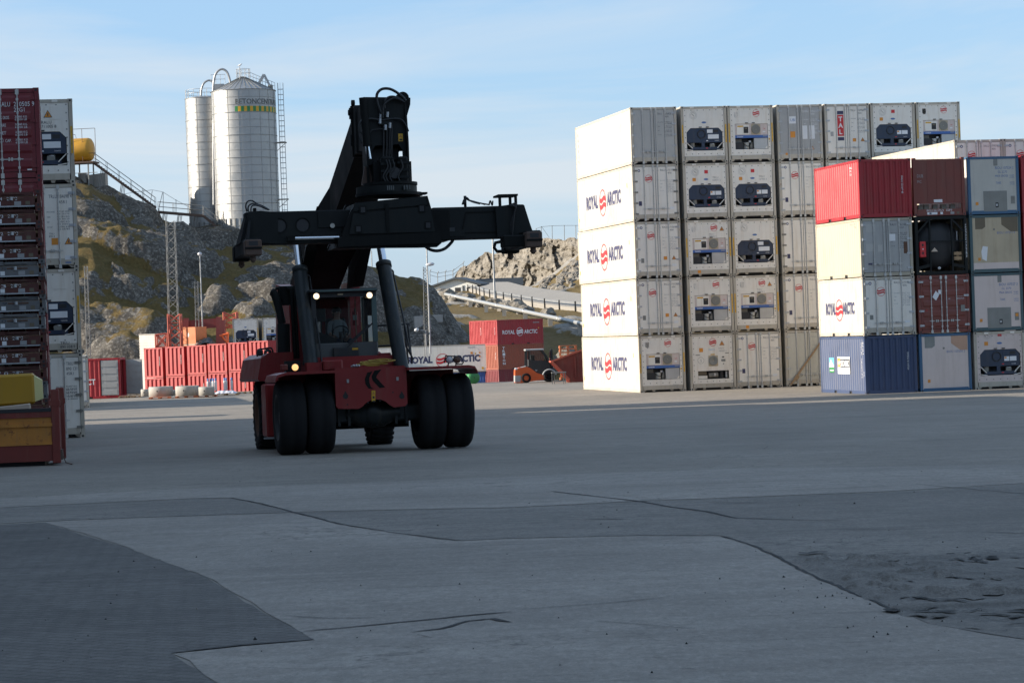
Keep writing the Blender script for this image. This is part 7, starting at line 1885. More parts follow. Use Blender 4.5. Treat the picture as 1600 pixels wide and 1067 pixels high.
lattice(131.5, 136, 416, 135, 141, 560, 238, 'mast_grey', 'thin pale lattice mast next to the white containers of the left stack', 22, r=.022)
lattice(304, 309, 440, 305, 310, 500, 244, 'mast_grey', 'short slim lattice mast beside the pole on the hill', 12, r=.018)
lattice(661, 667, 417, 663, 671, 535, 262, 'mast_grey', 'slim lattice mast beside the lamp pole behind the reach stacker', 22, r=.022)
def pole(px, y0, y1, d, label, lamp=None, r=.07, nm='lamp_post', arm=0):
    B = W(px, y1, d); T0 = W(px - (y1 - y0) * .0365, y0, d)
    root = empty(nm, B, 0, label, 'lamp post' if lamp else 'pole'); t_ = T0 - B
    mb = MB(); mb.tube([(0, 0, -1.2), (0, 0, t_.z)], [r * 1.3, r], 'galv', 8); mb.build('pole', root)
    if lamp:
        q = W(lamp[0], lamp[1], d) - B
        mb = MB(); s_ = 1 if q.x > 0 else -1
        mb.tube([(0, 0, q.z - .15), (q.x * .3, 0, q.z - .02), (q.x * .6, 0, q.z)], r * .7, 'galv', 6); mb.build('arm', root)
        mb = MB(); w_ = abs(lamp[2]) / 2 * d / F_PX; mb.lathe([(-w_, .02), (-w_ * .7, .14), (0, .2), (w_ * .7, .15), (w_, .02)], q, (1, 0, .08), 'gas_grey', 12); mb.build('lamp_head', root)
    return root
pole(672, 366, 535, 262, 'tall grey lamp post with one lamp head behind the reach stacker', (672, 413, 14))
pole(666, 516, 540, 262, 'short bent lamp post just above the white long container', (651, 515.5, 8), r=.05)
pole(316, 394, 498, 244, 'thin lamp pole with small round lamp on the hill slope', (312, 397, 7), r=.05)
pole(773, 374, 462, 470, 'tall thin pole standing beside the guard rail on the slope', None, r=.16, nm='pole')
pole(581, 392, 408, 310, 'thin pole rising over the hill behind the lift cylinder', None, r=.05, nm='pole')

# ============================================================ far yard, left
def simple_cont(pxa, pya, d, rz, L, H, mat, label, group, end='corr', zb=None, w=CW, sidemat=None):
    p = W(pxa, pya, d)
    if zb is not None: p.z = zb
    return container(p, rz, L, H, mat, sidemat or mat, (lambda r, h: corr_end(r, h, mat, 'RALU 2210')) if end == 'corr' else end, label, 'container', group, 'corr')
# red container with its doors wide open, long side to the yard
oc = W(194, 625, 165); oc.z = zg(165)
root = empty('shipping_container', oc, R_(90), 'bright red container with both grey inner doors swung wide open', 'container')
part(('frame', L20, ST, 'red_bright', 'corr'), frame_fn(L20, ST, 'red_bright', 'corr'), 'frame', root)
for s in (-1, 1): part(('side', L20, ST, 'red_bright', 'corr', s), side_fn(L20, ST, 'red_bright', 'corr', s), 'side_wall', root)
part(('roof', L20, ST, 'red_bright'), roof_fn(L20, ST, 'red_bright'), 'roof', root)
def inner_leaf(mb, w, h):
    mb.box(0, w, 0, .045, 0, h, 'old_grey')
    for i in range(5): z = h * (i + .12) / 5; mb.box(.08, w - .08, -.022, 0, z, z + h / 5 * .62, 'old_grey')
    mb.box(-.01, .03, -.01, .05, -.02, h + .02, 'rubber')
mb = MB(); inner_leaf(mb, 1.12, 2.25); o = mb.build('door', root); o.location = (-1.29, 1.25, .2); o.rotation_euler = (0, 0, R_(-90))
mb = MB(); inner_leaf(mb, 1.12, 2.25); o = mb.build('door', root); o.location = (1.24, 0.02, .2); o.rotation_euler = (0, 0, R_(-90 - 8))
mb = MB(); x = -(CW / 2) + .002
mb.text('CT', (x - .004, 1.55 + .62, .92), (0, -1, 0), Z_, .36, 'ink_white', width=.55, bold=.02); mb.build('marking', root)
SRX = [(224.5, 544, 591), (258, 542, 588), (292, 540, 585.5), (324, 537.5, 583), (356.5, 535.5, 580), (389, 533, 577)]
rnames = ['leftmost small red container of the upper row, behind the concrete rings', 'second small red container of the upper row', 'third small red container of the upper row, under the orange box', 'fourth small red container of the upper row, with rust-worn ribs', 'fifth small red container of the upper row, with scuffed patches', 'last small red container of the upper row, next to the reach stacker']
AR = R_(-34)
for i, (px, yt_, yb_) in enumerate(SRX):
    d = 232 - 1.4 * i
    w_ = 32 / F_PX * d
    A = W(px, yb_, d); hgt = (yb_ - yt_) * d / F_PX
    sc_ = w_ / (CW * math.cos(AR) + .02)
    for r in (1, 0):
        p = A + Vector((w_ / 2, 0, 0)) - Vector((0, 0, (hgt + .02) * (1 - r)))
        c = container(p, AR, 3.0, ST, 'red_small', 'red_small', lambda q, h: corr_end(q, h, 'red_small', 'ROYAL ARCTIC', 4), rnames[i] if r else rnames[i].replace('upper', 'lower').replace('leftmost small red container of the lower row, behind', 'leftmost small red container of the lower row, half hidden by'), 'container', 'small red containers behind the concrete rings', 'corr')
        c.scale = (sc_, sc_, hgt / ST)
# white reefers behind
for i, (px, lab) in enumerate(((361, 'white container with navy cooling unit above the small red containers'), (407, 'white container with blue-barred cooling unit beside the reach stacker exhaust pipe'))):
    d = 240
    for r in range(3):
        p = W(px + 22, 497.5 - 1.5 * i, d); p.z -= HC * (3 - r) - .0
        if i == 0: container(p, R_(4), 12.19, HC, 'post_white', 'white_side', (lambda q, H: carrier(q, H, 0)), lab if r == 2 else lab.replace('above', 'hidden behind').replace('beside', 'hidden beside'), 'container', 'white containers behind the small red ones')
        else: container(p, R_(4), 12.19, HC, 'post_white', 'white_side', (lambda q, H: daikin(q, H)), lab if r == 2 else lab.replace('beside the', 'low down beside the'), 'container', 'white containers behind the small red ones')
# orange box with diamond sign and its support
p = W(296, 541, 243)
c = container(p, R_(-24), 3.0, ST, 'orange', 'orange', lambda r, h: bio_orange(r, h) , 'orange box with a white diamond sign standing above the small red containers', 'container', None, 'corr') if False else None
def diamond_end(root, H):
    mb = MB(); mb.box(-1.09, 1.09, .01, .04, .3, H - .1, 'orange'); mb.box(-1.09, 1.09, .0, .03, .12, .3, 'cream'); mb.build('end_panel', root)
    mb = MB(); s_ = .28; mb.poly([(-.18, .006, 1.15), (.03, .006, 1.5), (-.12, .006, 1.9), (-.34, .006, 1.5)], 'ink_white'); mb.build('marking', root)
c = container(p, R_(-28), 3.0, ST, 'orange', 'orange', diamond_end, 'orange box with a white diamond sign standing above the small red containers', 'container', None, 'corr'); c.scale = (.62, .62, (541 - 511) / F_PX * 243 / ST)
# white cladded hut left of it
root = empty('site_hut', W(231, 561, 246), R_(-20), 'small white hut with horizontal boards behind the leftmost red container', 'hut')
mb = MB(); w_ = 1.15; hh2 = 38 / F_PX * 246
mb.box(-w_ / 1.4, w_ / 1.4, 0, 2.2, -4, hh2, 'white')
for k in range(9): mb.box(-w_ / 1.4 - .03, w_ / 1.4, -.03, 2.2, hh2 * k / 9, hh2 * (k + .8) / 9, 'white')
mb.build('wall', root); mb = MB(); mb.box(-w_ / 1.4 - .06, w_ / 1.4 + .05, -.06, 2.25, hh2, hh2 + .08, 'panel_grey'); mb.build('roof', root)
# crane sections
lattice(262, 281, 491, 264, 283, 545, 240, 'crane_red', 'upright red lattice crane section beside the tall grey mast', 4, 'crane_section', r=.07)
mb = MB(); root = empty('crane_section', W(252, 545, 241), 0, 'low cross-braced orange-red crane section beside the white hut', 'crane part'); o_ = root.location
q = [W(a, b, 241) - o_ for a, b in ((243, 543), (261, 542), (261, 521), (243, 523))]
for dy in (0, 1.2):
    for i in range(4): mb.tube([q[i] + Vector((0, dy, 0)), q[(i + 1) % 4] + Vector((0, dy, 0))], .07, 'crane_red', 5)
    mb.tube([q[0] + Vector((0, dy, 0)), q[2] + Vector((0, dy, 0))], .06, 'crane_red', 5); mb.tube([q[1] + Vector((0, dy, 0)), q[3] + Vector((0, dy, 0))], .06, 'crane_red', 5)
for i in range(4): mb.tube([q[i], q[i] + Vector((0, 1.2, 0))], .05, 'crane_red', 5)
for i in (0, 1): mb.tube([q[i] - Vector((0, 0, 4)), q[i]], .08, 'crane_red', 5)
mb.build('lattice', root)
root = empty('crane_beam', W(320, 545, 246), 0, 'dark red crane beam on posts behind the orange box', 'crane part'); o_ = root.location
mb = MB(); mb.bar(W(284, 509, 246) - o_, W(345, 504, 246) - o_, .8, .9, 'crane_dark'); mb.build('beam', root)
for px, y0, y1 in ((291, 497, 560), (342, 495, 560), (348, 500, 560)):
    mb = MB(); mb.bar(W(px, y0, 245.5) - o_, W(px, y1, 245.5) - o_, .5, .5, 'crane_dark'); mb.build('post', root)
lattice(349, 369, 488, 350, 369, 512, 247, 'crane_red', 'red triangular crane jib end above the white containers', 3, 'crane_section', r=.08)
root = empty('covered_goods', W(318, 545, 242), 0, 'dark tarpaulin over goods behind the small red containers', 'covered goods')
u_, v_ = np.meshgrid(np.linspace(-1, 1, 40), np.linspace(-1, 1, 30)); zz = 1.7 * np.sqrt(np.maximum(0, 1 - u_ ** 2)) * (1 - .3 * v_ ** 2) + .25 * fbm(u_ * 3, v_ * 3, 5, 4)
grid_mesh('tarpaulin', u_ * 1.25 + .1, v_ * 1.5 + 1, zz - 1.0 + .35, ['tarp'], parent=root)
mb = MB(); mb.box(-1.1, 1.2, -.2, 2.2, -5, .1, 'crane_red'); mb.build('crate', root)
root = empty('crane_part', W(352, 545, 243), 0, 'bent orange-red steel piece left of the white containers', 'crane part')
mb = MB(); o_ = root.location; mb.tube([W(a, b, 243) - o_ for a, b in ((343, 525), (350, 523), (358, 521))], .12, 'forklift_orange', 6); mb.tube([W(a, b, 243) - o_ for a, b in ((346, 524), (350, 530), (356, 536))], .1, 'forklift_orange', 6); mb.tube([W(a, b, 243) - o_ for a, b in ((356, 519), (356, 545))], .1, 'forklift_orange', 6); mb.build('bracket', root)
# concrete rings
for i, (x0, x1, yt_, yb_, lab) in enumerate(((230, 268, 604, 619.5, 'leftmost of the three big concrete rings in front of the red containers'), (272, 309, 601.5, 617, 'middle one of the three big concrete rings in front of the red containers'), (309, 334, 602, 615.5, 'smaller concrete ring nearest the gas bottles'), (221, 232, 609, 620, 'grey concrete ring half hidden beside the open red container'), (266, 276, 607, 616, 'concrete ring half hidden between the two biggest rings'))):
    d = 157.5 - .8 * i + (5 if i > 2 else 0); c = W((x0 + x1) / 2, yb_, d); rd = (x1 - x0) / 2 / F_PX * d; hh2 = (yb_ - yt_) / F_PX * d
    if i > 2: rd *= 1.3
    c.z = zg(d) + .12
    root = empty('concrete_ring', c + Vector((0, rd, 0)), R_(20 * i), lab, 'concrete ring', 'concrete rings in front of the red containers')
    mb = MB(); mb.lathe([(0, rd * .86), (0, rd), (hh2 * .93, rd), (hh2, rd * .97), (hh2, rd * .86), (0, rd * .86)], (0, 0, 0), (0, 0, 1), 'concrete', 40, True); mb.build('ring', root)
    mb = MB(); a = R_(-100 - 20 * i); mb.disc((math.cos(a) * (rd + .004), math.sin(a) * (rd + .004), hh2 * .55), (-math.sin(a), math.cos(a), 0), Z_, .05, 'dark', 10); mb.build('lifting_hole', root)
def pallet(loc, rz, mat, label, group=None):
    root = empty('pallet', loc, rz, label, 'pallet', group); mb = MB()
    for x in (-.55, 0, .55): mb.box(x - .07, x + .07, -.4, .4, .02, .10, mat)
    mb.build('block', root); mb = MB()
    for y in np.linspace(-.36, .36, 5): mb.box(-.6, .6, y - .06, y + .06, .10, .122, mat)
    mb.build('deck_board', root)
    mb = MB()
    for y in (-.34, 0, .34): mb.box(-.6, .6, y - .05, y + .05, 0, .02, mat)
    mb.build('base_board', root); return root
for px, lab in ((249, 'red pallet under the leftmost concrete ring'), (290, 'red pallet under the middle concrete ring'), (322, 'red pallet under the smaller concrete ring')):
    c = W(px, 618, 157); c.z = zg(157); o = pallet(c + Vector((0, .3, 0)), 0, 'pallet_red', lab, 'pallets under the concrete rings'); o.scale = (1.05, 1, .9)
for px, lab in ((197, 'pale pallet lying below the open red container doors'), (210, 'second pale pallet lying below the grey open door'), (383, 'pale pallet lying in front of the lower red row')):
    c = W(px, 621, 163.5); c.z = zg(163.5); o = pallet(c, 0, 'wood', lab); o.scale = (.7, 1, 1)
gp = W(353, 617, 160); gp.z = zg(160)
o = pallet(gp, 0, 'wood', 'pallet wrapped in plastic carrying gas bottles'); o.scale = (1.35, 1, 1)
mb = MB(); u_, v_ = np.meshgrid(np.linspace(-1, 1, 40), np.linspace(-1, 1, 24))
ob = grid_mesh('plastic_wrap', gp.x + u_ * .68, gp.y + v_ * .5, gp.z + .13 + .16 * np.clip((1 - u_ ** 6) * (1 - v_ ** 6), 0, 1) + .06 * fbm(u_ * 5, v_ * 4, 3, 4) * np.clip((1 - u_ ** 6), 0, 1) , ['plastic_sheet']); tag(ob, 'crumpled clear plastic wrap over the pallet with gas bottles', 'plastic wrap')
gb = None
for px, lab in ((325, 'leftmost steel gas bottle with blue cap on the pallet'), (329, None), (333, None), (337, None), (351, 'steel gas bottle with tall blue cap standing alone mid pallet'), (353.5, None), (362, 'steel gas bottle at the right end of the pallet'),):
    c = W(px, 602, 160.2 + random.uniform(-.3, .3)); c.z = gp.z + .33
    if gb is None:
        gb = empty('gas_bottle', c, 0, lab, 'gas bottle', 'gas bottles on the pallet')
        mb = MB(); mb.lathe([(0, .02), (0, .075), (.5, .08), (.57, .06), (.60, .03)], (0, 0, 0), (0, 0, 1), 'gas_grey', 14); mb.build('body', gb); mb = MB(); mb.lathe([(.58, .045), (.6, .06), (.72, .055), (.74, .01)], (0, 0, 0), (0, 0, 1), 'gas_blue', 12); mb.build('cap', gb); o = gb
    else:
        o = copy_tree(gb); o.location = c
    o['label'] = lab or 'steel gas bottle with blue cap in the middle of its close row'
    o.scale = (1, 1, 1.05)

# ============================================================ far yard, right
wc_ = W(762, 580, 267)
root = container(wc_ - Vector((12.19, 0, 0)) * 1 + Vector((0, 0, 0)), R_(0), 2.438, HC, 'post_white', 'white_side', lambda r, h: None, 'long white container with ROYAL ARCTIC lettering lying across the far yard', 'container', None) if False else None
root = empty('shipping_container', wc_, R_(90), 'long white container with ROYAL ARCTIC lettering lying across the far yard', 'container')
part(('frame', 12.19, HC, 'post_white', 'reefer'), frame_fn(12.19, HC, 'post_white', 'reefer'), 'frame', root)
for s in (-1, 1): part(('side', 12.19, HC, 'white', 'smooth', s), side_fn(12.19, HC, 'white', 'smooth', s), 'side_wall', root)
part(('roof', 12.19, HC, 'white_side'), roof_fn(12.19, HC, 'white_side'), 'roof', root)
side_logo(root, 12.19, HC, 'ral', .15)
mb = MB(); x = -(CW / 2) + .004
for t, z, s_ in ((1.6, 2.0, .12), (.75, 2.0, .08), (.75, 1.6, .08)): mb.box(x - .004, x, t - s_, t + s_, z - s_, z + s_, 'label_orange')
mb.box(x - .004, x, .38, .6, .25, .5, 'yellow'); mb.box(x - .004, x, 1.2, 2.0, 2.55, 2.62, 'ink_grey'); mb.build('marking', root)
# blue containers and drums under it
for k, lab in ((0, 'blue container under the right end of the long white one'), (1, 'blue container under the left end of the long white one')):
    c = container(W(762, 580, 267) + Vector((-6.1 * k, .1, -ST - .01)), R_(90), L20, ST, 'daikin_blue', 'daikin_blue', lambda r, h: corr_end(r, h, 'daikin_blue'), lab, 'container', 'blue containers under the long white one', 'corr')
for px, r_, m_, lab in ((735, 9.5, 'green', 'green drum end lying on its side under the long white container'), (728, 9.5, 'plank_beige', 'beige drum lying beside the green one'), ):
    d = 168; c = W(px + 6, 596, d); rr2 = r_ / F_PX * d; c.z = zg(d) + rr2
    mb = MB(); mb.lathe([(0, .02), (0, rr2 * .96), (.03, rr2), (.25, rr2), (.29, rr2 * 1.02), (.33, rr2), (.6, rr2), (.9, rr2), (.92, .02)], (0, 0, 0), (-.25, 1, 0), m_, 28); mb.disc((.0, -.004, 0), X_, Z_, rr2 * .12, 'dark', 10)
    o = mb.build('drum'); o.location = c + (Vector((0, .0, 0)) if m_ == 'green' else Vector((.05, .8, 0))); tag(o, lab, 'drum')
AR2 = R_(37)
c0 = W(806, 536.5, 264)
ex = Vector((math.cos(AR2), math.sin(AR2), 0)); ey = Vector((-math.sin(AR2), math.cos(AR2), 0))
# long sides face the yard: container axis points along ey', ends face left
def farc(k, r, mat, label, logo=None, num=None):
    P = W(776, 497, 264); P.z = W(776, 500, 264).z - ST * (3 - r)
    ang = R_(90 + 39)
    # near corner of the row is at pixel 776; long side runs to the right
    root = empty('shipping_container', (0, 0, 0), 0, label, 'container', 'stack of red containers beyond the forklift')
    th = R_(-37)                     # direction the ends face: left and towards the yard
    rz = R_(-53)
    a = Vector((math.cos(rz), math.sin(rz), 0)); b = Vector((-math.sin(rz), math.cos(rz), 0))
    root.rotation_euler = (0, 0, rz)
    root.location = P - a * (CW / 2) - a * (CW + .03) * k
    part(('frame', L20, ST, mat, 'corr'), frame_fn(L20, ST, mat, 'corr'), 'frame', root)
    for s in (-1, 1): part(('side', L20, ST, mat, 'corr', s), side_fn(L20, ST, mat, 'corr', s), 'side_wall', root)
    part(('roof', L20, ST, mat), roof_fn(L20, ST, mat), 'roof', root)
    corr_end(root, ST, mat, num)
    x = CW / 2 - .012 + .004
    if logo == 'ral':
        mb = MB(); mb.text('ROYAL', (x, L20 * .115, ST * .42), (0, 1, 0), Z_, .40, 'ink_white', width=1.62, bold=.02); mb.text('ARCTIC', (x, L20 * .585, ST * .42), (0, 1, 0), Z_, .40, 'ink_white', width=1.75, bold=.02); emblem(mb, (x, L20 * .49, ST * .50), (0, 1, 0), Z_, .44, 'ink_white')
        mb.box(x, x + .003, L20 * .78, L20 * .92, ST * .84, ST * .87, 'ink_grey'); mb.box(x, x + .003, L20 * .89, L20 * .91, ST * .6, ST * .66, 'label_orange'); mb.build('marking', root)
    elif logo == 'triton':
        mb = MB()
        for i, ch in enumerate('TRITON'): mb.text(ch, (x, L20 * .10, ST * (.82 - .125 * i)), (0, 1, 0), Z_, .24, 'ink_white', width=.34, bold=.02)
        mb.build('marking', root)
    elif logo == 'low':
        mb = MB(); mb.box(x, x + .003, -0, .01, ST * .5, ST * .7, 'ink_white'); mb.build('marking', root)
    return root
for k in (0, 1):
    farc(k, 2, 'red', 'bright red container with white ROYAL ARCTIC lettering beyond the forklift' if k == 0 else 'bright red container whose end shows beside the lettered red one', 'ral' if k == 0 else None, 'RALU 210 431')
    farc(k, 1, 'orange_brown', 'brown TRITON container under the red ones beyond the forklift' if k == 0 else 'brown container end mostly hidden behind the long white one', 'triton' if k == 0 else None, 'TRIU 22G1')
    farc(k, 0, 'red_dull', 'dark red container lowest under the TRITON one' if k == 0 else 'dark red container lowest behind the long white container end', 'low')
# ---- forklift
fkl = W(838, 592, 165); fkl.z = zg(165)
fk = empty('forklift', fkl, R_(4), 'orange and dark grey forklift truck parked in front of the TRITON container', 'forklift')
K = 165 / F_PX
def fx(px): return (px - 838) * K
def fz(py): return (592 - py) * K
yw = .62
mb = MB()
side = [(804, 590), (808, 590), (811, 585), (826, 582), (829, 588), (852, 588), (855, 580), (866, 574), (860, 573), (845, 571), (836, 566), (826, 567), (806, 568)]
prof = [(fx(804), fz(591)), (fx(812), fz(592)), (fx(828), fz(590)), (fx(852), fz(587)), (fx(853), fz(581)), (fx(846), fz(580)), (fx(838), fz(577)), (fx(828), fz(569)), (fx(823), fz(567)), (fx(811), fz(568)), (fx(804.5), fz(571)), (fx(804), fz(578))]
mb.prism(prof, (0, -yw, 0), X_, Z_, 2 * yw, 'forklift_orange'); mb.build('body', fk)
mb = MB(); mb.prism([(fx(803.6), fz(590)), (fx(812), fz(590)), (fx(813), fz(580)), (fx(803.8), fz(580))], (0, -yw - .01, 0), X_, Z_, 2 * yw + .02, 'forklift_grey'); mb.prism([(fx(804), fz(570)), (fx(824), fz(565.5)), (fx(824), fz(567.5)), (fx(810), fz(569.5))], (0, -yw + .02, 0), X_, Z_, 2 * yw - .04, 'forklift_grey'); mb.build('counterweight', fk)
mb = MB(); mb.prism([(fx(826), fz(569)), (fx(838), fz(577)), (fx(847), fz(580)), (fx(861), fz(579)), (fx(858), fz(565)), (fx(854), fz(560)), (fx(826), fz(556))], (0, -yw + .03, 0), X_, Z_, 2 * yw - .06, 'cab_dark'); mb.build('cowl', fk)
mb = MB()
for y in (-yw + .05, yw - .05):
    P = [(fx(822), fz(568)), (fx(823.5), fz(541.5)), (fx(847), fz(541.5)), (fx(855), fz(553)), (fx(859), fz(572))]
    for i in range(4): mb.bar((P[i][0], y, P[i][1]), (P[i + 1][0], y, P[i + 1][1]), .09, .09, 'cab_dark')
    mb.bar((fx(828), y, fz(566)), (fx(828), y, fz(543)), .07, .07, 'cab_dark'); mb.bar((fx(828), y, fz(559.5)), (fx(854), y, fz(559)), .05, .06, 'cab_dark')
mb.bbox(fx(821), fx(850), -yw, yw, fz(542.5), fz(539.5), .03, 'forklift_grey'); mb.build('cab_frame', fk)
mb = MB()
for y in (-yw + .05, yw - .05): mb.add([(fx(828), y, fz(559)), (fx(854), y, fz(559)), (fx(850), y, fz(546)), (fx(846), y, fz(543)), (fx(828), y, fz(543))], [(0, 1, 2, 3, 4)], 'glass')
mb.build('window', fk)
mb = MB(); mb.bbox(fx(829), fx(836), -.25, .25, fz(566), fz(549), .04, 'dark'); mb.bbox(fx(830), fx(842), -.25, .25, fz(568), fz(564), .04, 'dark'); mb.tube([(fx(850), 0, fz(568)), (fx(845), 0, fz(559))], .02, 'dark', 6); mb.lathe([(0, .17), (.02, .17), (.02, .14), (0, .14), (0, .17)], (fx(845), 0, fz(559)), (-.5, 0, .8), 'dark', 14); mb.build('seat', fk)
mb = MB()
for y in (-.42, -.22, .22, .42): mb.box(fx(861.5), fx(864), y - .05, y + .05, fz(591), fz(541), 'cab_dark')
for z in (541.5, 555, 572): mb.box(fx(862), fx(864), -.42, .42, fz(z + 1.5), fz(z), 'cab_dark')
mb.box(fx(864), fx(866), -.5, .5, fz(588), fz(578), 'dark'); mb.box(fx(860), fx(861), -.2, .2, fz(572), fz(545), 'crane_dark'); mb.build('mast', fk)
for y in (-.3, .3): mb = MB(); mb.box(fx(866), fx(866) + 1.1, y - .06, y + .06, .04, .09, 'cab_dark'); mb.build('fork', fk)
for px, r_, nm in ((821, 7.6, 0), (857.5, 9.2, 1)):
    for s_ in (-1, 1):
        mb = MB(); R2 = r_ * K; mb.lathe([(-.12, R2 * .55), (-.13, R2 * .8), (-.10, R2), (.10, R2), (.13, R2 * .8), (.12, R2 * .55)], (fx(px), s_ * (yw - .05), R2), (0, 1, 0), 'tyre', 28); w_ = mb.build('wheel', fk)
        mb = MB(); mb.lathe([(-.11, R2 * .56), (-.07, R2 * .5), (-.05, R2 * .2), (-.09, .01)], (fx(px), s_ * (yw - .05), R2), (0, -s_ * -1, 0), 'rusty' if nm == 0 else 'cab_dark', 20); mb.lathe([(.11, R2 * .56), (.07, R2 * .5), (.05, R2 * .2), (.09, .01)], (fx(px), s_ * (yw - .05), R2), (0, 1, 0), 'cab_dark', 20); mb.build('rim', w_)
mb = MB(); mb.tube([(fx(857.5) + math.cos(a) * 10.4 * K, -yw - .04, 9.2 * K + math.sin(a) * 10.4 * K) for a in np.linspace(.2, 2.9, 10)], .06, 'forklift_grey', 6); mb.build('mudguard', fk)
mb = MB(); mb.bbox(fx(804), fx(808), -yw - .02, -yw + .15, fz(571), fz(568), .02, 'ink_white'); mb.build('tail_lamp', fk)
mb = MB(); mb.text('50', (fx(836), -yw + .02, fz(574)), X_, Z_, .09, 'ink_white'); mb.build('marking', fk)
# trestle table
tb = W(874, 596, 158); tb.z = zg(158)
root = empty('trestle', tb, R_(2), 'small grey steel trestle standing in front of the red tipping skip', 'trestle')
K2 = 158 / F_PX
mb = MB(); mb.box(-12 * K2, 11 * K2, -.25, .25, 17 * K2, 18.5 * K2, 'mast_grey'); mb.build('top', root)
for x in (-11.5, -7.5, 6.5, 10): mb = MB(); mb.box(x * K2 - .02, x * K2 + .02, -.22 if x in (-11.5, 6.5) else .18, -.18 if x in (-11.5, 6.5) else .22, 0, 17 * K2, 'mast_grey'); mb.build('leg', root)
# tipping skip
ts = W(904, 598, 161); ts.z = zg(161); K3 = 161 / F_PX
root = empty('tipping_skip', ts, R_(3), 'red tipping skip with sloping front beside the tall white stack', 'skip')
mb = MB(); P = [(-13 * K3, 0), (20 * K3, 0), (26 * K3, 50 * K3), (8 * K3, 50 * K3), (-40 * K3, 34 * K3), (-38 * K3, 32 * K3), (-14 * K3, 6 * K3)]
mb.prism(P, (0, .05, 0), X_, Z_, .05, 'skip_red'); mb.prism(P, (0, 1.75, 0), X_, Z_, .05, 'skip_red')
mb.quad((-38 * K3, .05, 32.5 * K3), (-14 * K3, .05, 6.5 * K3), (-14 * K3, 1.8, 6.5 * K3), (-38 * K3, 1.8, 32.5 * K3), 'skip_red'); mb.box(20 * K3, 21 * K3, .1, 1.75, 0, 50 * K3, 'skip_red'); mb.box(-13 * K3, 20 * K3, .1, 1.75, .02, .06, 'skip_red'); mb.build('body', root)
mb = MB(); mb.bar((-40 * K3, -.02, 33 * K3), (-14 * K3, -.02, 4 * K3), .12, .14, 'crane_red'); mb.bar((-40 * K3, 1.82, 33 * K3), (-14 * K3, 1.82, 4 * K3), .12, .14, 'crane_red'); mb.bar((-41 * K3, -.05, 33.5 * K3), (-41 * K3, 1.85, 33.5 * K3), .1, .1, 'crane_red'); mb.build('lip', root)
mb = MB(); mb.bar((-40 * K3, -.01, 34 * K3), (8 * K3, -.01, 50 * K3), .08, .1, 'crane_red'); mb.bar((-4 * K3, -.0, .3), (-4 * K3, -.0, 40 * K3), .08, .12, 'skip_red'); mb.build('rib', root)
mb = MB(); mb.box(-16 * K3, 22 * K3, .2, .35, -.0, .2, 'crane_red'); mb.box(-16 * K3, 22 * K3, 1.5, 1.65, 0, .2, 'crane_red'); mb.build('runner', root)
# pallets stacked behind
for i in range(10):
    c = W(889, 592, 168); c.z = zg(168) + i * .232 if i else zg(168)
    o = pallet(c + Vector((random.uniform(-.03, .03), 0, 0)), R_(random.uniform(-3, 3)), 'pallet_red', 'orange-red pallet in the stack behind the tipping skip' , 'pallets stacked behind the tipping skip'); o.scale = (.95, 1, 1.8)

# ============================================================ up the slope
pa, pb = Vector((XA(686, 520), 520, 0)), Vector((XA(925, 284), 284, 0))
pa.z = W(686, 457, 520).z; pb.z = W(925, 509, 284).z
root = empty('pipeline', pa, 0, 'long pale pipeline sloping down across the moor on concrete blocks', 'pipeline')
pts = []
for k in range(25):
    p = pa.lerp(pb, k / 24); pts.append(p - pa)
# straight in the picture and in the world: one even gradient
mb = MB(); mb.tube(pts, [.32 - .07 * k / 24 for k in range(25)], 'pipe_white', 10); mb.build('pipe', root)
for k in range(2, 24, 3):
    p = pts[k]; mb = MB(); g = moor_z(pa.x + p.x, pa.y + p.y) - pa.z; mb.box(p.x - .3, p.x + .3, p.y - .5, p.y + .5, min(g, p.z - .6) - 1.0, p.z - .22, 'concrete'); mb.build('support', root)
for k in range(1, 24, 4): p = pts[k]; mb = MB(); mb.lathe([(-.08, .2), (-.08, .38), (.08, .38), (.08, .2)], p, (pb - pa), 'galv', 12); mb.build('flange', root)
# guard rail along the road
rl = [Vector(q) for q in Lr]
root = empty('guard_rail', rl[0], 0, 'galvanised guard rail on dark posts along the sloping road', 'guard rail'); o_ = rl[0].copy()
mb = MB()
for a, b in zip(rl[:-1], rl[1:]): mb.bar(a - o_ + Vector((0, 0, .66)), b - o_ + Vector((0, 0, .66)), .12, .36, 'galv')
mb.build('rail', root)
for i in range(0, len(rl), 3):
    p = rl[i] - o_ - Vector((.1, .2, 0)); mb = MB(); mb.box(p.x - .12, p.x + .12, p.y - .16, p.y + .0, p.z - 1.5, p.z + .92, 'cab_dark'); mb.build('post', root)
# houses
hb = W(710, 452, 575); hb.z = moor_z(hb.x, hb.y) - .6
root = empty('house', hb, R_(-14), 'white single storey house with dark gable roof at the top of the road', 'house')
kx = 575 / F_PX
mb = MB(); a, b = -34 * kx, 37 * kx; hw_ = 2.1; ap = 4 * kx
mb.prism([(a, -1), (b, -1), (b, hw_), (ap, hw_ + 1.6), (a, hw_ - .1)], (0, 0, 0), X_, Z_, 8, 'house_white'); mb.build('wall', root)
mb = MB()
mb.prism([(a - 1.2, hw_ - .35), (ap, hw_ + 1.55), (ap, hw_ + 2.0), (a - 1.2, hw_ + .05)], (0, -.8, 0), X_, Z_, 9.6, 'roof_dark'); mb.prism([(ap, hw_ + 1.55), (b + 1.0, hw_ - .1), (b + 1.0, hw_ + .3), (ap, hw_ + 2.0)], (0, -.8, 0), X_, Z_, 9.6, 'roof_dark'); mb.build('roof', root)
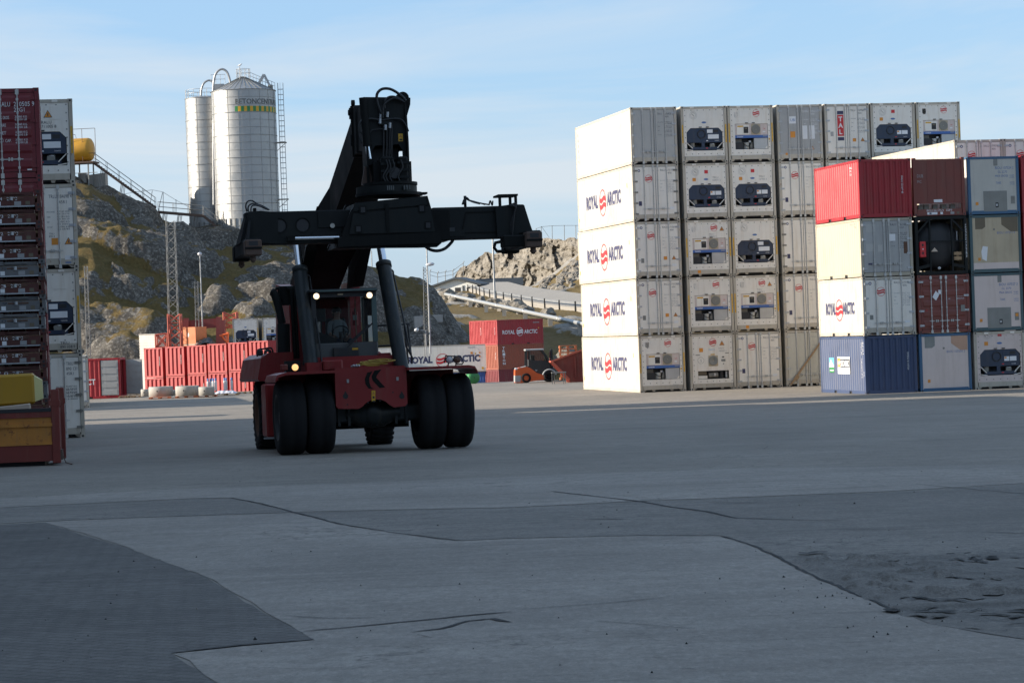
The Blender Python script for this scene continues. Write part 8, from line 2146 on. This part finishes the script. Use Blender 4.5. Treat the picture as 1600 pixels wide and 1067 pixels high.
for x0, x1, m_ in ((1.0 * kx, 10 * kx, 'dark'), (20 * kx, 25 * kx, 'dark'), (-22 * kx, -14 * kx, 'old_grey')):
    mb = MB(); mb.box(x0, x1, -.06, .0, -.2, 1.7, m_); mb.box(x0 - .1, x1 + .1, -.08, -.06, 1.7, 1.85, 'house_white'); mb.build('window', root)
mb = MB(); mb.box(13 * kx, 16 * kx, -.1, 0, -1, hw_, 'roof_dark'); mb.build('corner_board', root)
hb = W(780, 449, 640); hb.z = moor_z(hb.x, hb.y) - .5
root = empty('house', hb, R_(2), 'long low building with grey-blue roof and dark red front below the cliff', 'building'); kx = 640 / F_PX
mb = MB(); mb.box(-34 * kx, 36 * kx, 0, 6, -2, 1.8, 'crane_dark'); mb.build('wall', root); mb = MB(); mb.prism([(-36 * kx, 0), (38 * kx, 0), (38 * kx, 2.2), (-36 * kx, 2.2)], (0, -.4, 1.7), X_, (0, .5, .87), .2, 'roof_dark'); mb.build('roof', root)
for k in range(9): mb = MB(); x = (-31 + 7.4 * k) * kx; mb.box(x, x + .75, -.05, 0, .2, 1.4, 'dark'); mb.build('window', root)
# fence on the skyline
root = empty('fence', W(700, 436, 640), 0, 'tall wire fence with cranked posts on the skyline behind the house', 'fence'); o_ = root.location
fpq = [(672, 436, 421), (684, 437, 424), (696, 437, 422), (708, 435, 420), (724, 424, 408)]
for px, yb_, yt_ in fpq:
    mb = MB(); mb.tube([W(px, yb_ + 6, 640) - o_, W(px - .4, yt_ + 3, 640) - o_, W(px + 1.6, yt_, 640) - o_], .09, 'mast_grey', 5); mb.build('post', root)
for dy in (0, 6): mb = MB(); mb.tube([W(px, yt_ + 3 + dy, 640) - o_ for px, yb_, yt_ in fpq], .05, 'mast_grey', 4); mb.build('wire', root)
root = empty('fence', W(870, 372, 690), 0, 'thin wire fence along the top of the cliff', 'fence'); o_ = root.location
fpq = [(838, 374, 357), (846, 372, 354), (863, 371, 352.5), (882, 371, 352), (900, 371, 352), (930, 371, 351)]
for px, yb_, yt_ in fpq:
    mb = MB(); mb.tube([W(px, yb_ + 6, 690) - o_, W(px - .4, yt_, 690) - o_], .09, 'mast_grey', 5); mb.build('post', root)
mb = MB(); mb.tube([W(px, yt_ + .5, 690) - o_ for px, yb_, yt_ in fpq], .05, 'mast_grey', 4); mb.tube([W(846, 354, 690) - o_, W(858, 371, 690) - o_], .05, 'mast_grey', 4); mb.build('wire', root)
# boulders along the road bank, concrete blocks on the slope
rnd = random.Random(21)
def boulder(x, y, z, s, seed, label, group):
    mb = MB(); r2 = random.Random(seed); import bmesh as _b
    bm = _b.new(); _b.ops.create_icosphere(bm, subdivisions=3, radius=1)
    from mathutils import noise as _n
    for v in bm.verts:
        d = v.co.normalized(); f = 1 + .45 * _n.noise(d * 1.3 + Vector((seed * 3.1, 0, 0))) + .18 * _n.noise(d * 3.5 + Vector((seed, 5, 0)))
        v.co = Vector((d.x * f * s, d.y * f * s * .9, d.z * f * s * .72))
    me = bpy.data.meshes.new('boulder'); bm.to_mesh(me); bm.free(); me.materials.append(M['cliff_rock'])
    o = link('boulder', me); o.location = (x, y, z); o.rotation_euler = (0, 0, r2.uniform(0, 6)); tag(o, label, 'boulder', group)
BL = [(775, 463, 430, 1.9, 'pale pointed boulder beside the tall thin pole'), (795, 468, 415, 1.7, 'rounded pale boulder below the guard rail, left one of a pair'), (808, 469, 412, 1.9, 'rounded pale boulder below the guard rail, right one of a pair'), (750, 459, 450, 1.6, 'boulder in the row under the house'), (742, 461, 448, 1.3, 'boulder in the row under the house'), (753, 464, 440, 1.1, 'boulder in the row under the house'), (720, 456, 480, 2.0, 'boulder in the row under the house'), (705, 454, 500, 2.2, 'boulder in the row under the house'), (733, 457, 470, 1.7, 'boulder in the row under the house'), (692, 452, 520, 2.0, 'boulder in the row under the house'), (712, 459, 470, 1.3, 'boulder in the row under the house'), (822, 475, 400, 1.3, 'low flat boulder beside the guard rail'), (858, 481, 380, 1.1, 'small pale boulder beside the pipeline'), (888, 536, 279, 2.2, 'dark boulder behind the stacked pallets')]
for i, (px, py, d, s, lab) in enumerate(BL):
    x = XA(px, d); z = moor_z(x, d); boulder(x, d, z + s * .25, s, i + 3, lab, 'boulders under the house' if 'row under' in lab else None)
for i in range(46):
    px = rnd.uniform(845, 905); d = rnd.uniform(505, 560); x = XA(px, d); boulder(x, d, moor_z(x, d) + .2, rnd.uniform(.5, 1.4), i + 40, 'pale boulder in the rubble heap above the road', 'rubble boulders above the road')
for (x0, x1, y0, y1, d, lab) in ((648, 662, 494, 514, 259, 'upright concrete block left of the lattice mast on the slope'), (672, 692, 492, 499, 261, 'flat concrete slab lying right of the lamp post'), (596, 603, 496, 513, 262, 'upright concrete block seen through the reach stacker handrail'), (713, 720, 503, 511, 264, 'small concrete block lying alone on the brown slope')):
    c = terrain_at((x0 + x1) / 2, y1, 247); d = c.y; w_ = (x1 - x0) / F_PX * d; h_ = (y1 - y0) / F_PX * d
    mb = MB(); mb.bbox(-w_ / 2, w_ / 2, 0, 1.0, -.35, h_, .04, 'concrete'); o = mb.build('concrete_block'); o.location = c; o.rotation_euler = (0, 0, R_(8)); tag(o, lab, 'concrete block')
